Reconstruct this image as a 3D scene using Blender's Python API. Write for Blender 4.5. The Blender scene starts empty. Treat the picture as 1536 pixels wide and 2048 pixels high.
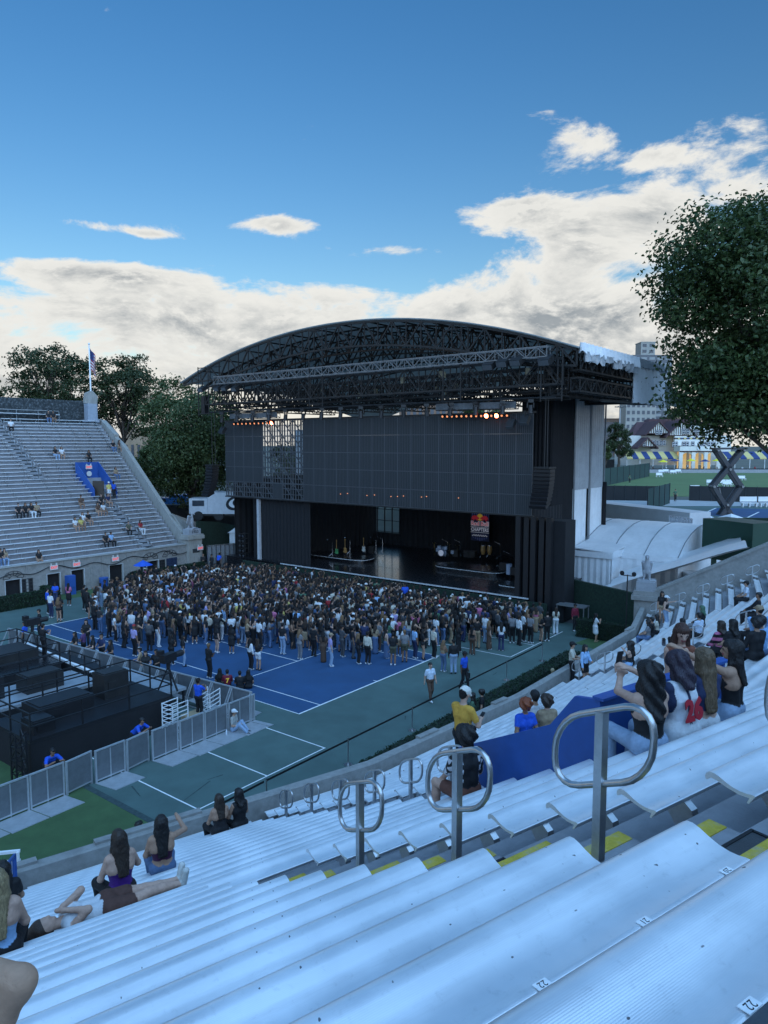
import bpy, bmesh, math, random
import numpy as np
from mathutils import Vector, Matrix
from math import sin, cos, pi, radians, atan2, hypot, sqrt, exp
R_ = random.Random(7)
S = bpy.context.scene
COL = S.collection
# ------------------------------------------------------------------ camera
# world: metres, x along the court baseline towards the stage, y across the field, z up, field at 0
CAM = np.array([-27.29, -21.58, 11.66]); HEAD = radians(37.79); FPX = 1446.0; PITCH = math.atan((1024-889.2)/FPX)
cd = bpy.data.cameras.new('camera'); cam = bpy.data.objects.new('camera', cd); COL.objects.link(cam)
cam.location = CAM; cam.rotation_euler = (pi/2-PITCH, 0, HEAD-pi/2)
cd.sensor_fit = 'VERTICAL'; cd.sensor_height = 24; cd.lens = FPX/2048*24; cd.clip_start = .05; cd.clip_end = 5000
S.camera = cam
# ------------------------------------------------------------------ world: evening sky with a low bank of cloud
SUN_EL, SUN_AZ = radians(14), HEAD+radians(205)
W = bpy.data.worlds.new('World'); S.world = W; W.use_nodes = True
class NG:
    def __init__(s, nt): s.nt = nt; s.n = nt.nodes; s.l = nt.links
    def node(s, t, **k):
        q = s.n.new(t)
        for a, b in k.items(): setattr(q, a, b)
        return q
    def put(s, v, sock):
        if isinstance(v, bpy.types.NodeSocket): s.l.new(v, sock)
        else: sock.default_value = v
    def m(s, op, a, b=0.0, c=0.0, clamp=False):
        q = s.node('ShaderNodeMath', operation=op, use_clamp=clamp)
        s.put(a, q.inputs[0]); s.put(b, q.inputs[1]); s.put(c, q.inputs[2]); return q.outputs[0]
    def ss(s, x, a, b):
        q = s.node('ShaderNodeMapRange', interpolation_type='SMOOTHSTEP'); s.put(x, q.inputs[0]); s.put(a, q.inputs[1]); s.put(b, q.inputs[2]); return q.outputs[0]
    def lin(s, x, a, b, c=0.0, d=1.0):
        q = s.node('ShaderNodeMapRange'); s.put(x, q.inputs[0]); q.inputs[1].default_value=a; q.inputs[2].default_value=b; q.inputs[3].default_value=c; q.inputs[4].default_value=d; return q.outputs[0]
    def mix(s, f, a, b, bt='MIX'):
        q = s.node('ShaderNodeMix', data_type='RGBA', blend_type=bt); s.put(f, q.inputs[0]); s.put(a, q.inputs[6]); s.put(b, q.inputs[7]); return q.outputs[2]
    def noise(s, vec, sc, det=4, rough=.55, lac=2.0, dist=0.0):
        q = s.node('ShaderNodeTexNoise'); s.put(vec, q.inputs['Vector']); q.inputs['Scale'].default_value=sc; q.inputs['Detail'].default_value=det
        q.inputs['Roughness'].default_value=rough; q.inputs['Lacunarity'].default_value=lac; q.inputs['Distortion'].default_value=dist; return q.outputs[0]
    def xyz(s, x, y, z):
        q = s.node('ShaderNodeCombineXYZ'); s.put(x, q.inputs[0]); s.put(y, q.inputs[1]); s.put(z, q.inputs[2]); return q.outputs[0]
def make_sky():
    nt = W.node_tree; nt.nodes.clear(); g = NG(nt)
    sky = g.node('ShaderNodeTexSky', sky_type='NISHITA'); sky.sun_disc = False
    sky.sun_elevation = SUN_EL; sky.sun_rotation = pi/2-SUN_AZ; sky.altitude = 30; sky.air_density = 1.15; sky.dust_density = .6; sky.ozone_density = 2.2
    tc = g.node('ShaderNodeTexCoord'); sep = g.node('ShaderNodeSeparateXYZ'); g.l.new(tc.outputs['Generated'], sep.inputs[0])
    x, y, z = sep.outputs
    c0, s0 = cos(HEAD), sin(HEAD)
    fx = g.m('ADD', g.m('MULTIPLY', x, c0), g.m('MULTIPLY', y, s0)); fy = g.m('SUBTRACT', g.m('MULTIPLY', y, c0), g.m('MULTIPLY', x, s0))
    az = g.m('ARCTAN2', fy, fx); el = g.m('ARCSINE', z)
    # seamless cloud coordinates: the direction itself, with height stretched
    def cl(off, sc, det, rough, lac=2.15, dist=.25):
        v = g.xyz(x, y, g.m('MULTIPLY', g.m('ADD', z, off), 2.3)); return g.noise(v, sc, det, rough, lac, dist)
    n1 = cl(0, 6.0, 10, .62); n1u = cl(.013, 6.0, 10, .62)
    def blob(a, e, wa, we, amp):
        da = g.m('DIVIDE', g.m('SUBTRACT', az, a), wa); de = g.m('DIVIDE', g.m('SUBTRACT', el, e), we)
        r = g.m('ADD', g.m('MULTIPLY', da, da), g.m('MULTIPLY', de, de)); return g.m('MULTIPLY', g.m('POWER', 2.718, g.m('MULTIPLY', r, -1.0)), amp)
    lown = g.noise(g.xyz(x, y, 0.0), 2.6, 2, .5)
    top = g.m('ADD', .200, g.m('MULTIPLY', g.m('SUBTRACT', lown, .5), .10))
    cov = g.m('ADD', g.m('MULTIPLY', g.ss(el, g.m('ADD', top, .055), g.m('SUBTRACT', top, .045)), .50), g.m('MULTIPLY', g.ss(el, .13, .05), .22))
    for b in [(-.28,.262,.17,.045,.40), (-.44,.295,.10,.042,.38), (-.25,.372,.050,.024,.44), (-.335,.345,.055,.014,.38), (-.16,.303,.085,.018,.40), (-.20,.405,.05,.008,.22), (-.42,.36,.07,.02,.22),
              (.136,.282,.065,.014,.42), (.075,.252,.09,.017,.42), (.40,.266,.10,.010,.42), (.38,.213,.14,.014,.38), (.30,.262,.06,.006,.24), (-.05,.255,.06,.010,.28),
              (-.85,.34,.3,.06,.34), (1.1,.33,.3,.05,.32), (2.4,.36,.4,.06,.32), (-2.2,.34,.4,.05,.32)]:
        cov = g.m('ADD', cov, blob(*b))
    nz = lambda n: g.m('SUBTRACT', g.m('ADD', g.m('MULTIPLY', g.m('SUBTRACT', n, .5), 1.5), cov), .26)
    dn = nz(n1); du = nz(n1u)
    alpha = g.ss(dn, -.03, .17)
    thick = g.ss(dn, .10, .46)
    lit = g.lin(g.m('SUBTRACT', dn, du), -.09, .10)
    fine = g.noise(g.xyz(x, y, g.m('MULTIPLY', z, 2.0)), 13, 6, .6)
    shade = g.m('MULTIPLY', thick, g.m('SUBTRACT', 1.0, g.m('MULTIPLY', lit, .9)), clamp=True)
    low = g.ss(el, .13, .03)
    shade = g.m('MULTIPLY', shade, g.m('SUBTRACT', 1.0, g.m('MULTIPLY', low, .45)))
    ccol = g.mix(g.m('MULTIPLY', shade, 1.15, clamp=True), (.70, .695, .66, 1), (.27, .30, .325, 1))
    ccol = g.mix(g.m('MULTIPLY', low, g.ss(fine, .45, .62)), ccol, (.74, .71, .62, 1))
    ccol = g.mix(g.m('MULTIPLY', g.ss(fine, .40, .7), .22), ccol, (.76, .75, .71, 1))
    skyc = g.node('ShaderNodeVectorMath', operation='SCALE'); g.l.new(sky.outputs[0], skyc.inputs[0]); skyc.inputs[3].default_value = SKY_K
    hs = g.node('ShaderNodeHueSaturation'); hs.inputs['Saturation'].default_value = 1.36; hs.inputs['Value'].default_value = 1.2; hs.inputs['Hue'].default_value = .508; g.l.new(skyc.outputs[0], hs.inputs['Color'])
    pale = g.mix(g.m('MULTIPLY', g.ss(el, .16, .02), .85), hs.outputs[0], (.42, .53, .63, 1))
    fin = g.mix(alpha, pale, ccol)
    bg = g.node('ShaderNodeBackground'); bg.inputs[1].default_value = 1.0; g.l.new(fin, bg.inputs[0])
    out = g.node('ShaderNodeOutputWorld'); g.l.new(bg.outputs[0], out.inputs[0])
SKY_K = .105
make_sky()
sl = bpy.data.lights.new('sun', 'SUN'); sun = bpy.data.objects.new('sun', sl); COL.objects.link(sun)
sl.energy = 4.0; sl.angle = radians(120); sl.color = (.32, .60, 1)   # open shade: the broad blue light of the sky overhead
sun.rotation_euler = Vector((cos(SUN_AZ)*cos(radians(42)), sin(SUN_AZ)*cos(radians(42)), sin(radians(42)))).to_track_quat('Z', 'Y').to_euler()
sun.location = (-40, -40, 60)
vs = S.view_settings; vs.view_transform = 'Standard'; vs.look = 'None'; vs.exposure = .28; vs.gamma = 1; vs.use_curve_mapping = False
S.render.engine = 'CYCLES'; S.cycles.max_bounces = 6; S.cycles.transparent_max_bounces = 8
# ------------------------------------------------------------------ pixel helpers (1536x2048 picture -> point on a plane of the place)
def cray(u, v):
    f = np.array([cos(HEAD)*cos(PITCH), sin(HEAD)*cos(PITCH), -sin(PITCH)]); r = np.array([sin(HEAD), -cos(HEAD), 0.]); up = np.cross(r, f)
    return f + r*(u-768)/FPX - up*(v-1024)/FPX
def G(u, v, z=0.): d = cray(u, v); return CAM+d*((z-CAM[2])/d[2])
def VX(u, v, X): d = cray(u, v); return CAM+d*((X-CAM[0])/d[0])
def VY(u, v, Y): d = cray(u, v); return CAM+d*((Y-CAM[1])/d[1])
def AT(u, v, dep): return CAM+cray(u, v)*dep          # at a depth along the view axis
def px(p):
    f = np.array([cos(HEAD)*cos(PITCH), sin(HEAD)*cos(PITCH), -sin(PITCH)]); r = np.array([sin(HEAD), -cos(HEAD), 0.]); up = np.cross(r, f)
    d = np.asarray(p, float)-CAM; z = d@f; return 768+FPX*(d@r)/z, 1024-FPX*(d@up)/z
# ------------------------------------------------------------------ materials
MATS = {}
def mat(name, col=(.5,.5,.5), rough=.7, metal=0., var=.12, vs_=3., bump=0., bs=40., spec=.5, emit=None, es=0., det=4, col2=None, c2s=.6, alpha=1., stretch=None, coat=0.):
    if name in MATS: return MATS[name]
    m = bpy.data.materials.new(name); m.use_nodes = True; nt = m.node_tree; g = NG(nt); b = nt.nodes['Principled BSDF']
    b.inputs['Roughness'].default_value = rough; b.inputs['Metallic'].default_value = metal; b.inputs['Specular IOR Level'].default_value = spec; b.inputs['Coat Weight'].default_value = coat
    c = (*col, 1)
    tc = g.node('ShaderNodeTexCoord').outputs['Object']
    if stretch:
        mp = g.node('ShaderNodeMapping'); mp.inputs['Scale'].default_value = stretch; g.l.new(tc, mp.inputs[0]); tc = mp.outputs[0]
    if var or col2:
        n = g.noise(tc, vs_, det, .6)
        if col2: cc = g.mix(g.ss(n, c2s-.12, c2s+.12), c, (*col2, 1))
        else: cc = col
        n2 = g.noise(tc, vs_*5.3, 3, .6)
        f = g.m('ADD', g.lin(n, .25, .75, 1-var, 1+var), g.lin(n2, .25, .75, -var*.5, var*.5))
        hv = g.node('ShaderNodeVectorMath', operation='SCALE'); g.put(cc, hv.inputs[0]); g.l.new(f, hv.inputs[3])
        g.l.new(hv.outputs[0], b.inputs['Base Color'])
        g.l.new(g.lin(n2, .2, .8, max(.02, rough-.08), min(1, rough+.08)), b.inputs['Roughness'])
    else: b.inputs['Base Color'].default_value = c
    if bump:
        bn = g.node('ShaderNodeBump'); bn.inputs['Strength'].default_value = bump; bn.inputs['Distance'].default_value = .02
        g.l.new(g.noise(tc, bs, 4, .6), bn.inputs['Height']); g.l.new(bn.outputs[0], b.inputs['Normal'])
    if emit: b.inputs['Emission Color'].default_value = (*emit, 1); b.inputs['Emission Strength'].default_value = es
    if alpha < 1: b.inputs['Alpha'].default_value = alpha
    MATS[name] = m; return m
# ------------------------------------------------------------------ mesh builder
class MB:
    def __init__(s): s.v = []; s.f = []; s.mi = []; s.cur = 0
    def add(s, vs, fs):
        o = len(s.v); s.v += [tuple(map(float, p)) for p in vs]; s.f += [tuple(i+o for i in f) for f in fs]; s.mi += [s.cur]*len(fs); return s
    def box(s, c, d, rz=0., M=None):
        hx, hy, hz = d[0]/2, d[1]/2, d[2]/2; ca, sa = cos(rz), sin(rz); vs = []
        for dz in (-hz, hz):
            for dx, dy in ((-hx,-hy),(hx,-hy),(hx,hy),(-hx,hy)):
                vs.append((c[0]+dx*ca-dy*sa, c[1]+dx*sa+dy*ca, c[2]+dz))
        if M is not None: vs = [tuple(M @ Vector(p)) for p in vs]
        return s.add(vs, [(3,2,1,0),(4,5,6,7),(0,1,5,4),(1,2,6,5),(2,3,7,6),(3,0,4,7)])
    def bar(s, a, b, w, h=None, up=(0,0,1)):
        a = Vector(a); b = Vector(b); d = (b-a); L = d.length
        if L < 1e-6: return s
        d /= L; u = Vector(up); u = (u-d*u.dot(d))
        if u.length < 1e-4: u = Vector((1,0,0)); u = u-d*u.dot(d)
        u.normalize(); r = d.cross(u); h = h or w; vs = []
        for p in (a, b):
            for q, t in ((-1,-1),(1,-1),(1,1),(-1,1)): vs.append(p+r*(q*w/2)+u*(t*h/2))
        return s.add(vs, [(3,2,1,0),(4,5,6,7),(0,1,5,4),(1,2,6,5),(2,3,7,6),(3,0,4,7)])
    def cyl(s, a, b, r0, r1=None, n=8, cap=True):
        r1 = r0 if r1 is None else r1; a = Vector(a); b = Vector(b); d = (b-a).normalized(); u = d.orthogonal().normalized(); w = d.cross(u); vs = []
        for p, r in ((a, r0), (b, r1)):
            for i in range(n): t = 2*pi*i/n; vs.append(p+u*(r*cos(t))+w*(r*sin(t)))
        fs = [(i, (i+1)%n, n+(i+1)%n, n+i) for i in range(n)]
        if cap: fs += [tuple(range(n-1,-1,-1)), tuple(range(n, 2*n))]
        return s.add(vs, fs)
    def tube(s, pts, r, n=8, closed=False, rs=None):
        P = [Vector(p) for p in pts]; k = len(P); vs = []; up = None
        for i in range(k):
            a = P[(i-1)%k] if (closed or i > 0) else P[i]; b = P[(i+1)%k] if (closed or i < k-1) else P[i]
            d = (b-a).normalized()
            u = d.orthogonal().normalized() if up is None else (up-d*up.dot(d)).normalized()
            up = u; w = d.cross(u); rr = rs[i] if rs else r
            for j in range(n): t = 2*pi*j/n; vs.append(P[i]+u*(rr*cos(t))+w*(rr*sin(t)))
        fs = []
        for i in range(k if closed else k-1):
            for j in range(n): fs.append((i*n+j, i*n+(j+1)%n, ((i+1)%k)*n+(j+1)%n, ((i+1)%k)*n+j))
        if not closed: fs += [tuple(range(n-1,-1,-1)), tuple(range((k-1)*n, k*n))]
        return s.add(vs, fs)
    def ball(s, c, r, n=8, m=6, sc=(1,1,1)):
        vs = [(c[0], c[1], c[2]-r*sc[2])]; 
        for i in range(1, m):
            a = -pi/2+pi*i/m
            for j in range(n): t = 2*pi*j/n; vs.append((c[0]+r*sc[0]*cos(a)*cos(t), c[1]+r*sc[1]*cos(a)*sin(t), c[2]+r*sc[2]*sin(a)))
        vs.append((c[0], c[1], c[2]+r*sc[2])); fs = [(0, 1+(j+1)%n, 1+j) for j in range(n)]
        for i in range(m-2):
            for j in range(n): a = 1+i*n; fs.append((a+j, a+(j+1)%n, a+n+(j+1)%n, a+n+j))
        e = len(vs)-1; a = 1+(m-2)*n; fs += [(a+j, a+(j+1)%n, e) for j in range(n)]
        return s.add(vs, fs)
    def quad(s, a, b, c, d): return s.add([a,b,c,d], [(0,1,2,3)])
    def prism(s, poly, off):
        # poly: list of 3D points (one planar outline), off: extrusion vector
        n = len(poly); o = Vector(off); vs = [Vector(p) for p in poly]+[Vector(p)+o for p in poly]
        return s.add(vs, [tuple(range(n-1,-1,-1)), tuple(range(n, 2*n))]+[(i, (i+1)%n, n+(i+1)%n, n+i) for i in range(n)])
    def sweep(s, prof, a, b, side, up=(0,0,1)):
        # prof: closed list (w,h) swept from a to b; w along 'side', h along up
        a = Vector(a); b = Vector(b); sd = Vector(side); u = Vector(up); n = len(prof)
        vs = [a+sd*w+u*h for w, h in prof]+[b+sd*w+u*h for w, h in prof]
        return s.add(vs, [(i, (i+1)%n, n+(i+1)%n, n+i) for i in range(n)]+[tuple(range(n-1,-1,-1)), tuple(range(n, 2*n))])
    def mesh(s, name, mats, off=(0,0,0), smooth=False):
        me = bpy.data.meshes.new(name); o = Vector(off)
        me.from_pydata([tuple(Vector(p)-o) for p in s.v], [], s.f)
        for m in (mats if isinstance(mats, (list, tuple)) else [mats]): me.materials.append(m)
        if isinstance(mats, (list, tuple)): me.polygons.foreach_set('material_index', s.mi)
        bm = bmesh.new(); bm.from_mesh(me); bmesh.ops.recalc_face_normals(bm, faces=bm.faces); bm.to_mesh(me); bm.free()
        if smooth: me.polygons.foreach_set('use_smooth', [True]*len(me.polygons))
        return me
def link(o, parent=None):
    COL.objects.link(o)
    if parent is not None: o.parent = parent
    return o
def tag(o, label=None, cat=None, group=None, kind=None):
    if label: o['label'] = label
    if cat: o['category'] = cat
    if group: o['group'] = group
    if kind: o['kind'] = kind
    return o
def thing(name, label, cat, loc=(0,0,0), rz=0., group=None):
    o = bpy.data.objects.new(name, None); o.location = loc; o.rotation_euler = (0,0,rz); o.empty_display_size = .2; link(o); return tag(o, label, cat, group)
def part(name, mb, m, parent=None, world=True, smooth=False):
    off = tuple(parent.location) if (parent is not None and world and parent.type == 'EMPTY') else (0,0,0)
    if parent is not None and world and parent.parent is not None: off = tuple(Vector(parent.location)+Vector(parent.parent.location))
    me = mb if isinstance(mb, bpy.types.Mesh) else mb.mesh(name, m, off, smooth)
    return link(bpy.data.objects.new(name, me), parent)
def solo(name, mb, m, label, cat, group=None, smooth=False, kind=None):
    # a thing that is a single mesh: origin at the middle of its footprint
    a = np.array(mb.v); o = ((a[:,0].min()+a[:,0].max())/2, (a[:,1].min()+a[:,1].max())/2, a[:,2].min())
    ob = bpy.data.objects.new(name, mb.mesh(name, m, o, smooth)); ob.location = o; link(ob); return tag(ob, label, cat, group, kind)
def struct(name, mb, m, smooth=False):
    o = bpy.data.objects.new(name, mb.mesh(name, m, (0,0,0), smooth)); link(o); o['kind'] = 'structure'; return o
def text_mesh(txt, size=1., ext=.004, align='CENTER', bold=0.):
    c = bpy.data.curves.new('lettering', 'FONT'); c.body = txt; c.size = size; c.extrude = ext; c.align_x = align; c.align_y = 'CENTER'; c.offset = bold; c.resolution_u = 2
    o = bpy.data.objects.new('lettering', c); COL.objects.link(o); dg = bpy.context.evaluated_depsgraph_get()
    me = bpy.data.meshes.new_from_object(o.evaluated_get(dg)); COL.objects.unlink(o); bpy.data.objects.remove(o); bpy.data.curves.remove(c); return me
def lettering(txt, size, origin, right, up, m, parent, ext=.004, bold=0., name='lettering', local=None, fit=None):
    me = text_mesh(txt, size, ext, 'CENTER', bold); me.materials.clear(); me.materials.append(m)
    r = Vector(right).normalized(); u = Vector(up).normalized(); n = r.cross(u)
    n_ = len(me.vertices); co = np.empty(n_*3, np.float32); me.vertices.foreach_get('co', co); co = co.reshape(-1,3)
    w = co[:,0].max()-co[:,0].min(); k = fit/w if fit else 1.
    off = Vector(origin)-(Vector(parent.location)+(Vector(parent.parent.location) if parent.parent else Vector()) if local is None else Vector())
    out = np.outer(co[:,0]*k, r)+np.outer(co[:,1], u)+np.outer(co[:,2], n)+np.array(off); me.vertices.foreach_set('co', out.astype(np.float32).ravel())
    return link(bpy.data.objects.new(name, me), parent)
def leafquads(pts, nrm, size, rng, jit=.7, fold=.25):
    # many small folded leaves: two triangles each, random turn; returns a mesh without materials
    n = len(pts); P = np.asarray(pts, np.float64); N = np.asarray(nrm, np.float64)+rng.normal(0, jit, (n,3)); N /= np.linalg.norm(N, axis=1)[:,None]+1e-9
    A = np.cross(N, rng.normal(0, 1, (n,3))); A /= np.linalg.norm(A, axis=1)[:,None]+1e-9; Bq = np.cross(N, A)
    s = (np.asarray(size)*rng.uniform(.6, 1.35, n))[:,None]
    v = np.empty((n,4,3)); v[:,0] = P-A*s*.6; v[:,1] = P+Bq*s*.36+N*s*fold; v[:,2] = P+A*s*.6; v[:,3] = P-Bq*s*.36+N*s*fold
    me = bpy.data.meshes.new('leaves'); me.vertices.add(n*4); me.vertices.foreach_set('co', v.astype(np.float32).ravel())
    me.loops.add(n*6); me.polygons.add(n*2)
    i = np.arange(n)[:,None]*4; t = np.concatenate([i+0, i+1, i+2, i+0, i+2, i+3], 1)
    me.loops.foreach_set('vertex_index', t.astype(np.int32).ravel()); me.polygons.foreach_set('loop_start', np.arange(0, n*6, 3, dtype=np.int32))
    me.update(calc_edges=True); me.validate(); return me
def leafmat(name, c1, c2, rough=.55):
    if name in MATS: return MATS[name]
    m = bpy.data.materials.new(name); m.use_nodes = True; nt = m.node_tree; g = NG(nt); b = nt.nodes['Principled BSDF']
    tc = g.node('ShaderNodeTexCoord').outputs['Object']; n = g.noise(tc, .9, 3, .6); n2 = g.noise(tc, 9., 2, .6)
    c = g.mix(g.ss(g.m('ADD', g.m('MULTIPLY', n, .5), g.m('MULTIPLY', n2, .5)), .38, .62), (*c1, 1), (*c2, 1)); g.l.new(c, b.inputs['Base Color'])
    b.inputs['Roughness'].default_value = rough; b.inputs['Specular IOR Level'].default_value = .4
    tr = g.node('ShaderNodeBsdfTranslucent'); g.l.new(c, tr.inputs[0]); mx = g.node('ShaderNodeMixShader'); mx.inputs[0].default_value = .25
    g.l.new(b.outputs[0], mx.inputs[1]); g.l.new(tr.outputs[0], mx.inputs[2]); g.l.new(mx.outputs[0], nt.nodes['Material Output'].inputs[0])
    MATS[name] = m; return m
NPR = np.random.default_rng(11)
# ------------------------------------------------------------------ bodies: smooth union of tapered limbs -> one continuous surface
def sdf_surface(prims, res, k=.03, pad=.03):
    P0 = np.array([p[0] for p in prims], float); P1 = np.array([p[1] for p in prims], float); Ra = np.array([p[2] for p in prims], float); Rb = np.array([p[3] for p in prims], float)
    rm = np.maximum(Ra, Rb)[:,None]; lo = np.minimum(P0-rm, P1-rm).min(0)-pad-res; hi = np.maximum(P0+rm, P1+rm).max(0)+pad+res
    n = np.ceil((hi-lo)/res).astype(int)+1; F = np.full(n, .5, np.float32)
    for a, b, ra, rb in zip(P0, P1, Ra, Rb):
        m = max(ra, rb)+k+2*res; l = np.maximum(((np.minimum(a, b)-m-lo)/res).astype(int), 0); h = np.minimum(((np.maximum(a, b)+m-lo)/res).astype(int)+2, n)
        gx, gy, gz = [(lo[q]+res*np.arange(l[q], h[q])).astype(np.float32) for q in range(3)]
        d = b-a; L2 = max(float(d@d), 1e-9); X = (gx-a[0])[:,None,None]; Y = (gy-a[1])[None,:,None]; Z = (gz-a[2])[None,None,:]
        t = np.clip((X*d[0]+Y*d[1]+Z*d[2])/L2, 0, 1)
        D = np.sqrt((X-t*d[0])**2+(Y-t*d[1])**2+(Z-t*d[2])**2)-(ra+t*(rb-ra))
        s = F[l[0]:h[0], l[1]:h[1], l[2]:h[2]]; hh = np.clip(.5+.5*(s-D)/k, 0, 1); F[l[0]:h[0], l[1]:h[1], l[2]:h[2]] = s*(1-hh)+D*hh-k*hh*(1-hh)
    ins = F < 0; c = np.zeros(n-1, np.int8); off = [(i, j, q) for i in (0,1) for j in (0,1) for q in (0,1)]
    sl = lambda A, o: A[o[0]:A.shape[0]-1+o[0], o[1]:A.shape[1]-1+o[1], o[2]:A.shape[2]-1+o[2]]
    for o in off: c += sl(ins, o)
    act = (c > 0) & (c < 8); idx = -np.ones(act.shape, np.int32); ii = np.argwhere(act); idx[act] = np.arange(len(ii))
    V = np.zeros((len(ii), 3)); C = np.zeros(len(ii))
    for o in off:
        for ax in range(3):
            if o[ax]: continue
            o2 = list(o); o2[ax] = 1; f0 = F[ii[:,0]+o[0], ii[:,1]+o[1], ii[:,2]+o[2]]; f1 = F[ii[:,0]+o2[0], ii[:,1]+o2[1], ii[:,2]+o2[2]]
            x = (f0 < 0) != (f1 < 0); t = np.where(x, f0/np.where(np.abs(f0-f1) < 1e-9, 1, f0-f1), 0)
            q = np.array(o, float)[None].repeat(len(ii), 0); q[:,ax] = t; V += q*x[:,None]; C += x
    V = lo+(ii+V/np.maximum(C, 1)[:,None])*res
    faces = []
    for ax in range(3):
        a, b = (ax+1)%3, (ax+2)%3; s0 = [slice(None)]*3; s1 = [slice(None)]*3; s0[ax] = slice(0,-1); s1[ax] = slice(1,None)
        e = np.argwhere(ins[tuple(s0)] != ins[tuple(s1)]); e = e[(e[:,a] > 0) & (e[:,b] > 0) & (e[:,a] < n[a]-1) & (e[:,b] < n[b]-1)]
        if not len(e): continue
        def cell(da, db): q = e.copy(); q[:,a] -= da; q[:,b] -= db; return idx[q[:,0], q[:,1], q[:,2]]
        quad = np.stack([cell(1,1), cell(0,1), cell(0,0), cell(1,0)], 1); flip = ~ins[e[:,0], e[:,1], e[:,2]]; quad[flip] = quad[flip][:,::-1]; faces.append(quad)
    Fq = np.concatenate(faces); Fq = Fq[(Fq >= 0).all(1)]
    return V, Fq
def prim_ids(V, prims):
    best = np.full(len(V), 9.); bi = np.zeros(len(V), int)
    for j, p in enumerate(prims):
        a = np.array(p[0], float); d = np.array(p[1], float)-a; q = V-a; t = np.clip(q@d/max(d@d, 1e-9), 0, 1); D = np.linalg.norm(q-t[:,None]*d, axis=1)-(p[2]+t*(p[3]-p[2])); m = D < best; best[m] = D[m]; bi[m] = j
    return bi
def raw_mesh(name, V, Fq, col=None, m=None):
    me = bpy.data.meshes.new(name); me.vertices.add(len(V)); me.vertices.foreach_set('co', V.astype(np.float32).ravel())
    me.loops.add(len(Fq)*4); me.polygons.add(len(Fq)); me.loops.foreach_set('vertex_index', Fq.astype(np.int32).ravel()); me.polygons.foreach_set('loop_start', np.arange(0, len(Fq)*4, 4, dtype=np.int32))
    me.update(calc_edges=True); me.polygons.foreach_set('use_smooth', np.ones(len(Fq), bool))
    if col is not None:
        at = me.color_attributes.new('Col', 'FLOAT_COLOR', 'POINT'); at.data.foreach_set('color', np.concatenate([col, np.ones((len(col),1))], 1).astype(np.float32).ravel())
    if m: me.materials.append(m)
    return me
def person_mat():
    m = bpy.data.materials.new('skin and cloth'); m.use_nodes = True; g = NG(m.node_tree); b = m.node_tree.nodes['Principled BSDF']
    at = g.node('ShaderNodeAttribute', attribute_name='Col'); tc = g.node('ShaderNodeTexCoord').outputs['Object']
    n = g.noise(tc, 22., 3, .6); v = g.node('ShaderNodeVectorMath', operation='SCALE'); g.l.new(at.outputs[0], v.inputs[0]); g.l.new(g.lin(n, .25, .75, .86, 1.14), v.inputs[3]); g.l.new(v.outputs[0], b.inputs['Base Color'])
    b.inputs['Roughness'].default_value = .72; b.inputs['Specular IOR Level'].default_value = .35
    bp = g.node('ShaderNodeBump'); bp.inputs['Strength'].default_value = .7; bp.inputs['Distance'].default_value = .02; g.l.new(g.noise(tc, 10., 4, .55, dist=.8), bp.inputs['Height']); g.l.new(bp.outputs[0], b.inputs['Normal']); return m
m_person = person_mat()
def sdf_mesh_obj(name, prims, res, pal, parent, k=.03, m=None, colfn=None):
    V, Fq = sdf_surface(prims, res, k); col = None
    if m is None:
        ids = prim_ids(V, prims); tab = np.array([pal[p[4]] for p in prims], float); col = tab[ids]
        if colfn: col = colfn(V, [prims[j][4] for j in ids], col)
    return link(bpy.data.objects.new(name, raw_mesh(name, V, Fq, col, m or m_person)), parent)
def hair_mat():
    m = bpy.data.materials.new('hair'); m.use_nodes = True; g = NG(m.node_tree); b = m.node_tree.nodes['Principled BSDF']
    at = g.node('ShaderNodeAttribute', attribute_name='Col'); tc = g.node('ShaderNodeTexCoord').outputs['Object']; mp = g.node('ShaderNodeMapping'); mp.inputs['Scale'].default_value = (1,1,.09); g.l.new(tc, mp.inputs[0])
    n = g.noise(mp.outputs[0], 120., 3, .6, dist=.5); v = g.node('ShaderNodeVectorMath', operation='SCALE'); g.l.new(at.outputs[0], v.inputs[0]); g.l.new(g.lin(n, .3, .7, .5, 1.6), v.inputs[3]); g.l.new(v.outputs[0], b.inputs['Base Color'])
    b.inputs['Roughness'].default_value = .45; bp = g.node('ShaderNodeBump'); bp.inputs['Strength'].default_value = .8; bp.inputs['Distance'].default_value = .012; g.l.new(n, bp.inputs['Height']); g.l.new(bp.outputs[0], b.inputs['Normal']); return m
m_hair = hair_mat()
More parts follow.
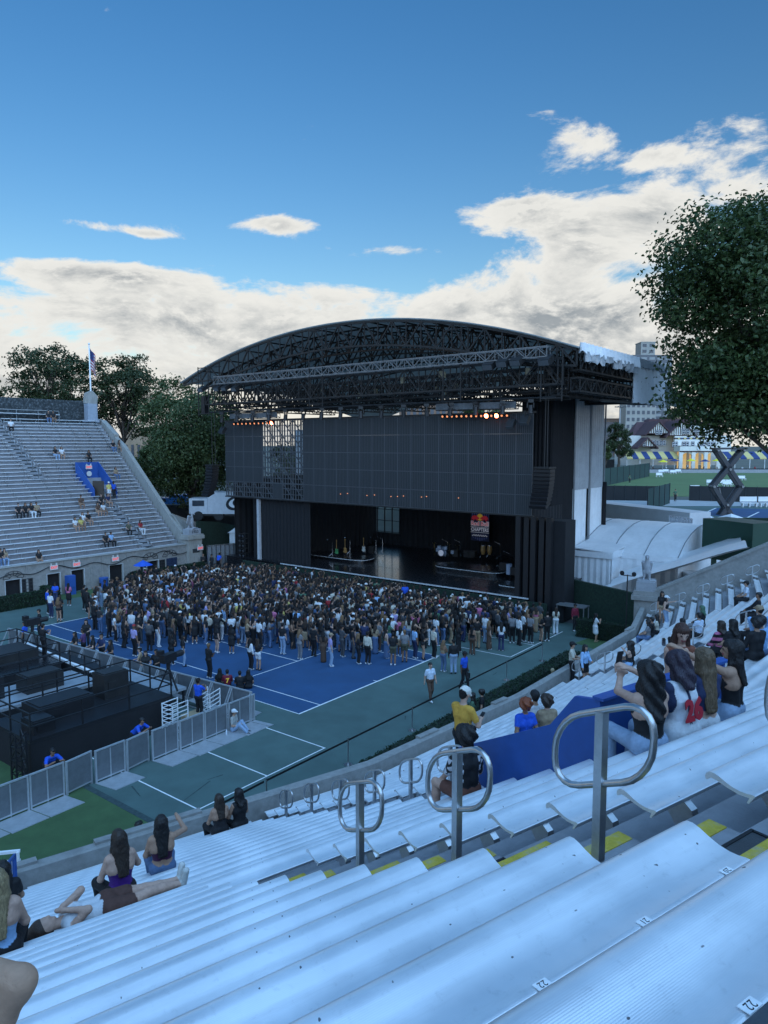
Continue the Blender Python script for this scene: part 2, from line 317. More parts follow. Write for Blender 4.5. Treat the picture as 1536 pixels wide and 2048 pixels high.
# ---------------- figure: joints from a pose, then limbs
def vec(*a): return np.array(a, float)
def ik(a, c, l1, l2, pole):
    a = np.asarray(a, float); c = np.asarray(c, float); d = c-a; L = np.linalg.norm(d)
    if L > .995*(l1+l2): c = a+d/L*.995*(l1+l2); d = c-a; L = np.linalg.norm(d)
    L = max(L, .05); u = d/L; x = (L*L+l1*l1-l2*l2)/(2*L); h = sqrt(max(l1*l1-x*x, 0)); p = np.asarray(pole, float); p = p-u*(p@u); p = p/(np.linalg.norm(p)+1e-9); return a+u*x+p*h, c
SKIN = {'light':(.46,.29,.22), 'tan':(.37,.22,.15), 'mid':(.25,.14,.09), 'dark':(.10,.055,.038)}
def figure(pose='stand', lean=0., turn=0., nod=0., hands=None, feet=None, sk='tan', top=(.02,.02,.022), bot=(.02,.02,.022), hair=(.012,.010,.009), shoe=(.6,.6,.6),
           sleeve=.5, legs='trousers', hairlen=.0, cap=None, bulk=1., fem=False, midriff=False, strap=False, fingers=False, face=False, fluff=0., lie=False, H=1.7, knees=None, dress=False):
    """prims of one figure in its own frame: x right, y forward, z up; origin at the feet (stand) or the seat (sit)"""
    s = H/1.70; pr = []; pal = {'skin':SKIN[sk] if isinstance(sk, str) else sk, 'top':top, 'bot':bot, 'hair':hair, 'shoe':shoe, 'eye':(.02,.015,.012), 'lip':(.30,.09,.085), 'cap':cap or (.7,.7,.7), 'sole':(.7,.7,.7)}
    st = pose == 'stand'
    pel = vec(0, 0, .93 if st else .12); hip = .085 if fem else .08
    ln = vec(0, sin(lean), cos(lean)); sp = lambda h: pel+ln*h
    waist = sp(.15); chest = sp(.33); sh = sp(.46); nk = sp(.53)
    ct, s_t = cos(turn), sin(turn); hd = nk+vec(-s_t*.03*abs(nod), .025+.02*nod, .145); fw = vec(-s_t, ct*cos(nod*.6), -sin(nod*.6)); fw /= np.linalg.norm(fw); rt = vec(ct, s_t, 0); upv = np.cross(rt, fw)
    shw = (.155 if fem else .178)*bulk**.5; T = 'top'
    def A(a, b, ra, rb, l): pr.append((a, b, ra, rb, l))
    # torso
    wr = (.088 if fem else .105)*bulk; 
    A(pel+vec(-hip,0,0), pel+vec(hip,0,0), .118*bulk, .118*bulk, 'bot' if not dress else 'top')
    A(pel+vec(-.05,0,.06), waist+vec(-.045,0,0), .10*bulk, wr, 'skin' if midriff else T); A(pel+vec(.05,0,.06), waist+vec(.045,0,0), .10*bulk, wr, 'skin' if midriff else T)
    A(waist+vec(-.045,0,0), chest+vec(-.075,.005,0), wr, .105*bulk, T); A(waist+vec(.045,0,0), chest+vec(.075,.005,0), wr, .105*bulk, T)
    if fem: A(chest+vec(-.075,.055,-.02), chest+vec(-.07,.06,-.03), .062, .058, T); A(chest+vec(.075,.055,-.02), chest+vec(.07,.06,-.03), .062, .058, T)
    up_l = 'skin' if strap else T
    A(chest+vec(-.085,-.008,.0), sh+vec(-shw+.045,-.008,-.005), .098*bulk, .066, up_l); A(chest+vec(.085,-.008,0), sh+vec(shw-.045,-.008,-.005), .098*bulk, .066, up_l); A(chest+vec(0,-.01,.02), sh, .095, .075, up_l)
    A(sh+vec(-shw+.03,0,0), sh+vec(shw-.03,0,0), .058, .058, up_l)
    A(sp(.47), hd+vec(0,-.02,-.05), .058 if not fem else .05, .050, 'skin')
    # head
    A(hd+upv*.035-fw*.030, hd+upv*.032+fw*.018, .078, .074, 'skin'); A(hd-upv*.02+fw*.03, hd-upv*.066+fw*.052, .058, .036, 'skin')
    if face:
        A(hd+fw*.090+upv*.012, hd+fw*.108-upv*.022, .009, .014, 'skin')
        for q in (-1,1): A(hd+fw*.084+upv*.018+rt*.026*q, hd+fw*.082+upv*.018+rt*.038*q, .0048, .004, 'eye'); A(hd+rt*.080*q+upv*.01, hd+rt*.083*q-upv*.02, .015, .011, 'skin')
        A(hd+fw*.086-upv*.048-rt*.018, hd+fw*.086-upv*.048+rt*.018, .009, .009, 'lip')
    # hair
    hp = []
    hp.append((hd+upv*.050-fw*.038, hd+upv*.056+fw*.020, .086+fluff, .074+fluff, 'hair')); hp.append((hd+upv*.02-fw*.048, hd-upv*.03-fw*.040, .076+fluff, .062+fluff, 'hair'))
    if hairlen > 0:
        bk = nk-ln*hairlen+vec(0,-.125,.02)
        for q in (-1,0,1): hp.append((hd-fw*.05+rt*.040*q, hd-upv*.12-fw*.066+rt*.055*q, .056+fluff*.6, .050+fluff*.7, 'hair')); hp.append((hd-upv*.12-fw*.066+rt*.055*q, bk+rt*(.050*q), .048+fluff*.7, .020+fluff*.5+.01*(1-abs(q)), 'hair'))
        for q in (-1,1): hp.append((hd+upv*.04+rt*.066*q, hd-upv*.13+rt*.078*q, .030, .030+fluff*.5, 'hair')); hp.append((hd-upv*.13+rt*.078*q, sp(.42)+rt*.10*q+fw*.055, .028+fluff*.5, .014, 'hair')) if hairlen > .12 else None
    if cap: hp = [(hd+upv*.056-fw*.030, hd+upv*.060+fw*.014, .088, .084, 'cap'), (hd+fw*.07+upv*.052, hd+fw*.15+upv*.032, .040, .026, 'cap')]+(hp[1:] if hairlen > 0 else [hp[1]])
    # legs
    hj = [pel+vec(-hip-.005,0,-.03), pel+vec(hip+.005,0,-.03)]
    if feet is None: feet = [vec(-.10,.02,.07), vec(.10,.02,.07)] if st else [vec(-.12,.40,-.34), vec(.12,.40,-.34)]
    for q in (0,1):
        sg = -1 if q == 0 else 1; pole = vec(0,1,.02) if st else vec(sg*.15,.35,1)
        if knees is not None: pole = knees[q]
        kn, ft = ik(hj[q], feet[q], .42, .42, pole); thick = 1.13 if legs in ('trousers','jeans') else 1.; lg = 'bot' if legs in ('trousers','jeans') else 'skin'
        tl = 'bot'
        if legs == 'shorts':
            mid = hj[q]+(kn-hj[q])*.55; A(hj[q], mid, .092*bulk, .085, 'bot'); A(mid, kn, .070, .050, 'skin')
        elif legs == 'skin': A(hj[q], kn, .088, .054, 'skin')
        else: A(hj[q], kn, .090*bulk, .064*thick, tl)
        if legs in ('trousers','jeans','wide'): A(kn, ft+vec(0,0,.02), .062*thick, .058 if legs != 'wide' else .085, 'bot')
        else: A(kn, kn+(ft-kn)*.35, .051, .056, 'skin'); A(kn+(ft-kn)*.35, ft, .056, .036, 'skin')
        fd = (ft-kn); fdir = vec(0,1,0) if not lie else vec(0,.3,1); 
        A(ft+fdir*-.035-vec(0,0,.03), ft+fdir*.13+vec(0,0,-.04 if not lie else .0), .046, .038, 'shoe')
    if legs == 'skirt' or dress:
        for q in (-1,1): A(pel+vec(q*.05,0,-.02), pel+vec(q*.07,.02,-.36), .125, .135, 'bot' if not dress else 'top')
    if legs == 'longskirt': A(pel, pel+vec(0,.02,-.45), .14, .15, 'bot'); A(pel+vec(0,.02,-.45), pel+vec(0,.03,-.80), .15, .17, 'bot')
    # arms
    if hands is None: hands = [vec(-.24,.06,.80), vec(.24,.06,.80)] if st else [vec(-.13,.30,.22), vec(.13,.30,.22)]
    for q in (0,1):
        sg = -1 if q == 0 else 1; sj = sh+vec(sg*shw,0,-.012); hnd = hands[q]; pole = hnd[3] if isinstance(hnd, tuple) and len(hnd) > 3 else vec(sg*.6,-.7,-.4)
        tgt = vec(*hnd[:3]) if isinstance(hnd, tuple) else np.asarray(hnd); el, wr_ = ik(sj, tgt, .285, .25, pole)
        A(sj, el, .050*bulk**.5, .040, 'skin'); A(el, wr_, .041, .028, 'skin')
        if sleeve > 0 and not strap:
            if sleeve <= 1: e2 = sj+(el-sj)*sleeve; A(sj, e2, .060, .056, 'top')
            else: A(sj, el, .060, .052, 'top'); A(el, el+(wr_-el)*(sleeve-1), .052, .042, 'top')
        f = (wr_-el); f /= np.linalg.norm(f)+1e-9; side = np.cross(f, vec(0,0,1)); side = side/(np.linalg.norm(side)+1e-6) if np.linalg.norm(side) > .1 else vec(1,0,0); pn = np.cross(side, f)
        if fingers:
            A(wr_+f*.01-side*.018, wr_+f*.075-side*.022, .021, .017, 'skin'); A(wr_+f*.01+side*.018, wr_+f*.075+side*.022, .021, .017, 'skin')
            for j, (o, L) in enumerate(((-.033,.062),(-.011,.078),(.011,.074),(.033,.058))):
                b0 = wr_+f*.085+side*o; b1 = b0+f*L*.55-pn*.006; A(b0, b1, .0105, .0095, 'skin'); A(b1, b1+f*L*.38-pn*L*.38, .0095, .008, 'skin')
            th0 = wr_+f*.03+side*(-.030*sg); A(th0, th0+f*.04+side*(-.030*sg)-pn*.01, .014, .011, 'skin'); A(th0+f*.04+side*(-.030*sg)-pn*.01, th0+f*.068+side*(-.030*sg)-pn*.025, .011, .009, 'skin')
        else: A(wr_, wr_+f*.09, .034, .026, 'skin')
    if s != 1.: pr = [(np.asarray(a)*s, np.asarray(b)*s, ra*s, rb*s, l) for a, b, ra, rb, l in pr]; hp = [(np.asarray(a)*s, np.asarray(b)*s, ra*s, rb*s, l) for a, b, ra, rb, l in hp]
    return pr, hp, pal
def xform(V, loc, rz): c, s = cos(rz), sin(rz); return np.stack([V[:,0]*c-V[:,1]*s+loc[0], V[:,0]*s+V[:,1]*c+loc[1], V[:,2]+loc[2]], 1)
def bake(pr, hp, pal, res, k=.03, colfn=None):
    a = pr+hp; V, Fq = sdf_surface(a, res, k); ids = prim_ids(V, a); labs = [p[4] for p in a]; return V, Fq, ids, labs
def person(label, loc, face_dir, res=.02, group=None, name='person', colfn=None, tilt=None, split=True, k=.026, **kw):
    """face_dir: world angle the figure looks along"""
    pr, hp, pal = figure(**kw); o = thing(name, label, 'person', loc, face_dir-pi/2, group)
    if tilt: o.rotation_euler = (tilt[0], tilt[1], face_dir-pi/2)
    if split:
        sdf_mesh_obj('body', pr, res, pal, o, k, colfn=colfn)
        V, Fq = sdf_surface(hp, res, .03); ids = prim_ids(V, hp); tab = np.array([pal[p[4]] for p in hp]); c_ = V[:,:2].mean(0); th = np.arctan2(V[:,1]-c_[1], V[:,0]-c_[0]); wv = .0045*np.sin(34*th+4*np.sin(V[:,2]*17))+(.010+kw.get('fluff',0)*.35)*np.sin(V[:,2]*38+5*th)*(.15+kw.get('fluff',0)*22); V = V+np.stack([np.cos(th)*wv, np.sin(th)*wv, 0*wv], 1)+NPR.normal(0, res*.12, V.shape)
        link(bpy.data.objects.new('hair' if not kw.get('cap') else 'cap', raw_mesh('hair', V, Fq, tab[ids], m_hair if not kw.get('cap') else m_person)), o)
    else: sdf_mesh_obj('body', pr+hp, res, pal, o, k, colfn=colfn)
    return o
# ================================================================== materials used widely
m_conc = mat('weathered concrete', (.27,.265,.25), .85, var=.28, vs_=1.3, bump=.35, bs=30, col2=(.17,.165,.155), c2s=.6)
m_tread = mat('painted grey tread', (.27,.28,.30), .8, var=.22, vs_=2.2, bump=.25, bs=60, col2=(.19,.20,.215), c2s=.62)
m_green = mat('green hard court', (.070,.118,.108), .85, var=.24, vs_=.28, bump=.1, bs=120, det=7)
m_blue = mat('blue hard court', (.020,.068,.158), .85, var=.20, vs_=.3, bump=.1, bs=120, det=7)
m_dirt = None
m_line = mat('white line paint', (.72,.74,.74), .7, var=.08, vs_=6)
m_turf = mat('artificial turf', (.055,.108,.040), .95, var=.18, vs_=1.5, bump=.6, bs=220)
m_ground = mat('ground', (.10,.11,.09), .95, var=.3, vs_=.08)
m_steel = mat('galvanised steel', (.56,.57,.58), .36, 1., var=.12, vs_=14)
m_blk = mat('black powder coat', (.012,.012,.014), .5, var=.2, vs_=5)
m_blkcloth = mat('black cloth', (.010,.010,.012), .9, var=.25, vs_=2, bump=.3, bs=8)
m_bluep = mat('blue painted plywood', (.022,.085,.31), .5, var=.14, vs_=2.5)
m_yel = mat('worn yellow paint', (.52,.40,.045), .75, var=.25, vs_=9, col2=(.33,.30,.17), c2s=.58, bump=.3, bs=60)
m_dark = mat('dark plate', (.055,.06,.065), .55, var=.2, vs_=12, bump=.2, bs=90)
m_white = mat('white plastic', (.75,.76,.77), .5, var=.06, vs_=5)
m_hedge = leafmat('hedge leaves', (.010,.028,.014), (.022,.052,.022), .6)
m_hcore = mat('hedge core', (.006,.014,.008), .95, var=.3, vs_=6)
m_gwall = mat('artificial ivy screen', (.012,.030,.019), .95, var=.5, vs_=7, bump=1.0, bs=26, det=6)
def bench_metal():
    m = bpy.data.materials.new('ribbed aluminium'); m.use_nodes = True; nt = m.node_tree; g = NG(nt); b = nt.nodes['Principled BSDF']
    b.inputs['Metallic'].default_value = .55; b.inputs['Roughness'].default_value = .42
    tc = g.node('ShaderNodeTexCoord').outputs['Object']; n = g.noise(tc, 2.1, 5, .6); n2 = g.noise(tc, 28., 3, .65)
    mp = g.node('ShaderNodeMapping'); mp.inputs['Scale'].default_value = (.5,5,5); g.l.new(tc, mp.inputs[0]); n3 = g.noise(mp.outputs[0], 3.2, 6, .65)
    f = g.m('ADD', g.m('ADD', g.lin(n, .25, .75, .90, 1.06), g.lin(n2, .60, .80, 0., -.13)), g.lin(n3, .52, .74, 0., -.12))
    v = g.node('ShaderNodeVectorMath', operation='SCALE'); v.inputs[0].default_value = (.86,.88,.90); g.l.new(f, v.inputs[3])
    spk = g.ss(g.noise(tc, 31., 1, .5), .772, .80); col = g.mix(spk, v.outputs[0], (.16,.16,.17,1)); g.l.new(col, b.inputs['Base Color'])
    g.l.new(g.lin(n, .3, .7, .34, .5), b.inputs['Roughness'])
    w = g.node('ShaderNodeTexWave', wave_type='BANDS', bands_direction='Y'); w.inputs['Scale'].default_value = 62.; g.l.new(tc, w.inputs[0])
    bp = g.node('ShaderNodeBump'); bp.inputs['Strength'].default_value = .07; bp.inputs['Distance'].default_value = .004; g.l.new(w.outputs['Fac'], bp.inputs['Height']); g.l.new(bp.outputs[0], b.inputs['Normal'])
    return m
m_alu = bench_metal()
# ================================================================== terrain
def terr(x, y):
    s = min(1, max(0, (x-45)/6)); return 4.1*s*s*(3-2*s)
xs = [-3000,-600,-200,-80,-45,-20,0,20,40,45,46,47,48,49,50,51,60,100,200,400,900,3000]; ys = [-3000,-800,-200,-60,-25,0,25,60,150,400,900,3000]
mb = MB(); mb.add([(x, y, terr(x, y)-.03) for x in xs for y in ys], [(i*len(ys)+j, (i+1)*len(ys)+j, (i+1)*len(ys)+j+1, i*len(ys)+j+1) for i in range(len(xs)-1) for j in range(len(ys)-1)])
struct('ground', mb, m_ground)
def sheet(name, poly, z, m): b = MB(); b.add([(x, y, z) for x, y in poly], [tuple(range(len(poly)))]); return struct(name, b, m)
sheet('hard_court', [(-30,-9.2),(17,-9.2),(17,33.2),(-30,33.2)], .004, m_green)
sheet('blue_court', [(-5.485,0),(5.485,0),(5.485,23.77),(-5.485,23.77)], .008, m_blue)
sheet('turf', [(-30,-9.2),(-14.75,-9.2),(-14.75,5.5),(-30,5.5)], .008, m_turf)
sheet('turf', [(-2,30.4),(9,30.4),(9,32.4),(-2,32.4)], .008, m_turf)
sheet('turf', [(11,-9.),(15,-8.3),(15,-5.2),(12.6,-4.9)], .008, m_turf)
sheet('back_lot', [(17,-60),(44,-60),(44,80),(17,80)], .0, mat('asphalt', (.055,.056,.06), .9, var=.3, vs_=.5, bump=.2, bs=50))
mb = MB(); LZ = .013
def ln(a, b, w=.055):
    a = Vector((*a, LZ)); b = Vector((*b, LZ)); d = (b-a).normalized(); s = Vector((-d.y, d.x, 0))*(w/2); mb.quad(a-s, b-s, b+s, a+s)
for Y in (0, 23.77): ln((-5.51,Y), (5.51,Y), .09)
for X in (-5.485, 5.485): ln((X,0.05), (X,23.72))
for X in (-4.115, 4.115): ln((X,.05), (X,23.72))
for Y in (5.485, 18.285): ln((-4.09,Y), (4.09,Y))
ln((0,5.51), (0,18.26)); ln((0,.05),(0,.25)); ln((0,23.5),(0,23.7))
for X in (-13.4,-10.42,-7.42, 7.72, 10.7, 13.7): ln((X,-3.25), (X,14))
ln((-13.43,-3.28), (-7.39,-3.28)); ln((7.69,-3.24), (14.6,-3.24))
struct('court_lines', mb, m_line)
# scuffs on the green court
mb = MB()
for (x, y, l, a) in [(-12.6,-2.2,1.5,.3),(-13.9,-.6,.9,1.3),(-11.6,-1.9,.6,-.2),(1.2,-4.2,.5,.2),(4.6,-4,.5,.1),(-3,-3.9,.4,.6)]:
    d = Vector((cos(a), sin(a), 0)); s = Vector((-d.y, d.x, 0))*.03; p = Vector((x, y, .0095)); mb.quad(p-d*l/2-s*.3, p+d*l/2-s, p+d*l/2+s, p-d*l/2+s*.6)
mb.box((-14.75, -3.6, .011), (.22, 9.4, .006)); struct('court_scuffs', mb, mat('rubber mark', (.035,.06,.06), .9, var=.4, vs_=8))
# ================================================================== near grandstand: wall line, sections and rows
VN = [np.array(p, float) for p in [(-30.04,-3.36),(-11.84,-8.96),(-4.2,-9.7),(7.7,-9.74),(12.9,-8.54)]]
VL = [np.array(p, float) for p in [(13.2,32.6),(-4.2,32.6),(-11.8,31.75),(-30,26.2)]]
SH = .44
class Stand:
    def __init__(s, V, run, rise, z0, skew_end=0., skew_start=0., brk=None, rise2=0.):
        s.brk = brk; s.rise2 = rise2; s.near = brk is not None
        s.V = V; s.run = run; s.rise = rise; s.z0 = z0; s.sec = []; s.sk0 = skew_start; s.sk1 = skew_end
        for a, b in zip(V[:-1], V[1:]):
            L = float(np.hypot(*(b-a))); r = (b-a)/L; s.sec.append((a, r, np.array([r[1], -r[0]]), L))
        s.phi = [atan2(s.sec[i][1][0]*s.sec[i+1][1][1]-s.sec[i][1][1]*s.sec[i+1][1][0], float(s.sec[i][1]@s.sec[i+1][1])) for i in range(len(s.sec)-1)]
    def t0(s, i, d): return -d*math.tan(s.phi[i-1]/2) if i > 0 else -d*s.sk0
    def t1(s, i, d): return s.sec[i][3]+(d*math.tan(s.phi[i]/2) if i < len(s.sec)-1 else d*s.sk1)
    def P(s, i, t, d, z): a, r, n, L = s.sec[i]; q = a+r*t+n*d; return (float(q[0]), float(q[1]), z)
    def zb(s, k):
        if s.brk and k > s.brk: return s.z0+s.rise*s.brk+s.rise2*(k-s.brk)
        return s.z0+s.rise*k
    def dist(s, p):
        ds = [float((np.asarray(p[:2])-a)@n) for a, r, n, L in s.sec]; i = int(np.argmax(ds)); return ds[i], i
    def hit(s, u, v, dz=0.):
        d = cray(u, v); up = False
        for l in np.arange(.6, 95, .02):
            p = CAM+d*l; dd, i = s.dist(p); zz = s.zb((dd-.55)/s.run)+dz
            if dd < -.3 and s.near: return None
            if p[2] > zz: up = True
            elif up and dd > -.3: return p, i, dd, float((p[:2]-s.sec[i][0])@s.sec[i][1])
NS = Stand(VN, .565, .287, 2.33, brk=15, rise2=.325)
LS = Stand(VL, .50, .33, 2.33, skew_start=.17)
def terrace(st, i, rows, mbx, ext0=0., ext1=0.):
    prof = []                                     # (d, z) top line of the steps
    for k in range(rows):
        zt = st.zb(k)-SH; prof += [((.16+st.run*k) if k else .28, zt), (.16+st.run*(k+1), zt)]
    prof.append((prof[-1][0]+.6, prof[-1][1])); prof.append((prof[-1][0], -1)); prof.insert(0, (.28, -1))
    A = [st.P(i, st.t0(i, d)-ext0, d, z) for d, z in prof]; B_ = [st.P(i, st.t1(i, d)+ext1, d, z) for d, z in prof]; n = len(prof)
    mbx.add(A+B_, [(j, j+1, n+j+1, n+j) for j in range(n-1)]+[tuple(range(n-1,-1,-1)), tuple(range(n, 2*n))])
def wall_run(st, i, mbx, top, th=.28, e0=0., e1=0.):
    pr = [(0,-.5),(0,top-.03),(.03,top),(th-.03,top),(th,top-.03),(th,-.5)]
    A = [st.P(i, st.t0(i, d)-e0, d, z) for d, z in pr]; B_ = [st.P(i, st.t1(i, d)+e1, d, z) for d, z in pr]; n = len(pr)
    mbx.add(A+B_, [(j, (j+1)%n, n+(j+1)%n, n+j) for j in range(n)]+[tuple(range(n-1,-1,-1)), tuple(range(n, 2*n))])
def vom_cut(k): return 15 <= k <= 20
ns_root = thing('grandstand', 'grey concrete terrace of the near grandstand under the aluminium benches', 'grandstand', (-14,-16,0))
nm = ['left', 'middle', 'middle', 'end']
for i in range(4):
    mb = MB(); terrace(NS, i, 36 if i == 0 else 30, mb); part('terrace_steps', mb, m_tread, ns_root)
fw = thing('field_wall', 'low weathered concrete wall between the near benches and the field', 'wall', (-8,-8.8,0))
for i in range(4):
    mb = MB(); wall_run(NS, i, mb, 2.66, e1=.25 if i == 3 else 0); part('wall_panel', mb, m_conc, fw)
for i, t, L in [(0,11.6,1.5),(0,9.2,1.2),(0,13.1,1.0),(1,2.2,.9),(1,6.2,.8),(2,5.6,.8),(2,11.3,.8)]:
    mb = MB(); A = NS.P(i, t, -.04, 2.56); r = NS.sec[i][1]; n = NS.sec[i][2]
    mb.sweep([(0,0),(.20,0),(.20,.16),(.0,.16)], A, NS.P(i, t+L, -.04, 2.56), (n[0], n[1], 0)); part('coping_block', mb, m_conc, fw)
# bench: contoured plank, curled front nose, raised back lip
PROF = [(0,-.040),(-.006,-.022),(.002,-.002),(.022,.010),(.048,.012),(.080,.004),(.120,-.012),(.165,-.026),(.210,-.032),(.248,-.031),(.272,-.027),(.290,-.026),(.296,-.030),(.293,-.036),(.262,-.080),(.250,-.080),(.262,-.050),(.20,-.052),(.13,-.040),(.07,-.024),(.03,-.020),(.012,-.036)]
PROF = [(w*.915, h) for w, h in PROF]
def seat_mesh(pr, Ln):
    n = len(pr); V = [(0,-w,SH+h) for w, h in pr]+[(Ln,-w,SH+h) for w, h in pr]; m2 = MB(); m2.add(V, [(i,(i+1)%n,n+(i+1)%n,n+i) for i in range(n)]); m2.add(V[:n], [tuple(range(n-1,-1,-1))]); m2.add(V[n:], [tuple(range(n))])
    me = m2.mesh('seat', m_alu); sm = [True]*n+[False]*2; me.polygons.foreach_set('use_smooth', sm)
    for e in me.edges:
        a, b_ = e.vertices
        if a < 2*n and b_ < 2*n and abs(a-b_) == n and (a % n) in (0,12,13,14,15,16): e.use_edge_sharp = True
    return me
def bench(st, i, k, t0, t1, label, group, near=False, light=False):
    d0 = .16+st.run*k+(st.run-.335); a, r, n, L = st.sec[i]; z = st.zb(k); Ln = t1-t0
    o = thing('bleacher_bench', label, 'bench', st.P(i, t0, d0, z-SH), atan2(r[1], r[0]), group)
    # local frame: x along the row, y towards the field is negative offset (n points away): build with y = -(offset from front)
    if light: mb = MB(); mb.sweep([(-w, h) for w, h in [(0,-.05),(.0,0),(.29,-.01),(.29,-.06)]], (0,0,SH), (Ln,0,SH), (0,1,0)); part('seat', mb, m_alu, o, world=False)
    else: part('seat', seat_mesh(PROF, Ln), None, o, world=False)
    nb = max(2, int(round(Ln/1.75))+1)
    if near:
        for q in range(nb):
            x = .35+(Ln-.7)*q/(nb-1); b = MB(); b.prism([(x-.03,-.05,.385),(x-.03,-.25,.365),(x-.03,-.30,.33),(x-.03,-.33,.20),(x-.03,-.33,.10),(x-.03,-.27,.10)], (.06,0,0)); b.bar((x,-.06,.38), (x,-.31,.12), .03)
            part('bracket', b, m_steel, o, world=False)
    else:
        b = MB()
        for q in range(nb):
            x = .35+(Ln-.7)*q/(nb-1); b.box((x,-.16,.33), (.05,.06,.12)); b.box((x,-.30,.20), (.05,.08,.38))
        q = part('brackets', b, m_steel, o, world=False); q['kind'] = 'stuff'
    return o
ORD = ['bottom','second','third','fourth','fifth','sixth','seventh','eighth','ninth','tenth']+['%dth' % q for q in range(11, 21)]+['21st','22nd','23rd']+['%dth' % q for q in range(24, 31)]+['31st','32nd','33rd']+['%dth' % q for q in range(34, 40)]
def c_aisle(k): return 4.2-1.35-.16*k+.9
for k in range(29):
    dd = .35+.565*k
    for i in range(4):
        T0, T1 = NS.t0(i, dd), NS.t1(i, dd); cuts = []
        if i == 0:
            T0 = 10.13-.16*k if k < 12 else max(3., 8.2-.25*(k-12))
            if k >= 17: cuts.append((10.47, 11.6, 'left of the near yellow-edged aisle', 'right of the near yellow-edged aisle'))
            if vom_cut(k): cuts.append((14.15, 16.75, '', 'beyond the blue stairwell box'))
            if k < 15: cuts.append((14.5, 15.65, 'left of the lower stairwell aisle', 'right of the lower stairwell aisle'))
        if i == 2: cuts.append((c_aisle(k)-.55, c_aisle(k)+.55, 'left of the middle handrail aisle', 'right of the middle handrail aisle'))
        if i == 3:
            T1 -= .25; cuts.append((T1-1.35, T1-.55, 'left of the eagle parapet aisle', 'stub against the eagle parapet'))
        sp = []; a = T0+.02; last = {0:'in the nearest section',1:'in the second section along',2:'in the middle section',3:'in the end section'}[i]
        for c in cuts:
            sp.append((a, c[0], c[2] or last)); a = c[1]; last = c[3]
        sp.append((a, T1-.02, last))
        for (x, y, w) in sp:
            if y-x < .3: continue
            if i >= 1 and k > 26: continue
            bench(NS, i, k, x, y, '%s aluminium bench row from the field wall, %s' % (ORD[k], w), 'aluminium benches of the near grandstand', near=(i == 0 and k >= 16))
# seat number stickers on the nearest rows
m_tag = mat('paper sticker', (.92,.93,.94), .6, var=.1, vs_=20); m_ink = mat('black ink', (.02,.02,.025), .7, var=0)
def sticker(k, t, num, lab):
    d = .16+.565*k+.565-.075; a, r, n, L = NS.sec[0]; p = NS.P(0, t, d, NS.zb(k)-.0215)
    o = thing('seat_number', 'white seat number sticker %s' % lab, 'sticker', p, atan2(r[1], r[0]))
    mb = MB(); mb.box((0,0,0), (.05,.028,.002)); part('paper', mb, m_tag, o, world=False)
    lettering(num, .03, (0,0,.0012), (-1,0,0), (0,-1,0), m_ink, o, ext=.0003, local=True)
c0 = (CAM[:2]-NS.sec[0][0])@NS.sec[0][1]
# aisle of the near section: half steps with yellow nosing and dark anti-slip plates
m_ys = thing('aisle_steps', 'aisle half steps with worn yellow edges between near benches', 'steps', NS.P(0, 11, 13, 5)); 
for k in range(17, 29):
    zt = NS.zb(k)-SH; d0 = .16+.565*k; a, r, n, L = NS.sec[0]; rz = atan2(r[1], r[0])
    def bx(t, d, z, st_, sd, sz): b = MB(); b.box(NS.P(0, t, d, z), (st_, sd, sz), rz); return b
    part('half_step', bx(11.035, d0+.43, zt+.108, 1.02, .26, .216), m_tread, m_ys)
    part('yellow_nosing', bx(11.035, d0+.345, zt+.219, 1.0, .10, .006), m_yel, m_ys)
    part('tread_plate', bx(11.035, d0+.13, zt+.004, .72, .20, .006), m_dark, m_ys)
    fr = bx(11.035, d0+.025, zt+.007, .76, .018, .010); fr.box(NS.P(0, 11.035, d0+.237, zt+.007), (.76,.018,.010), rz); fr.box(NS.P(0, 10.664, d0+.13, zt+.007), (.018,.2,.010), rz); fr.box(NS.P(0, 11.406, d0+.13, zt+.007), (.018,.2,.010), rz)
    part('plate_frame', fr, m_blk, m_ys)
# hoop handrails
def hoop_mesh(sl=.45):
    mb = MB(); pts = []; hw, hh, rad = .31, .20, .17
    for cx, cz, a0 in ((hw-rad, hh-rad, 0), (-(hw-rad), hh-rad, pi/2), (-(hw-rad), -(hh-rad), pi), (hw-rad, -(hh-rad), 1.5*pi)):
        for q in range(6): a = a0+pi/2*q/5; x = cx+rad*cos(a); z = cz+rad*sin(a); pts.append((0, x, z+x*sl))
    mb.tube(pts, .0185, 10, closed=True); return mb.mesh('hoop', m_steel, smooth=True)
HOOP = hoop_mesh(); HOOPL = hoop_mesh()
def hoop_rail(st, i, t, d, ztop, label, group, base=None):
    a, r, n, L = st.sec[i]; k = int((d-.16)/st.run); zt = (st.zb(k)-SH) if base is None else base
    o = thing('hoop_handrail', label, 'handrail', st.P(i, t, d, zt), atan2(-n[0], n[1]), group)   # local y points uphill
    mb = MB(); mb.box((0,0,(ztop-.02-zt)/2), (.05,.05,ztop-.02-zt)); mb.box((0,0,.004),(.13,.13,.008)); part('post', mb, m_steel, o, world=False)
    h = link(bpy.data.objects.new('hoop', HOOP), o); h.location = (0,0,ztop-zt-.215); return o
gp = 'hoop handrails of the near grandstand'
for j, (d, zt) in enumerate([(15.42,10.95),(14.26,10.29),(13.12,9.66),(11.94,8.98)]):
    hoop_rail(NS, 0, 11.03, d, zt, ['large steel hoop handrail cut by the right picture edge', 'largest whole steel hoop handrail in the near aisle', 'second steel hoop handrail down the near aisle, before the patterned shirt', 'third steel hoop handrail down the near aisle'][j], gp)
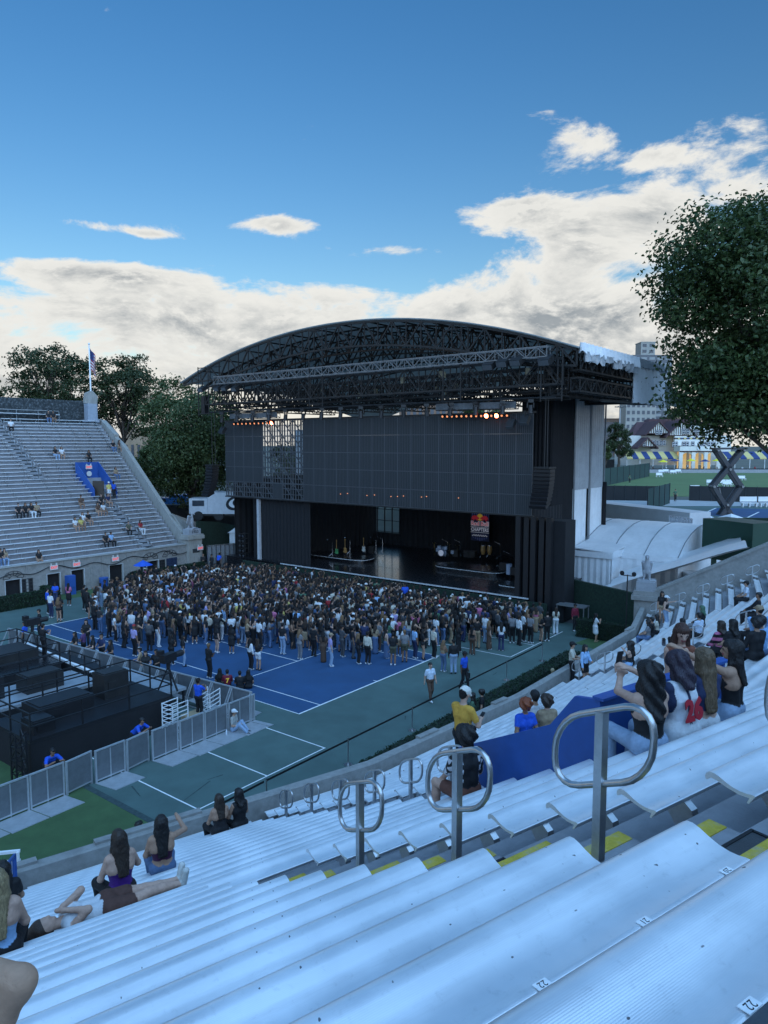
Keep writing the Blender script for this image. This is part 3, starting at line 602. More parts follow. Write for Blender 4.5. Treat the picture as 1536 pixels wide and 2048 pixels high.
for j, (u, v) in enumerate([(885,1485),(808,1512),(737,1535),(670,1553),(613,1562),(563,1575)]):
    d = [8.37,7.36,6.29,5.12,3.97,2.82][j]; hoop_rail(NS, 0, 15.03, d, [7.03,6.45,5.85,5.22,4.68,4.07][j], '%s steel hoop handrail going down below the blue stairwell box' % ['first','second','third','fourth','fifth','lowest'][j], gp)
for j, k in enumerate([1,3,5,9,12]):
    hoop_rail(NS, 2, c_aisle(k), .16+.565*k+.2, NS.zb(k)+.62, '%s steel hoop handrail up the middle aisle from the field wall' % ORD[j], gp)
for j, k in enumerate([1,3,5,7,9]):
    T1 = NS.t1(3, .35+.565*k)-.25; hoop_rail(NS, 3, T1-1.05, .16+.565*k+.2, NS.zb(k)+.62, '%s steel hoop handrail up the end aisle beside the eagle parapet' % ORD[j], gp)
# stickers: placed where the numbers read on the bench backs
for (u, v, k, num, lab) in [(1066,1954,26,'22','22 on the bench edge at bottom centre'),(1269.5,1831,26,'21','21 on the second nearest bench'),(1435,1732,26,'20','20 near the end of the second nearest bench'),(1453,1981,27,'22','22 with torn edges on the nearest bench')]:
    p = G(u, v, NS.zb(k)-.022); sticker(k, float((p[:2]-NS.sec[0][0])@NS.sec[0][1]), num, lab)
# blue stairwell box (vomitory) in the near section
vb = thing('stairwell_box', 'blue painted plywood box around the stairwell among the near benches', 'stairwell', NS.P(0, 15, 10.5, 4))
t_a, t_b, d_lo, d_hi = 14.25, 16.65, 9.7, 11.75
zS = lambda d: NS.zb((d-.56)/NS.run)
mb = MB(); mb.prism([NS.P(0, t_a, d_lo-.25, zS(d_lo)-.75), NS.P(0, t_a, d_hi, zS(d_hi)-.9), NS.P(0, t_a, d_hi, zS(d_hi)+.72), NS.P(0, t_a, d_hi-.35, zS(d_hi)+.66), NS.P(0, t_a, d_hi-.7, zS(d_hi-.7)+.62), NS.P(0, t_a, d_lo-.25, zS(d_lo)+.56)], tuple(np.append(NS.sec[0][1]*.06, 0))); part('side_panel', mb, m_bluep, vb)
mb = MB(); mb.prism([NS.P(0, t_b, d_lo-.25, zS(d_lo)-.75), NS.P(0, t_b, d_hi, zS(d_hi)-.9), NS.P(0, t_b, d_hi, zS(d_hi)+.72), NS.P(0, t_b, d_hi-.35, zS(d_hi)+.62), NS.P(0, t_b, d_hi-.7, zS(d_hi-.7)+.62), NS.P(0, t_b, d_lo-.25, zS(d_lo)+.56)], tuple(np.append(NS.sec[0][1]*.06, 0))); part('side_panel', mb, m_bluep, vb)
mb = MB(); mb.prism([NS.P(0, t_a+.062, d_hi-.06, zS(d_hi)-.9), NS.P(0, t_b-.002, d_hi-.06, zS(d_hi)-.9), NS.P(0, t_b-.002, d_hi-.06, zS(d_hi)+.70), NS.P(0, t_a+.062, d_hi-.06, zS(d_hi)+.70)], tuple(np.append(NS.sec[0][2]*.055, 0))); part('back_panel', mb, m_bluep, vb)
mb = MB(); rz0 = atan2(NS.sec[0][1][1], NS.sec[0][1][0]); mb.sweep([(-.04,0),(.10,0),(.10,.03),(-.04,.03)], NS.P(0, t_a-.03, d_hi-.04, zS(d_hi)+.722), NS.P(0, t_b+.09, d_hi-.04, zS(d_hi)+.722), tuple(np.append(NS.sec[0][2], 0))); part('top_rail', mb, m_bluep, vb)
# belt barrier and clipped hedge along the near wall
for j in range(6):
    x = 8.1-4.02*j; mb = MB(); mb.cyl((x,-4.95,.02), (x,-4.95,1.0), .028, n=8); mb.cyl((x,-4.95,.0), (x,-4.95,.03), .16, n=12); mb.cyl((x,-4.95,1.0), (x,-4.95,1.02), .034, n=8)
    solo('barrier_post', mb, m_steel, 'steel belt barrier post beside the hedge, %s from the stage' % ['nearest','second','third','fourth','fifth','sixth'][j], 'post', 'belt barrier posts along the hedge')
mb = MB()
for j in range(5): x = 8.1-4.02*j; mb.bar((x-.03,-4.95,.94), (x-3.99,-4.95,.94), .012, .07)
mb.bar((-12.1,-4.95,.94), (-13.9,-5.0,.94), .012, .07); solo('barrier_belt', mb, m_blk, 'black retractable belt strung along the court edge', 'belt')
def hedge(name, c, d, rz, label, n=None, size=.075, cat='hedge', group=None):
    o = thing(name, label, cat, (c[0], c[1], c[2]-d[2]/2), rz, group)
    b = MB(); b.box((0,0,d[2]/2), (d[0]-.06, d[1]-.06, d[2]-.05)); part('core', b, m_hcore, o, world=False)
    ar = d[0]*d[1]+2*(d[0]+d[1])*d[2]; n = n or int(min(16000, ar*210)); pts = NPR.uniform(-.5,.5,(n,3))*np.array(d); nr = np.zeros((n,3)); w = np.array([d[1]*d[2], d[0]*d[2], d[0]*d[1]*.5]); ax = NPR.choice(3, n, p=w/w.sum()); sg = NPR.choice([-1.,1.], n)
    sg[ax == 2] = 1; idx = np.arange(n); pts[idx, ax] = sg*np.array(d)[ax]/2+NPR.normal(0,.022,n); nr[idx, ax] = sg; pts[:,2] += d[2]/2
    me = leafquads(pts, nr, np.full(n, size), NPR); me.materials.append(m_hedge); f = link(bpy.data.objects.new('foliage', me), o); f['kind'] = 'stuff'; return o
hedge('hedge', (-2.2,-6.75,.45), (20.6,.75,.9), 0, 'long clipped dark green hedge beside the near concrete wall')
hedge('hedge', (14.3,-6.0,.55), (.55,3.3,1.1), 0, 'short clipped hedge behind the woman in white, by the stage')
# eagle parapet of the near stand
m_stone = mat('grey stone paint', (.30,.31,.33), .75, var=.15, vs_=3, bump=.25, bs=25)
def eagle(loc, rz, label, spread=False):
    o = thing('eagle_statue', label, 'statue', loc, rz)
    b = MB(); b.box((0,0,.04), (.95,.8,.08)); part('plinth', b, m_stone, o, world=False)
    pr = [((0,.04,.50),(0,0,.80),.17,.20,'s'),((0,0,.80),(0,.02,1.05),.19,.13,'s'),((0,.02,1.05),(0,.05,1.28),.115,.10,'s'),((0,.06,1.36),(0,.12,1.37),.115,.095,'s'),((0,.20,1.36),(0,.30,1.31),.055,.028,'s'),((0,.30,1.31),(0,.315,1.24),.028,.014,'s'),
          ((-.12,.08,.52),(-.15,.12,.16),.11,.055,'s'),((.12,.08,.52),(.15,.12,.16),.11,.055,'s'),((-.15,.12,.12),(-.16,.29,.10),.05,.04,'s'),((.15,.12,.12),(.16,.29,.10),.05,.04,'s'),((0,-.12,.40),(0,-.32,.10),.11,.09,'s')]
    for sx in (-1,1):
        if spread:
            for q in range(6): pr.append(((sx*(.18+.05*q), -.03-.02*q, 1.12+.012*q),(sx*(.12+.085*q), -.14-.02*q, .30+.05*q),.085,.04,'s'))
        else:
            for q in range(4): pr.append(((sx*(.20-.02*q), -.02-.05*q, 1.02-.05*q),(sx*(.16-.03*q), -.20-.05*q, .22-.02*q),.105-.012*q,.035,'s'))
    sdf_mesh_obj('body', pr, .028, {'s':(.30,.32,.35)}, o, k=.03, m=m_stone); return o
# ================================================================== far (left) grandstand
ls = thing('grandstand', 'far concrete grandstand with rows of aluminium benches on the left', 'grandstand', (2,42,0))
NROW = 37
for i in range(3): mb = MB(); terrace(LS, i, NROW, mb); part('terrace_steps', mb, m_tread, ls)
lw = thing('field_wall', 'weathered concrete front wall with doorways below the far grandstand', 'wall', (2,32.5,0))
for i in (1,2): mb = MB(); wall_run(LS, i, mb, 2.62); part('wall_panel', mb, m_conc, lw)
# front wall of the straight part, built as piers, lintel and dado around the doorways
WT = 2.62; YW = 32.6; doors = [(-2.95,-1.75,1.72),(.2,1.3,1.75),(2.15,3.3,1.78),(5.45,6.75,1.74),(9.0,10.25,1.62)]
mb = MB(); edges = [-4.2]+[q for a, b, h in doors for q in (a, b)]+[13.2]
for a, b in zip(edges[0::2], edges[1::2]): m2 = MB(); m2.box(((a+b)/2, YW+.14, WT/2-.25), (b-a, .28, WT+.5)); part('wall_pier', m2, m_conc, lw)
for a, b, h in doors: m2 = MB(); m2.box(((a+b)/2, YW+.14, (WT+h)/2), (b-a, .276, WT-h)); part('lintel', m2, m_conc, lw)
m2 = MB(); m2.sweep([(-.10,0),(.30,0),(.30,.10),(-.02,.10),(-.10,.05)], (13.2,YW,WT), (-4.2,YW,WT), (0,1,0)); part('coping', m2, m_conc, lw)
for q in (-3.6,-1.3,1.7,3.9,4.9,7.2,8.3,11.2,12.4): m2 = MB(); m2.box((q, YW-.02, WT/2), (.16,.04,WT)); part('pilaster', m2, m_conc, lw)
for (a, b, h) in doors:
    r = thing('doorway', {-2.95:'dark open doorway at the left edge of the far wall', .2:'dark open doorway behind the man in blue', 2.15:'dark open doorway right of the blue booth', 5.45:'dark open doorway in the middle of the far wall', 9.0:'dark open doorway beside the blue shutters'}[a], 'doorway', ((a+b)/2, YW+.5, 0))
    m2 = MB(); m2.box(((a+b)/2, YW+.255, h/2), (b-a+.1, .02, h+.1)); part('shade_sheet', m2, m_blkcloth, r)  # black sheet close behind the opening stands in for the shade inside
    m2 = MB(); m2.box((b-.02, YW-.01, h/2), (.07,.12,h)); m2.box((a+.02, YW-.01, h/2), (.05,.10,h)); m2.box(((a+b)/2, YW-.01, h-.02), (b-a-.1,.10,.05)); part('door_frame', m2, mat('pale frame paint', (.42,.44,.45), .6, var=.15, vs_=4), r)
def grate(x0, x1, h, label, m):
    g_ = thing('window_grate', label, 'grate', ((x0+x1)/2, YW-.06, .3)); b = MB(); b.box(((x0+x1)/2, YW-.022, (h+.35)/2), (x1-x0, .02, h-.35)); part('dark_pane', b, m_blk, g_)
    b = MB(); n = 3
    for q in range(n+1): x = x0+(x1-x0)*q/n; b.box((x, YW-.05, (h+.3)/2), (.035,.03,h-.3))
    for q in range(6): b.box(((x0+x1)/2, YW-.05, .32+(h-.34)*q/5), (x1-x0,.028,.03))
    part('bars', b, m, g_)
m_iron = mat('dark iron', (.05,.055,.06), .6, .4, var=.2, vs_=8); m_navy = mat('navy shutter', (.02,.035,.075), .5, var=.2, vs_=4)
grate(-1.7,-.9,1.62,'barred iron window beside the leftmost far doorway', m_iron); grate(8.4,8.95,1.55,'barred iron window left of the far right doorway', m_iron); grate(10.3,10.85,1.55,'barred iron window right of the far right doorway', m_iron)
for x, w in ((11.05,'left'),(11.62,'right')):
    b = MB(); b.box((x+.26, YW-.04, .95), (.53,.05,1.3))
    for q in range(5): b.box((x+.26, YW-.075, .42+.26*q), (.44,.02,.05))
    solo('shutter', b, m_navy, '%s leaf of the navy shutters in the far wall' % w, 'shutter', 'navy shutters')
for x, w in ((-2.3,'left'),(9.4,'middle'),(11.4,'right')):       # fan-shaped iron arches
    b = MB(); c = (x, YW-.05, 1.78)
    b.tube([(x+.75*cos(a), YW-.05, 1.78+.55*sin(a)) for a in np.linspace(0, pi, 12)], .02, 5); b.tube([(x+.3*cos(a), YW-.05, 1.78+.22*sin(a)) for a in np.linspace(0, pi, 8)], .018, 5)
    for a in np.linspace(0, pi, 7): b.bar((x+.3*cos(a), YW-.05, 1.78+.22*sin(a)), (x+.75*cos(a), YW-.05, 1.78+.55*sin(a)), .03)
    solo('fan_grille', b, m_iron, '%s fan-shaped iron grille on the far wall' % w, 'grille', 'fan grilles')
m_red = mat('exit red', (.55,.03,.03), .5, var=.05, emit=(1,.10,.08), es=.5); m_exw = mat('exit housing', (.62,.62,.60), .5, var=.05)
def exit_sign(c, n, label, sc=1.):
    r = Vector((-n[1], n[0], 0)); r = -r if False else r; o = thing('exit_sign', label, 'sign', c, group='exit signs')
    b = MB(); b.box((c[0], c[1], c[2]), (.62*sc, .09, .36*sc), atan2(r.y, r.x)); part('housing', b, m_exw, o)
    f = Vector(c)+Vector((n[0], n[1], 0))*.05; lettering('EXIT', .27*sc, f, (r.x, r.y, 0), (0,0,1), m_red, o, ext=.004, bold=.008)
    b = MB()
    for s in (-1,1): b.cyl(Vector(c)+r*(.2*s*sc)+Vector((0,0,.18*sc)), Vector(c)+r*(.22*s*sc)+Vector((0,0,.32*sc)), .05*sc, .07*sc, 6)
    part('emergency_lamp', b, m_exw, o)
for x, w in ((.75,'above the leftmost pair of doorways'),(2.6,'above the doorway right of the blue booth'),(6.0,'above the middle doorway of the far wall'),(14.35,'on the eagle pillar of the far wall')): exit_sign((x, YW-.14 if x < 14 else 32.05, 2.2), (0,-1), 'red exit sign %s' % w)
pts = []
for q in range(60): x = -4.2+18.2*q/59; pts.append((x, YW-.10, 2.05+.18*sin(x*1.9)+.12*sin(x*.7+1)))
b = MB(); b.tube(pts, .035, 5); solo('cable', b, m_blk, 'black cable looped along the far concrete wall', 'cable')
# benches
for k in range(NROW):
    dd = .3+LS.run*k
    for i in (0,1):
        T0, T1 = LS.t0(i, dd), LS.t1(i, dd); sp = []; a = T0+(.45 if i == 0 else 0); last = 'beside the end parapet'
        xs_ = lambda X: 13.2-X
        if i == 0:
            cuts = []
            if k <= 14: c = 3.1+.03*k; cuts.append((c-.45, c+.45))               # lower aisle below the blue box
            if 15 <= k <= 20: cuts.append((1.9, 4.4))
            if k >= 20: c = 8.0; cuts.append((c-.55, c+.55))
            for q, c in enumerate(cuts): sp.append((a, c[0], 'between the aisle and the end parapet' if q == 0 else 'between the two aisles')); a = c[1]; last = 'left of the aisle'
            sp.append((a, T1, last))
        else:
            T1 = min(T1, 7.); sp.append((T0, T1, 'in the bend at the picture edge'))
        for x, y, w in sp:
            if y-x > .4: bench(LS, i, k, x, y, '%s row far grandstand bench, %s' % (ORD[k], w), 'aluminium benches of the far grandstand', light=True)
# aisle half steps (dark gaps) and hoop rails of the far stand
b = MB(); b2 = MB()
st_ = thing('aisle_steps', 'dark aisle steps climbing the far grandstand', 'steps', (5,45,6))
for k in range(20, NROW):
    zt = LS.zb(k)-SH; p = LS.P(0, 8.0, .16+.5*k+.33, zt+.08); b = MB(); b.box(p, (1.08,.3,.16)); part('half_step', b, m_tread, st_); b = MB(); b.box((p[0], p[1]-.155, zt+.075), (1.0,.012,.145)); part('dark_riser', b, m_dark, st_)
for k in range(0, 15):
    zt = LS.zb(k)-SH; p = LS.P(0, 3.1+.03*k, .16+.5*k+.33, zt+.08); b = MB(); b.box(p, (.88,.3,.16)); part('half_step', b, m_tread, st_); b = MB(); b.box((p[0], p[1]-.155, zt+.075), (.8,.012,.145)); part('dark_riser', b, m_dark, st_)
for j, k in enumerate(range(20, NROW, 2)): hoop_rail(LS, 0, 8.0, .16+.5*k+.3, LS.zb(k)+.6, '%s hoop handrail up the far upper aisle' % ORD[j], 'hoop handrails of the far grandstand')
for j, k in enumerate(range(1, 14, 3)): hoop_rail(LS, 0, 3.1+.03*k, .16+.5*k+.3, LS.zb(k)+.6, '%s hoop handrail up the far lower aisle' % ORD[j], 'hoop handrails of the far grandstand')
# blue stairwell box of the far stand
zL = lambda d: LS.z0+LS.rise*(d-.5)/LS.run
o = thing('stairwell_box', 'blue stairwell box in the far grandstand with exit sign', 'stairwell', LS.P(0, 3.1, 9, 5))
for t in (2.0, 4.28):
    b = MB(); b.prism([LS.P(0,t,7.6,zL(7.6)-.6), LS.P(0,t,10.7,zL(10.7)-.6), LS.P(0,t,10.7,zL(10.7)+.95), LS.P(0,t,10.3,zL(10.3)+.95), LS.P(0,t,7.6,zL(7.6)+.55)], (-.07,0,0)); part('side_panel', b, m_bluep, o)
b = MB(); b.prism([LS.P(0,2.08,10.62,zL(7.8)-.8), LS.P(0,4.27,10.62,zL(7.8)-.8), LS.P(0,4.27,10.62,zL(10.7)+.93), LS.P(0,2.08,10.62,zL(10.7)+.93)], (0,.07,0)); part('back_panel', b, m_bluep, o)
q = LS.P(0,3.1,10.5,zL(10.7)+.55); b = MB(); b.cyl((q[0],q[1],q[2]-.72),(q[0],q[1]-.03,q[2]-.72),.26,n=16); part('round_badge', b, m_exw, o)
exit_sign((q[0], q[1], q[2]-.1), (0,-1), 'red exit sign on the blue stairwell box')
b = MB(); q = LS.P(0,3.85,7.7,zL(7.6)-.4); b.box((q[0],q[1],q[2]+.75),(.06,1.1,1.9),.5); b.box((q[0]+.02,q[1]-.02,q[2]+.75),(.10,1.0,1.8),.5); solo('door_leaf', b, [mat('brown door',(.05,.035,.025),.6)], 'dark door leaf standing open below the blue stairwell box', 'door')
# end parapet, pillar with eagle, top hedge screen and railing
zE = lambda d: 2.9+.66*d
pe = thing('parapet', 'sloping concrete end parapet of the far grandstand', 'wall', (14.5,40,0)); sk = .17
m_par = mat('streaked pale concrete', (.33,.32,.29), .85, var=.25, vs_=1.2, bump=.3, bs=20, col2=(.21,.20,.185), c2s=.58, stretch=(1,1,.35))
b = MB(); e = lambda d, z, w=0: (13.25+sk*d+w, 32.6+d, z)
b.prism([e(.9,-1),e(15.2,-1),e(15.2,zE(15.2)-.45),e(13.2,zE(13.2)),e(2.4,zE(2.4)-.1),e(.9,3.6)], (.42,0,0)); part('slope', b, m_par, pe)
b = MB(); b.prism([e(15.2,-1),e(20.4,-1),e(20.4,14.5),e(18.6,14.3),e(15.2,zE(15.2)-.2)], (.55,0,0)); part('upper_block', b, m_par, pe)
b = MB(); b.prism([(14.0,33.6,3.55),(17.4,36.2,3.4),(17.4,36.2,4.0),(14.0,35.6,5.2)], (.0,.3,0)); part('side_slope', b, m_par, pe)
pl_ = thing('pillar', 'square concrete pillar dated 1923 under the far eagle', 'pillar', (13.9,32.6,0))
b = MB(); b.box((13.95,32.72,1.55),(1.5,1.0,3.1)); part('shaft', b, m_par, pl_)
b = MB(); b.box((13.95,32.7,3.22),(1.85,1.3,.3)); b.box((13.95,32.7,3.42),(1.7,1.2,.14)); part('cap', b, m_par, pl_)
b = MB(); b.box((13.95,32.7,3.74),(1.3,.95,.5)); part('date_block', b, m_stone, pl_); lettering('1923', .38, (13.95,32.215,3.73), (1,0,0), (0,0,1), mat('dark cut letters',(.08,.09,.10),.8), pl_, ext=.012, bold=.006)
b = MB(); b.box((14.0,32.2,2.0),(.75,.03,.36)); part('plaque', b, m_iron, pl_)
eagle((13.95,32.7,3.99), radians(-150), 'grey stone eagle statue on the far pillar, wings folded', True)
b = MB(); topd = .16+.5*NROW+.7
scr = thing('ivy_screen', 'dark ivy covered screen along the top of the far grandstand', 'hedge', (0, 32.6+topd, 14)); b.box((3.5,32.6+topd+.6,14.7),(26,.3,3.3)); b.box((-24,32.6+topd+.1,14.7),(29.4,.3,3.3),.06); part('panel', b, mat('camouflage ivy', (.035,.042,.045), .95, var=.6, vs_=5, bump=1., bs=22, col2=(.10,.11,.115), c2s=.60, det=8), scr)
rl = thing('railing', 'steel pipe railing and top bench behind the far rows', 'railing', (3, 32.6+topd, 14)); b = MB()
for z in (14.75,15.15): b.bar((-12,32.6+topd+.2,z),(12.2,32.6+topd+.2,z),.06)
for x in np.arange(-12,12.3,2.2): b.bar((x,32.6+topd+.2,14.0),(x,32.6+topd+.2,15.15),.05)
part('rails', b, m_steel, rl); b = MB(); b.box((0.5,32.6+topd-.1,14.75),(23,.5,.06)); part('top_plank', b, m_alu, rl)
b = MB(); b.box((15.6,51.8,15.2),(1.1,.8,1.7)); b.box((15.6,51.8,14.2),(1.4,1.0,.3)); solo('utility_cabinet', b, mat('grey cabinet',(.30,.33,.38),.5), 'grey utility cabinet at the top corner of the far grandstand', 'cabinet')
b = MB(); b.prism([(15.1,52,16.1),(16.5,52,16.0),(16.6,52,16.9),(16.0,52,17.5),(15.3,52,17.2)], (0,.5,0)); solo('wrapped_statue', b, m_par, 'pale wrapped statue on top of the far cabinet', 'statue')
# flag pole
fp = VY(183, 825, 52.4); o = thing('flagpole', 'tall white flagpole with drooping striped flag behind the far stand', 'flagpole', (fp[0],52.4,13.2))
ft = VY(181, 690, 52.4); b = MB(); b.cyl((fp[0],52.4,13.2),(fp[0],52.4,ft[2]),.11,.06,10); b.ball((fp[0],52.4,ft[2]+.1),.12); part('pole', b, m_white, o, smooth=True)
cols = [mat('flag red',(.30,.03,.05),.8), mat('flag white',(.55,.53,.52),.8), mat('flag blue',(.03,.04,.13),.8)]; b = MB(); nz, nx = 13, 8
for iz in range(nz):
    for ix in range(nx):
        def fpnt(i, j): u = i/nx; v = j/nz; return (fp[0]+.08+.75*u*(1-.25*v)+.05*sin(5*u+3*v), 52.4+.18*sin(7*u+2*v), ft[2]-.25-2.3*v-.9*u*(1-v*.3)-.25*u)
        b.cur = 2 if (ix < 4 and iz < 6) else (iz % 2); b.add([fpnt(ix,iz),fpnt(ix+1,iz),fpnt(ix+1,iz+1),fpnt(ix,iz+1)], [(0,1,2,3)])
part('flag', b, cols, o, smooth=True)
# hedge tubs and green screens along the far wall
hedge('hedge', (11.6,31.4,.5), (5.2,.6,1.0), 0, 'clipped hedge in front of the navy shutters', size=.10)
hedge('hedge', (7.6,31.0,.5), (.7,2.2,1.0), .3, 'short hedge stub beside the middle far doorway', size=.10)
hedge('hedge', (-3.6,30.2,.5), (6.2,.6,1.0), .0, 'clipped hedge at the left edge below the far wall', size=.10)
hedge('hedge', (-.35,31.1,.5), (.6,1.9,1.0), .0, 'hedge end turning to the far wall beside the man in blue', size=.10)
b = MB(); b.box((1.72,31.9,.75),(.62,.5,1.5)); b.box((1.72,31.62,1.0),(.5,.05,.8)); solo('blue_booth', b, m_bluep, 'blue booth standing between two far doorways', 'booth')
b = MB(); b.cyl((4.55,31.9,0),(4.55,31.9,.85),.3,.36,12); b.cyl((4.55,31.9,.85),(4.55,31.9,.92),.38,n=12); solo('trash_can', b, m_bluep, 'blue trash can against the far wall', 'trash can')
# gate and dark green screens between the far stand and the stage
b = MB(); b.prism([(14.9,33,0),(21.5,34.5,0),(21.5,34.5,3.3),(18,33.7,4.2),(14.9,33,4.6)], (-.1,.2,0)); solo('green_screen', b, m_gwall, 'dark green ivy screen behind the far eagle pillar', 'screen')
o = thing('mesh_gate', 'grey steel mesh gate behind the black clad group', 'gate', (16.5,31.9,0)); b = MB()
for q in range(9): x = 15.0+.42*q; b.box((x,31.9-.12*q,1.2),(.06,.06,2.4))
for z in (.15,2.35): b.bar((15.0,31.9,z),(18.4,30.94,z),.06)
part('frame', b, m_steel, o); b = MB(); b.quad((15,31.93,.2),(18.4,30.97,.2),(18.4,30.97,2.3),(15,31.93,2.3)); part('mesh_panel', b, mat('gate mesh',(.16,.17,.18),.7,var=.2,vs_=10,bump=.5,bs=90), o)
# folded blue chairs parked on the court edge
for j in range(9):
    x, y = 9.6+.62*(j%5), 27.0+.75*(j//5)+.2*(j%2); o = thing('folding_chair', 'folded blue chair stacked on its side by the crowd near the far hedge', 'chair', (x,y,0), .4, 'folded blue chairs'); b = MB()
    b.bar((-.25,0,.1),(.25,.25,.85),.05); b.bar((-.25,.3,.85),(.25,.0,.1),.05); b.bar((-.28,.35,.5),(.3,.35,.5),.05); part('frame', b, m_bluep, o, world=False); b = MB(); b.box((0,.15,.62),(.5,.06,.3)); part('seat', b, m_bluep, o, world=False)
# ================================================================== stage
m_deck = mat('black stage floor', (.012,.012,.014), .28, var=.3, vs_=1.5, coat=.2)
m_truss = mat('dark truss steel', (.030,.029,.029), .5, .3, var=.25, vs_=3); m_rust = mat('brown truss steel', (.045,.030,.024), .6, .2, var=.3, vs_=3)
m_alut = mat('aluminium truss', (.23,.235,.24), .5, .6, var=.2, vs_=5)
m_roofu = mat('grey roof membrane', (.42,.44,.43), .7, var=.12, vs_=.8, bump=.2, bs=3); _g = NG(m_roofu.node_tree); _t = _g.node('ShaderNodeBsdfTranslucent'); _t.inputs[0].default_value = (.40,.42,.41,1); _m = _g.node('ShaderNodeMixShader'); _m.inputs[0].default_value = .45; _g.l.new(m_roofu.node_tree.nodes['Principled BSDF'].outputs[0], _m.inputs[1]); _g.l.new(_t.outputs[0], _m.inputs[2]); _g.l.new(_m.outputs[0], m_roofu.node_tree.nodes['Material Output'].inputs[0])
m_tarp = mat('silver tarpaulin', (.34,.36,.38), .32, .1, var=.15, vs_=1.2, bump=.9, bs=3.5)
m_tent = mat('white tent vinyl', (.74,.76,.78), .45, var=.10, vs_=.8, bump=.5, bs=2.2)
m_led = mat('dark led mesh', (.026,.029,.032), .55, var=.16, vs_=.9, bump=.5, bs=60, stretch=(1,6,.6)); m_seam = mat('led frame', (.070,.076,.084), .5, var=.15, vs_=3)
m_warm = mat('warm lamp lens', (.5,.2,.08), .4, var=0, emit=(1,.34,.14), es=.9); m_hot = mat('hot red lamp lens', (.9,.2,.1), .4, var=0, emit=(1,.16,.06), es=22)
m_lens = mat('lamp lens', (.10,.11,.12), .15, var=.1, vs_=8); m_edge = mat('white stage edging', (.50,.51,.52), .5, var=.2, vs_=4)
dk = thing('stage', 'wide black concert stage deck with green skirt and pale front edge', 'stage', (23,15,0))
b = MB(); b.box((23.6,15.2,.72),(15.1,30.4,1.44)); part('deck', b, m_deck, dk)
b = MB(); b.box((23.55,15.2,1.47),(15.2,30.6,.06)); part('floor', b, m_deck, dk)
b = MB(); b.box((15.92,11.5,1.46),(.06,23.4,.09)); part('front_edge', b, m_edge, dk)
b = MB(); b.box((15.86,13.2,.66),(.12,29.5,1.30)); part('skirt', b, m_gwall, dk)
# rounded risers
def riser(cx, cy, lx, ly, label):
    o = thing('riser', label, 'riser', (cx, cy, 1.5)); n = 28
    def ring(sc, z): return [(cx+sc*lx/2*np.sign(cos(a))*abs(cos(a))**.6, cy+sc*ly/2*np.sign(sin(a))*abs(sin(a))**.35, z) for a in np.linspace(0, 2*pi, n, endpoint=False)]
    b = MB(); b.prism(ring(.98,1.5), (0,0,.36)); part('platform', b, m_deck, o); b = MB(); b.prism(ring(1,1.72), (0,0,.05)); part('white_edge', b, m_edge, o)  # plain white edging band around the riser
riser(20.9,20.6,2.4,6.6,'left rounded black riser with guitars'); riser(22.6,8.2,2.4,6.2,'middle rounded black riser with drum kit and congas'); riser(18.3,1.8,1.6,2.6,'right rounded black riser with keyboard by the wing')
bw = thing('stage_backdrop', 'black cloth walls enclosing the stage', 'backdrop', (29,15,1.5))
def drape(x0, y0, x1, y1, z0, z1, amp=.06, folds=14, nz=6, sag=0., thick=.03, rag=0.):
    L = hypot(x1-x0, y1-y0); dx, dy = (x1-x0)/L, (y1-y0)/L; nx = folds*4; b = MB(); rr = random.Random(int(L*97+z1*13)); ph = [rr.uniform(-.6,.6) for _ in range(nx+1)]; vs = []
    for side in (0,1):
        for j in range(nz+1):
            for i in range(nx+1):
                u = i/nx; v = j/nz; w = amp*sin(i*pi/2+ph[i]*.5)*(.5+.5*v)+side*thick; zz = z1+(z0-z1)*v-sag*sin(pi*u)*(1-v)+(rag*rr.uniform(-1,1) if j == nz else 0)
                vs.append((x0+dx*L*u-dy*w, y0+dy*L*u+dx*w, zz))
    M_ = (nz+1)*(nx+1); fs = []
    for s in (0, M_):
        for j in range(nz):
            for i in range(nx): a = s+j*(nx+1)+i; fs.append((a, a+1, a+nx+2, a+nx+1))
    for i in range(nx): fs.append((i, i+1, M_+i+1, M_+i)); a = nz*(nx+1)+i; fs.append((a, a+1, M_+a+1, M_+a))
    for j in range(nz): a = j*(nx+1); fs.append((a, a+nx+1, M_+a+nx+1, M_+a)); a += nx; fs.append((a, a+nx+1, M_+a+nx+1, M_+a))
    b.add(vs, fs); return b
wl, wr2 = VX(727,1040,31)[1], VX(800,1040,31)[1]
for a, c in ((30.2, wl), (wr2, .4)): part('back_cloth', drape(31,a,31,c,1.5,8.6,.05,int(abs(a-c)*1.6)), m_blkcloth, bw)
part('back_cloth', drape(31,wl,31,wr2,1.5,2.7,.05,8), m_blkcloth, bw); part('back_cloth', drape(31,wl,31,wr2,6.3,8.6,.05,8), m_blkcloth, bw)
part('side_cloth', drape(16.6,-.05,21.3,-.05,1.5,7.4,.05,10), m_blkcloth, bw); part('side_cloth', drape(17,30.3,31,30.3,1.5,8.6,.05,20), m_blkcloth, bw); part('side_cloth', drape(20,24.6,31,24.6,1.5,8.,.05,16), m_blkcloth, bw)
b = MB()
for q in range(6): y = wl+(wr2-wl)*q/5; b.box((30.95,y,4.5),(.08,.10,3.7))
for q in range(4): b.box((30.95,(wl+wr2)/2,2.8+1.15*q),(.07,abs(wl-wr2),.07))
for q in range(5): y0 = wl+(wr2-wl)*q/5; y1 = wl+(wr2-wl)*(q+1)/5; b.bar((30.95,y0,5.1),(30.95,y1,6.2),.05)
part('open_lattice', b, m_truss, bw)
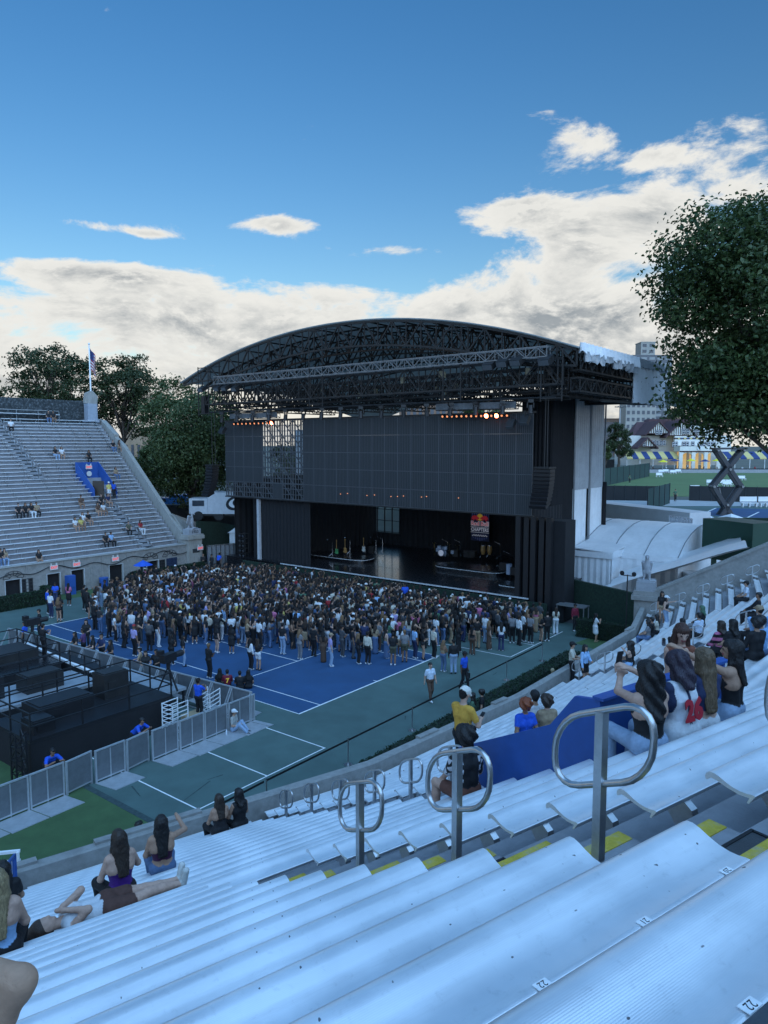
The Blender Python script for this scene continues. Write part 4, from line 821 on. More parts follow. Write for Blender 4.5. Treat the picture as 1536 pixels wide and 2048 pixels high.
# branded banner hanging at the back
sx = 29.6; yl, yr = VX(942,1040,sx)[1], VX(978,1040,sx)[1]; zt_, zb_ = VX(960,1027,sx)[2], VX(960,1082,sx)[2]; wS = yl-yr; hS = zt_-zb_; yc = (yl+yr)/2
bn = thing('banner', 'dark stage banner with two red bulls, yellow sun and lettering', 'banner', (sx,yc,zb_)); b = MB(); b.box((sx+.05,yc,(zt_+zb_)/2),(.05,wS,hS)); part('cloth', b, mat('navy banner',(.020,.026,.075),.7), bn)
m_rb = mat('banner red',(.62,.035,.05),.6,var=.05,emit=(.6,.03,.05),es=.10); m_ry = mat('banner yellow',(.80,.50,.05),.6,var=.05,emit=(.8,.5,.05),es=.10); m_rw = mat('banner white',(.75,.76,.80),.6,var=.05,emit=(.7,.7,.8),es=.12); m_rn = mat('banner stripe',(.10,.13,.32),.6,var=.05)
f = lambda u, v, o=0: (sx-.005-o, yl-wS*u, zt_-hS*v)
for q in range(9): b = MB(); u = .06+.11*q; b.add([f(u,.0),f(u+.05,.0),f(u+.05,.22),f(u,.22)],[(0,1,2,3)]); part('stripe', b, m_rn, bn)
b = MB(); b.cyl(f(.5,.135,.0),f(.5,.135,.015),wS*.17,n=20); part('sun_disc', b, m_ry, bn)
bull = [(.03,.17),(.10,.10),(.20,.075),(.33,.09),(.42,.13),(.475,.16),(.46,.21),(.40,.20),(.36,.225),(.39,.27),(.33,.26),(.29,.215),(.21,.22),(.17,.27),(.11,.275),(.13,.22),(.085,.19),(.04,.25),(.02,.245),(.06,.185)]
for s in (0,1): b = MB(); b.prism([f(u if not s else 1-u, v, .02) for u, v in bull], (-.012,0,0)); part('bull', b, m_rb, bn)
lettering('Red Bull', hS*.20, f(.5,.375,.012), (0,-1,0), (0,0,1), m_rw, bn, ext=.002, bold=.045, fit=wS*.99); lettering('Red Bull', hS*.20, f(.5,.375,.022), (0,-1,0), (0,0,1), m_rb, bn, ext=.002, bold=.010, fit=wS*.93)
for v in (.50,.69): b = MB(); b.box(f(.5,v,.01),(.012,wS*1.02,.035)); part('rule', b, m_rw, bn)
lettering('CHAPTERS', hS*.17, f(.5,.595,.012), (0,-1,0), (0,0,1), m_rw, bn, ext=.002, bold=.01, fit=wS*.98)
b = MB(); b.tube([f(.08+.84*q/24, .80+.035*sin(q*1.7), .012) for q in range(25)], .022, 5); part('script_line', b, m_rw, bn)
for q in range(7): b = MB(); u = .12+.12*q; b.add([f(u,.88),f(u+.06,.88),f(u+.06,.90+.10*(1-abs(q-3)/3.)),f(u,.90+.10*(1-abs(q-3)/3.))],[(0,1,2,3)]); part('drip', b, m_rn, bn)
# led screen: 25 x 5 panels
SCX = 16.2; Y0s, Y1s, Z0s, Z1s = -.2, 30.4, 7.0, 13.72; NCx, NRz = 25, 5
sc = thing('led_screen', 'huge dark led screen of mesh panels hanging over the stage', 'screen', (SCX,15,7)); pw = (Y1s-Y0s)/NCx; ph_ = (Z1s-Z0s)/NRz
def panel_mesh(solid):
    b = MB(); w, h = pw-.008, ph_-.004
    if solid:
        b.cur = 0; b.box((0,0,0),(.10,w,h)); b.cur = 1
        for y in (-w/2+.018, w/2-.018): b.box((-.055,y,0),(.02,.036,h))
        b.box((-.056,0,-h/2+.014),(.02,w-.08,.024)); b.box((-.056,0,h/2-.014),(.02,w-.08,.024))
        for q in range(1,8): b.box((-.054,-w/2+w*q/8,0),(.014,.020,h-.06))
    else:
        b.cur = 1
        for q in range(5): b.box((0,-w/2+w*q/4,0),(.08,.07 if q in (0,4) else .045,h))
        for z in (-h/2+.03,-h*.18,h*.18,h/2-.03): b.box((-.01,0,z),(.06,w,.05))
        b.bar((0,-w/2,-h/2),(0,w/2,h/2),.06); b.bar((.03,-w/2,h/2),(.03,0,0),.05)
        b.cur = 0
        for q in range(3): b.box((.03,-w/2+w*(q+.5)/3,0),(.02,w/16,h))
    return b.mesh('panel', [m_led, m_seam])
PM, PO = panel_mesh(True), panel_mesh(False)
for i in range(NCx):
    for j in range(NRz):
        y = Y0s+pw*(i+.5); z = Z0s+ph_*(j+.5); op = (17 <= i <= 20 and not (i == 19 and j == 0)) or (i >= 21 and j == 0 and i <= 24)
        o = link(bpy.data.objects.new('panel', PO if op else PM), sc); o.location = (R_.uniform(-.012,.012), y-15, z-7)
b = MB(); b.box((SCX+.05,15.1,Z1s+.06),(.3,30.8,.12)); b.box((SCX+.02,15.1,Z0s-.05),(.26,30.8,.1)); part('rails', b, m_truss, sc)
for (u, v) in [(1090,1178),(1135,1177),(1258,1188),(1303,1185)]: pass
for (u, v) in [(681,988),(695,987),(734,991),(749,990),(782,993),(795,993),(807,992),(843,994),(853,993),(917,996)]:
    p = VX(u, v, SCX-.10); b = MB(); b.cyl((p[0]+.02,p[1],p[2]),(p[0]-.03,p[1],p[2]),.030,n=6); part('pinhole_light', b, m_warm, sc)
# wings below the screen
wg = thing('stage_wing', 'left black masking wall with pale edge post under the screen', 'wing', (16.5,23,1.2)); part('cloth', drape(16.5,26.1,16.5,20.2,.9,7.0,.05,14), m_blkcloth, wg); b = MB(); b.box((16.35,26.3,3.9),(.25,.28,6.2)); part('edge_post', b, mat('pale post',(.42,.43,.45),.6,var=.2,vs_=2), wg); b = MB(); b.box((16.9,26.9,3.5),(.6,.8,7.0)); part('column', b, m_blkcloth, wg)
wg = thing('stage_wing', 'right black ribbed masking columns under the screen', 'wing', (16.5,-.8,.3))
for q in range(5): b = MB(); b.box((16.3+.12*(q%2),.75-.55*q,3.6),(.4,.36,6.6)); part('rib', b, m_blk, wg)
b = MB(); b.box((17.4,-.8,3.4),(1.6,3.2,6.6)); part('core', b, m_blkcloth, wg)
# roof: arched membrane and trusses
YC, RA, ZP = 16.3, 57., 21.05
za = lambda y: ZP-RA+sqrt(RA*RA-(y-YC)**2)
rf = thing('stage_roof', 'arched truss stage roof with grey membrane', 'roof', (23,16,15)); NY = 40; ysr = np.linspace(36.2,-3.4,NY+1)
b = MB()
for th in (0,.09):
    for x, dz in ((15.7,0),(22,0),(31,-.5),(45,-3.2)): b.v += [(x, float(y), za(y)+th+dz) for y in ysr]
n = NY+1; fs = []
for s in (0,4):
    for r in range(3):
        for i in range(NY): a = (s+r)*n+i; fs.append((a, a+1, a+n+1, a+n))
for i in range(NY): fs.append((i, i+1, 4*n+i+1, 4*n+i)); fs.append((3*n+i, 3*n+i+1, 7*n+i+1, 7*n+i))
b.f += fs; b.mi += [0]*len(fs); part('membrane', b, m_roofu, rf, smooth=True)
def truss(b, pts_t, pts_b, r, zig=True, vert=True):
    for i in range(len(pts_t)-1):
        b.bar(pts_t[i], pts_t[i+1], r*1.4); b.bar(pts_b[i], pts_b[i+1], r*1.4)
        if zig: b.bar(pts_t[i] if i%2 else pts_b[i], pts_b[i+1] if i%2 else pts_t[i+1], r)
        if vert: b.bar(pts_t[i], pts_b[i], r*.8)
    b.bar(pts_t[-1], pts_b[-1], r)
for j, X in enumerate((15.85,18.6,21.6,24.8,28.2,31.6)):
    b = MB(); yy = np.linspace(35.9,-3.2,31); e = lambda y: min(1., (35.95-y)/7+.12, (y+3.25)/7+.55)
    truss(b, [(X,y,za(y)-.12) for y in yy], [(X,y,za(y)-.12-1.75*e(y)) for y in yy], .10 if j == 0 else .085); part('arch_truss', b, m_truss if j % 2 == 0 else m_rust, rf)
    if j < 5:
        b = MB(); X2 = (18.6,21.6,24.8,28.2,31.6)[j]
        for y in np.linspace(33,-1,13): b.bar((X,y,za(y)-.16),(X2,y,za(y)-.16),.10); b.bar((X,y,za(y)-1.6),(X2,y+1.3,za(y+1.3)-.2),.07)
        part('purlins', b, m_rust, rf)
# mother grid of straight trusses below the arch
def boxtruss(b, a, c, w, h, n, r):
    a = np.array(a, float); c = np.array(c, float); d = (c-a)/np.linalg.norm(c-a); s = np.array([-d[1], d[0], 0])*w/2; u = np.array([0,0,h]); P_ = lambda t, sg, up: tuple(a+(c-a)*t+s*sg+u*up)
    for sg in (-1,1):
        truss(b, [P_(i/n,sg,1) for i in range(n+1)], [P_(i/n,sg,0) for i in range(n+1)], r)
    for i in range(n+1): b.bar(P_(i/n,-1,1), P_(i/n,1,1), r*.8); b.bar(P_(i/n,-1,0), P_(i/n,1,0), r*.8)
gr = thing('lighting_truss', 'long pale aluminium truss along the roof front', 'truss', (14.6,14,16.9)); b = MB(); boxtruss(b, (14.6,29.7,16.95), (14.6,-1.9,17.05), .5, .62, 44, .045); part('front_truss', b, m_alut, gr)
gd = thing('rigging_grid', 'dense dark rigging trusses under the stage roof', 'rigging', (20,14,15))
for X, z, h in ((15.3,15.25,1.6),(16.9,15.0,1.5),(19.2,15.2,1.5),(22.2,15.1,1.5),(25.2,15.2,1.5)): b = MB(); boxtruss(b, (X,31.5,z), (X,-2.4,z+.15), .8, h, 26, .075); part('span_truss', b, m_truss, gd)
for Y in np.linspace(30.5,-2,9): b = MB(); boxtruss(b, (15.3,Y,14.75), (31.,Y,14.8), .5, .7, 12, .055); part('cross_truss', b, m_truss, gd)
for X in (15.1,17.4): b = MB(); b.cyl((X,31.3,14.55),(X,-2.2,14.6),.06,n=6); part('lighting_pipe', b, m_truss, gd)
for Y, zz in ((31.2,14.2),(17.5,14.6),(5,14.6),(-2.2,14.3)):
    b = MB(); [b.bar((14.45,Y+s,zz),(14.45,Y+s,za(Y)-.5),.07) for s in (-.7,.7)]; [b.bar((14.45,Y-.7,z),(14.45,Y+.7,z),.06) for z in (zz+.2,za(Y)-.6)]; b.bar((14.45,Y-.7,za(Y)-.6),(15.9,Y-.7,za(Y)-.4),.06); b.bar((14.45,Y+.7,za(Y)-.6),(15.9,Y+.7,za(Y)-.4),.06); part('drop_frame', b, m_truss, gd)
rr = random.Random(5)
for q in range(46):        # chain motors
    y = rr.uniform(-2,31); X = rr.choice((15.3,16.9,19.2,22.2)); b = MB(); b.box((X,y,rr.uniform(15.2,16.6)),(.22,.22,.42)); part('chain_motor', b, mat('tan motor',(.20,.17,.11),.6) if rr.random() < .45 else m_truss, gd)
def floodlight(p, yaw, pitch, label, sc_=1.):
    o = thing('floodlight', label, 'floodlight', p, yaw, 'roof floodlights'); b = MB(); M = Matrix.Translation((0,0,-.25)) @ Matrix.Rotation(pitch, 4, 'Y'); b.box((0,0,0),(.7*sc_,.62*sc_,.34*sc_),M=M); part('lamp_body', b, m_truss, o, world=False); b = MB(); b.box((.36*sc_,0,0),(.03,.56*sc_,.28*sc_),M=M); part('lens', b, m_lens, o, world=False); b = MB(); b.bar((0,0,.35),(0,0,-.1),.07); part('yoke', b, m_truss, o, world=False)
for j, (u, v) in enumerate([(405,772),(437,770),(452,769),(472,770)]): floodlight(VX(u,v,14.6), pi, .5, 'dark floodlight on the left roof end, %s from the tip' % ORD[j].replace('bottom','first'))
for j, (u, v) in enumerate([(980,722),(1008,716),(1035,713),(1092,712)]): floodlight(VX(u,v,14.4), pi, .5, 'dark floodlight on the right roof end, %s from the middle' % ORD[j].replace('bottom','first'), 1.2)
for j in range(16):        # moving heads under the truss
    y = 29.5-2.0*j; o = thing('stage_light', 'black moving light under the roof truss, %s from the left' % ORD[j].replace('bottom','first'), 'stage light', (15.1,y,13.9), R_.uniform(0,6), 'moving lights under the roof'); b = MB(); b.box((0,0,.52),(.34,.34,.2)); b.bar((-.2,0,.42),(-.2,0,.1),.06); b.bar((.2,0,.42),(.2,0,.1),.06); part('yoke', b, m_truss, o, world=False); b = MB(); b.cyl((0,0,.25),(0,.06,-.28),.15,.17,10); part('head', b, m_blk, o, world=False)
# warm lamp bars
def lampbar(u0, v0, u1, v1, n, hot, label):
    p0, p1 = VX(u0,v0,15.4), VX(u1,v1,15.4); o = thing('lamp_bar', label, 'lamp', tuple((p0+p1)/2)); b = MB(); q0 = p0+np.array([.25,.6,.42]); q1 = p1+np.array([.25,-.6,.42]); boxtruss(b, q0, q1, .35, .35, 10, .035); part('truss', b, m_truss, o)
    b = MB(); q0 = q0+np.array([-.22,0,.05]); q1 = q1+np.array([-.22,0,.05]); b.sweep([(0,0),(.02,0),(.02,.42),(0,.42)], q0, q1, (1,0,0)); part('cover', b, mat('crumpled grey cover',(.12,.13,.14),.5,var=.4,vs_=2,bump=1.,bs=4), o)
    for q in range(n):
        p = p0+(p1-p0)*(q/(n-1)); b = MB(); b.cyl((p[0]+.25,p[1],p[2]+.10),(p[0],p[1],p[2]),.10,.15,10); part('lamp_can', b, m_blk, o); b = MB(); b.cyl((p[0]-.005,p[1],p[2]-.005),(p[0]-.02,p[1],p[2]-.01),.15 if q in hot else .075,n=10); part('lens', b, m_hot if q in hot else m_warm, o)
lampbar(468,848,543,846,10,{9},'left bar of warm glowing lamps over the screen'); lampbar(885,833,1014,831,14,{9,11},'right bar of warm glowing lamps over the screen')
for (u, v, w) in ((445,855,'left'),(1022,840,'right'),(1050,832,'far right')): p = VX(u,v,15.2); floodlight(tuple(p), pi, .9, 'black spotlight hung at the %s corner of the screen' % w, .9)
# line arrays
def line_array(u, v0, v1, n, w, label):
    a, c = VX(u,v0,15.6), VX(u,v1,15.6); o = thing('line_array', label, 'loudspeaker', tuple(c)); h = (a[2]-c[2])/n
    for q in range(n):
        t = q/(n-1); p = (a[0]-.05-.55*t*t, a[1], a[2]-h*(q+.5)); b = MB(); M = Matrix.Translation(p) @ Matrix.Rotation(-.42*t, 4, 'Y'); b.box((0,0,0),(.75,w,h*.9),M=M); b.box((-.38,0,0),(.03,w*.9,h*.7),M=M); part('cabinet', b, m_blk, o)
    b = MB(); b.box((a[0],a[1],a[2]+.08),(1.,w,.1)); b.cyl((a[0],a[1],a[2]+.1),(a[0],a[1],14.9),.025,n=5); b.cyl((a[0]+.35,a[1],a[2]+.1),(a[0]+.35,a[1],14.9),.025,n=5); part('rigging', b, m_truss, o)
line_array(425,932,990,10,.95,'curved black line array hanging at the left of the stage'); line_array(1089,938,1012,10,1.15,'black line array hanging at the right of the screen'); 
p = VX(410,810,15.6); b = MB(); b.box(tuple(p),(.5,.5,1.6)); b.cyl((p[0],p[1],p[2]+.8),(p[0],p[1],16),.03,n=5); solo('speaker_box', b, m_blk, 'small black speaker box hanging left of the roof', 'loudspeaker')
# right tower, tarpaulins, side rigging
tw = thing('stage_tower', 'tall black cloth wrapped tower right of the stage', 'tower', (22.9,1.,0)); part('front_cloth', drape(21.2,.75,24.9,.75,.2,15.6,.07,12,8), m_blkcloth, tw); part('near_cloth', drape(21.2,3.2,21.2,.8,.2,15.6,.07,8,8), m_blkcloth, tw); b = MB(); b.box((26.,2.1,7.8),(9.4,2.2,15.4)); part('core', b, m_blkcloth, tw)
tp = thing('side_wall', 'silver tarpaulin and white vinyl side wall behind the black tower', 'wall', (28,.9,0))
for a, c in ((25.05,27.9),(28.0,30.9)): part('tarpaulin', drape(a,.72,c,.72,8.2,15.2,.05,7,10,sag=.15), m_tarp, tp)
for a, c in ((25.05,27.7),(28.1,31.0)): part('vinyl_panel', drape(a,.78,c,.78,.4,8.3,.04,5,4), m_tent, tp)
for x in (24.98,27.95,28.1,31.05): b = MB(); b.box((x,.66,7.8),(.10,.10,15.4)); part('post', b, mat('grey post',(.22,.23,.24),.6), tp)
sr = thing('side_rigging', 'dark truss ends sticking out at the right of the roof', 'rigging', (24,-2,15))
for z, h in ((15.0,.8),(16.3,1.0)):
    for Y in (-3.0,-1.2): b = MB(); boxtruss(b, (16.2,Y,z), (30.5,Y,z), .6, h, 16, .07); part('side_truss', b, m_truss, sr)
for X in (17,20,23,26,29): b = MB(); boxtruss(b, (X,-3.1,15.0), (X,1,15.0), .5, .9, 5, .06); part('stub_truss', b, m_truss, sr)
b = MB(); [b.cyl((25.8,.3,14.7+.15*q),(25.8+6*(q%2),-3.2,14.7+.15*q),.10,n=6) for q in range(3)]; b.cyl((20,-3.2,14.6),(33,-3.2,14.9),.09,n=6); part('pipes', b, m_truss, sr)
cv = thing('roof_cover', 'crumpled pale roof cover gathered along the right eave', 'tarpaulin', (22,-3.4,17)); part('gathered_fabric', drape(15.9,-3.45,26,-3.6,17.35,17.95,.20,16,5,rag=.22,thick=.05), m_tent, cv); part('lower_fold', drape(16.4,-3.5,25.6,-3.62,16.95,17.45,.16,12,4,rag=.25,thick=.05), m_tarp, cv)
hd_ = thing('hanging_drape', 'pleated white drape hanging from the right end of the roof', 'drape', (29,-3.4,15)); part('cloth', drape(25.6,-3.4,32.9,-3.4,14.75,17.55,.14,9,5,rag=.08), m_tent, hd_); part('header', drape(25.4,-3.5,33,-3.5,17.35,17.95,.12,14,3,rag=.1,thick=.05), m_tarp, hd_)
# lamp towers and floor pieces either side of the stage
def lamp_tower(x, y, h, label, z0=0):
    o = thing('lamp_tower', label, 'lamp tower', (x,y,z0)); b = MB()
    for dy in (-.35,.35):
        for dx in (-.2,.2): b.bar((x+dx,y+dy,z0),(x+dx,y+dy,z0+h),.05)
    n = int(h/.42)
    for q in range(n+1): z = z0+h*q/n; b.bar((x-.2,y-.35,z),(x-.2,y+.35,z),.04); b.bar((x+.2,y-.35,z),(x+.2,y+.35,z),.04); b.bar((x-.2,y-.35,z),(x+.2,y-.35,z),.04)
    part('frame', b, m_truss, o)
    for q in range(n):
        for dy in (-.22,.22):
            z = z0+h*(q+.5)/n; b = MB(); b.cyl((x-.05,y+dy,z),(x-.34,y+dy,z),.11,.15,9); part('lamp', b, m_blk, o); b = MB(); b.cyl((x-.335,y+dy,z),(x-.35,y+dy,z-.01),.115,n=9); part('lens', b, m_lens, o)
lamp_tower(16.6,28.6,3.6,'black tower of stacked lamps left of the stage'); p = G(1124,1205,0); lamp_tower(float(p[0]),float(p[1]),3.5,'black tower of stacked lamps right of the stage')
def table(x, y, w, d, h, rz, label): 
    o = thing('work_table', label, 'table', (x,y,0), rz); b = MB(); b.box((0,0,h),(w,d,.07)); part('top', b, m_alut, o, world=False)
    for sx_ in (-1,1):
        for sy in (-1,1): b = MB(); b.box((sx_*(w/2-.05),sy*(d/2-.05),h/2-.03),(.05,.05,h-.03)); part('leg', b, m_alut, o, world=False)
table(14.6,25.4,1.,2.4,1.0,0,'aluminium work platform left of the stage front'); table(14.6,1.9,.8,2.6,1.15,0,'aluminium work platform in front of the right wing'); table(16.4,-3.1,.9,1.9,1.35,0,'aluminium platform beside the maroon shirted man')
for j in range(9): b = MB(); y = 21.5-2.35*j; b.box((14.9,y,.42),(.8,1.2,.84)); b.box((14.49,y,.42),(.02,1.1,.74)); solo('subwoofer', b, m_blk, 'black subwoofer box below the stage edge, %s from the left' % ORD[j].replace('bottom','first'), 'loudspeaker', 'subwoofers along the stage front')
# backline
m_gw = mat('cream guitar lacquer',(.60,.60,.56),.25,var=.05); m_gg = mat('green guitar lacquer',(.08,.30,.12),.3,var=.05); m_wood = mat('conga wood',(.36,.20,.07),.4,var=.15,vs_=6); m_chr = mat('chrome',(.7,.7,.72),.15,1.,var=.05); m_shell = mat('pearl drum shell',(.35,.40,.50),.25,var=.1,vs_=8)
def guitar(u, v, m, label):
    p = G(u, v, 1.86); o = thing('guitar', label, 'guitar', tuple(p)); out = [(.0,.14),(-.13,.20),(-.17,.30),(-.11,.40),(-.14,.50),(-.10,.58),(0,.56),(.10,.60),(.13,.50),(.10,.40),(.17,.30),(.13,.20)]
    b = MB(); b.prism([(p[0],p[1]+a*1.25,p[2]+c*1.1) for a, c in out], (.06,0,0)); part('body', b, m, o); b = MB(); b.box((p[0]+.01,p[1],p[2]+.95),(.03,.05,.75)); b.box((p[0]+.01,p[1],p[2]+1.36),(.03,.09,.16)); part('neck', b, m_wood, o); b = MB(); b.bar((p[0]+.1,p[1]-.15,p[2]),(p[0]+.05,p[1],p[2]+.9),.03); b.bar((p[0]+.1,p[1]+.15,p[2]),(p[0]+.05,p[1],p[2]+.9),.03); b.bar((p[0]-.1,p[1],p[2]),(p[0]+.05,p[1],p[2]+.3),.03); part('stand', b, m_chr, o)
guitar(673,1112,m_gg,'green electric guitar on a stand on the left riser'); guitar(727,1107,m_gw,'cream electric guitar on a stand on the left riser'); guitar(690,1110,m_wood,'brown bass guitar on a stand on the left riser')
def micstand(u, v, z, h, label, arm=True): p = G(u,v,z); b = MB(); b.cyl(tuple(p),(p[0],p[1],p[2]+h),.018,n=5); [b.bar(tuple(p+np.array([0,0,.25])),(p[0]+.3*cos(a),p[1]+.3*sin(a),p[2]),.025) for a in (0,2.1,4.2)]; b.bar((p[0],p[1],p[2]+h),(p[0]-.1,p[1]+.5,p[2]+h+.2),.02); b.ball((p[0]-.1,p[1]+.5,p[2]+h+.2),.045,6,4); solo('microphone_stand', b, m_chr, label, 'microphone stand')
for j, (u, v) in enumerate([(665,1112),(752,1107),(765,1106),(700,1108),(895,1112),(920,1113),(1000,1117),(1020,1140)]): micstand(u, v, 1.86, 1.25, 'chrome microphone stand on the stage risers, %s from the left' % ['second','fourth','fifth','third','sixth','seventh','eighth','ninth'][j])
for j, (u, v) in enumerate([(966,1115),(979,1115)]): p = G(u,v,1.86); b = MB(); b.tube([(p[0],p[1],p[2]+.25+.1*q) for q in range(9)], .2, 14, rs=[.13,.16,.19,.21,.22,.215,.205,.195,.19]); o = thing('conga', '%s wooden conga drum on chrome legs' % ('left','right')[j], 'conga', tuple(p)); part('shell', b, m_wood, o, smooth=True); b = MB(); [b.bar((p[0],p[1],p[2]+.5),(p[0]+.28*cos(a),p[1]+.28*sin(a),p[2]),.03) for a in (0,2.1,4.2)]; part('legs', b, m_chr, o); b = MB(); b.cyl((p[0],p[1],p[2]+1.03),(p[0],p[1],p[2]+1.08),.205,n=14); part('rim', b, m_chr, o)
p = G(885,1112,1.86); o = thing('drum_kit', 'drum kit with pearl shells and cymbals on the middle riser', 'drum kit', tuple(p)); b = MB(); b.cyl((p[0]-.25,p[1],p[2]+.3),(p[0]+.2,p[1],p[2]+.3),.29,n=18); part('bass_drum', b, m_shell, o); b = MB(); b.cyl((p[0]-.265,p[1],p[2]+.3),(p[0]-.255,p[1],p[2]+.3),.27,n=18); part('drum_head', b, m_rw, o)
for dx, dy, z, r in ((0,.35,.75,.17),(0,-.3,.75,.17),(.4,.75,.45,.2),(.4,-.85,.4,.22),(.55,.3,.6,.18)): b = MB(); b.cyl((p[0]+dx,p[1]+dy,p[2]+z-.16),(p[0]+dx,p[1]+dy,p[2]+z+.14),r,n=14); b.cyl((p[0]+dx,p[1]+dy,p[2]),(p[0]+dx,p[1]+dy,p[2]+z-.1),.02,n=5); part('drum', b, m_shell, o)
for dx, dy, z in ((-.1,.8,1.15),(-.1,-.75,1.15),(.5,-1.2,1.0),(.5,1.2,.95)): b = MB(); b.cyl((p[0]+dx,p[1]+dy,p[2]+z),(p[0]+dx,p[1]+dy,p[2]+z+.03),.24,.05,14); b.cyl((p[0]+dx,p[1]+dy,p[2]),(p[0]+dx,p[1]+dy,p[2]+z),.018,n=5); part('cymbal', b, mat('brass',(.5,.38,.14),.25,1.), o)
for j, (u, v) in enumerate([(912,1113),(935,1114),(946,1115),(1008,1140),(745,1106),(1030,1150)]): p = G(u,v,1.86); b = MB(); b.box((p[0],p[1],p[2]+.3),(.45,.6,.6)); b.box((p[0]-.24,p[1],p[2]+.28),(.02,.5,.42)); solo('amplifier', b, m_blk if j % 2 else m_truss, 'black amplifier cabinet on the stage risers, %s from the left' % ['second','third','fourth','fifth','first','sixth'][j], 'amplifier')
p = G(1030,1148,1.86); b = MB(); b.cyl((p[0]-.4,p[1]+.3,p[2]),(p[0]-.4,p[1]+.3,p[2]+.75),.22,n=14); b.cyl((p[0]-.4,p[1]+.3,p[2]+.75),(p[0]-.4,p[1]+.3,p[2]+.8),.24,n=14); solo('floor_drum', b, m_shell, 'pearl floor drum on the right riser', 'drum')
# ================================================================== trees
def tree(name, label, base, h_tr, crown_c, crown_r, n_leaf, lsize, lm, trunk_r, seed, lobes=14, droop=0., group=None, limbs=9, open_=.0):
    rg = np.random.default_rng(seed); o = thing(name, label, 'tree', tuple(base), 0, group); cc = np.array(crown_c, float); cr = np.array(crown_r, float); base = np.array(base, float)
    b = MB(); tops = cc+np.array([0,0,-cr[2]*.1]); pts = [tuple(base+(tops-base)*t+np.array([rg.normal(0,.12),rg.normal(0,.12),0])*(t > 0)) for t in np.linspace(0,1,7)]; b.tube(pts, 1, 9, rs=[trunk_r*(1.25-.95*t) for t in np.linspace(0,1,7)])
    L = []
    for q in range(lobes):
        a = 2*pi*q/lobes*2.4+rg.uniform(-.4,.4); e = rg.uniform(-1.05,1.0); rr_ = rg.uniform(.58,.86); L.append((cc+cr*rr_*np.array([cos(a)*cos(e*1.3), sin(a)*cos(e*1.3), sin(e*1.3)]), cr*rg.uniform(.20,.42)*np.array([1.15,1.15,.8])))
    L.append((cc, cr*.55))
    for q in range(limbs):
        c, r = L[q % len(L)]; t = rg.uniform(.5,.9); p0 = base+(tops-base)*t; mid = (p0+c)/2+np.array([0,0,-.04*cr[2]]); b.tube([tuple(p0),tuple(mid),tuple(c*.9+cc*.1)], 1, 6, rs=[trunk_r*.42,trunk_r*.28,trunk_r*.08])
        for s in range(3): e = c+r*np.clip(rg.normal(0,.35,3),-.5,.5); b.tube([tuple(mid),tuple((mid+e)/2+rg.normal(0,.1,3)),tuple(e)], 1, 5, rs=[trunk_r*.16,trunk_r*.10,trunk_r*.03])
    part('trunk', b, mat('bark', (.075,.060,.048), .9, var=.35, vs_=4, bump=.8, bs=14), o, smooth=True)
    ncl = int(n_leaf/36); w = np.array([r[0]*r[1] for c, r in L]); li = rg.choice(len(L), ncl, p=w/w.sum()); ctr = np.empty((ncl,3))
    for q in range(ncl): c, r = L[li[q]]; v = rg.normal(0,1,3); v /= np.linalg.norm(v); ctr[q] = c+r*v*rg.uniform(.5,1.0)**.5
    ctr = ctr[ctr[:,2] > base[2]+h_tr*.5]; ncl = len(ctr); k = 36; sp = float(cr.mean())*.07; P_ = (ctr[:,None,:]+rg.normal(0,1,(ncl,k,3))*sp*np.array([1,1,.75])).reshape(-1,3); N_ = (P_-cc)/cr+np.array([0,0,.6])
    me = leafquads(P_-base, N_, np.full(len(P_), lsize), rg, 1.0); me.materials.append(lm); f = link(bpy.data.objects.new('crown', me), o); f['kind'] = 'stuff'; return o
lm1 = leafmat('broad leaves', (.032,.058,.018), (.085,.130,.042), .42); lm2 = leafmat('oak leaves', (.030,.048,.018), (.062,.084,.032), .5); lm3 = leafmat('ash leaves', (.046,.074,.024), (.095,.128,.046), .5)
dR = 47.; c = AT(1562,632,dR); bR = AT(1575,1100,dR); bR[2] = 1.0
o = tree('street_tree', 'large dark broadleaf tree cut by the right edge', bR, 9, c, (7.5,7.5,8.3), 70000, .27, lm1, .42, 3, 46, limbs=22)
def tpx(u0, v0, u1, v1, dep, base_v, **k):
    c = AT((u0+u1)/2, (v0+v1)/2, dep); s = dep/FPX; rx = (u1-u0)/2*s; rz = (v1-v0)/2*s; bs = AT((u0+u1)/2, base_v, dep); return c, (rx, rx, rz), bs
def tr2(name, label, box, dep, base_z, n, ls, lm, seed, tr=.3, lobes=16, limbs=10, bu=None, htr=2.):
    c, r, _ = tpx(*box, dep, 1000); bs = c.copy(); 
    if bu is not None: bs = AT(bu, 1000, dep)
    bs[2] = base_z; return tree(name, label, bs, htr, c, r, n, ls, lm, tr, seed, lobes, limbs=limbs)
tr2('oak_tree', 'spreading dark oak behind the far stand, left of the flagpole', (5,690,188,850), 92, 5, 13000, .30, lm2, 21, .3, 26, 20)
tr2('oak_tree', 'spreading dark oak behind the far stand, right of the flagpole', (165,712,322,880), 96, 5, 11000, .30, lm2, 22, .3, 24, 20)
tr2('oak_tree', 'dark treetop at the left picture edge behind the far stand', (-70,775,22,850), 100, 5, 4500, .30, lm2, 23, .3, 9)
tr2('ash_tree', 'tall green tree between the far stand and the stage', (262,762,500,1020), 80, 0, 42000, .26, lm3, 24, .5, 30, 18, bu=382)
tr2('ash_tree', 'lower green tree beside the brick house behind the far stand', (250,880,350,1000), 90, 0, 9000, .28, lm3, 25, .3, 12)
tr2('far_tree', 'dark round tree left of the clubhouse behind the lamp pole', (1205,845,1272,925), 195, 4, 5000, .42, lm2, 26, .4, 10)
tr2('far_tree', 'small light green tree beside the silver wall', (1196,880,1226,925), 150, 4, 2500, .34, lm3, 27, .25, 7)
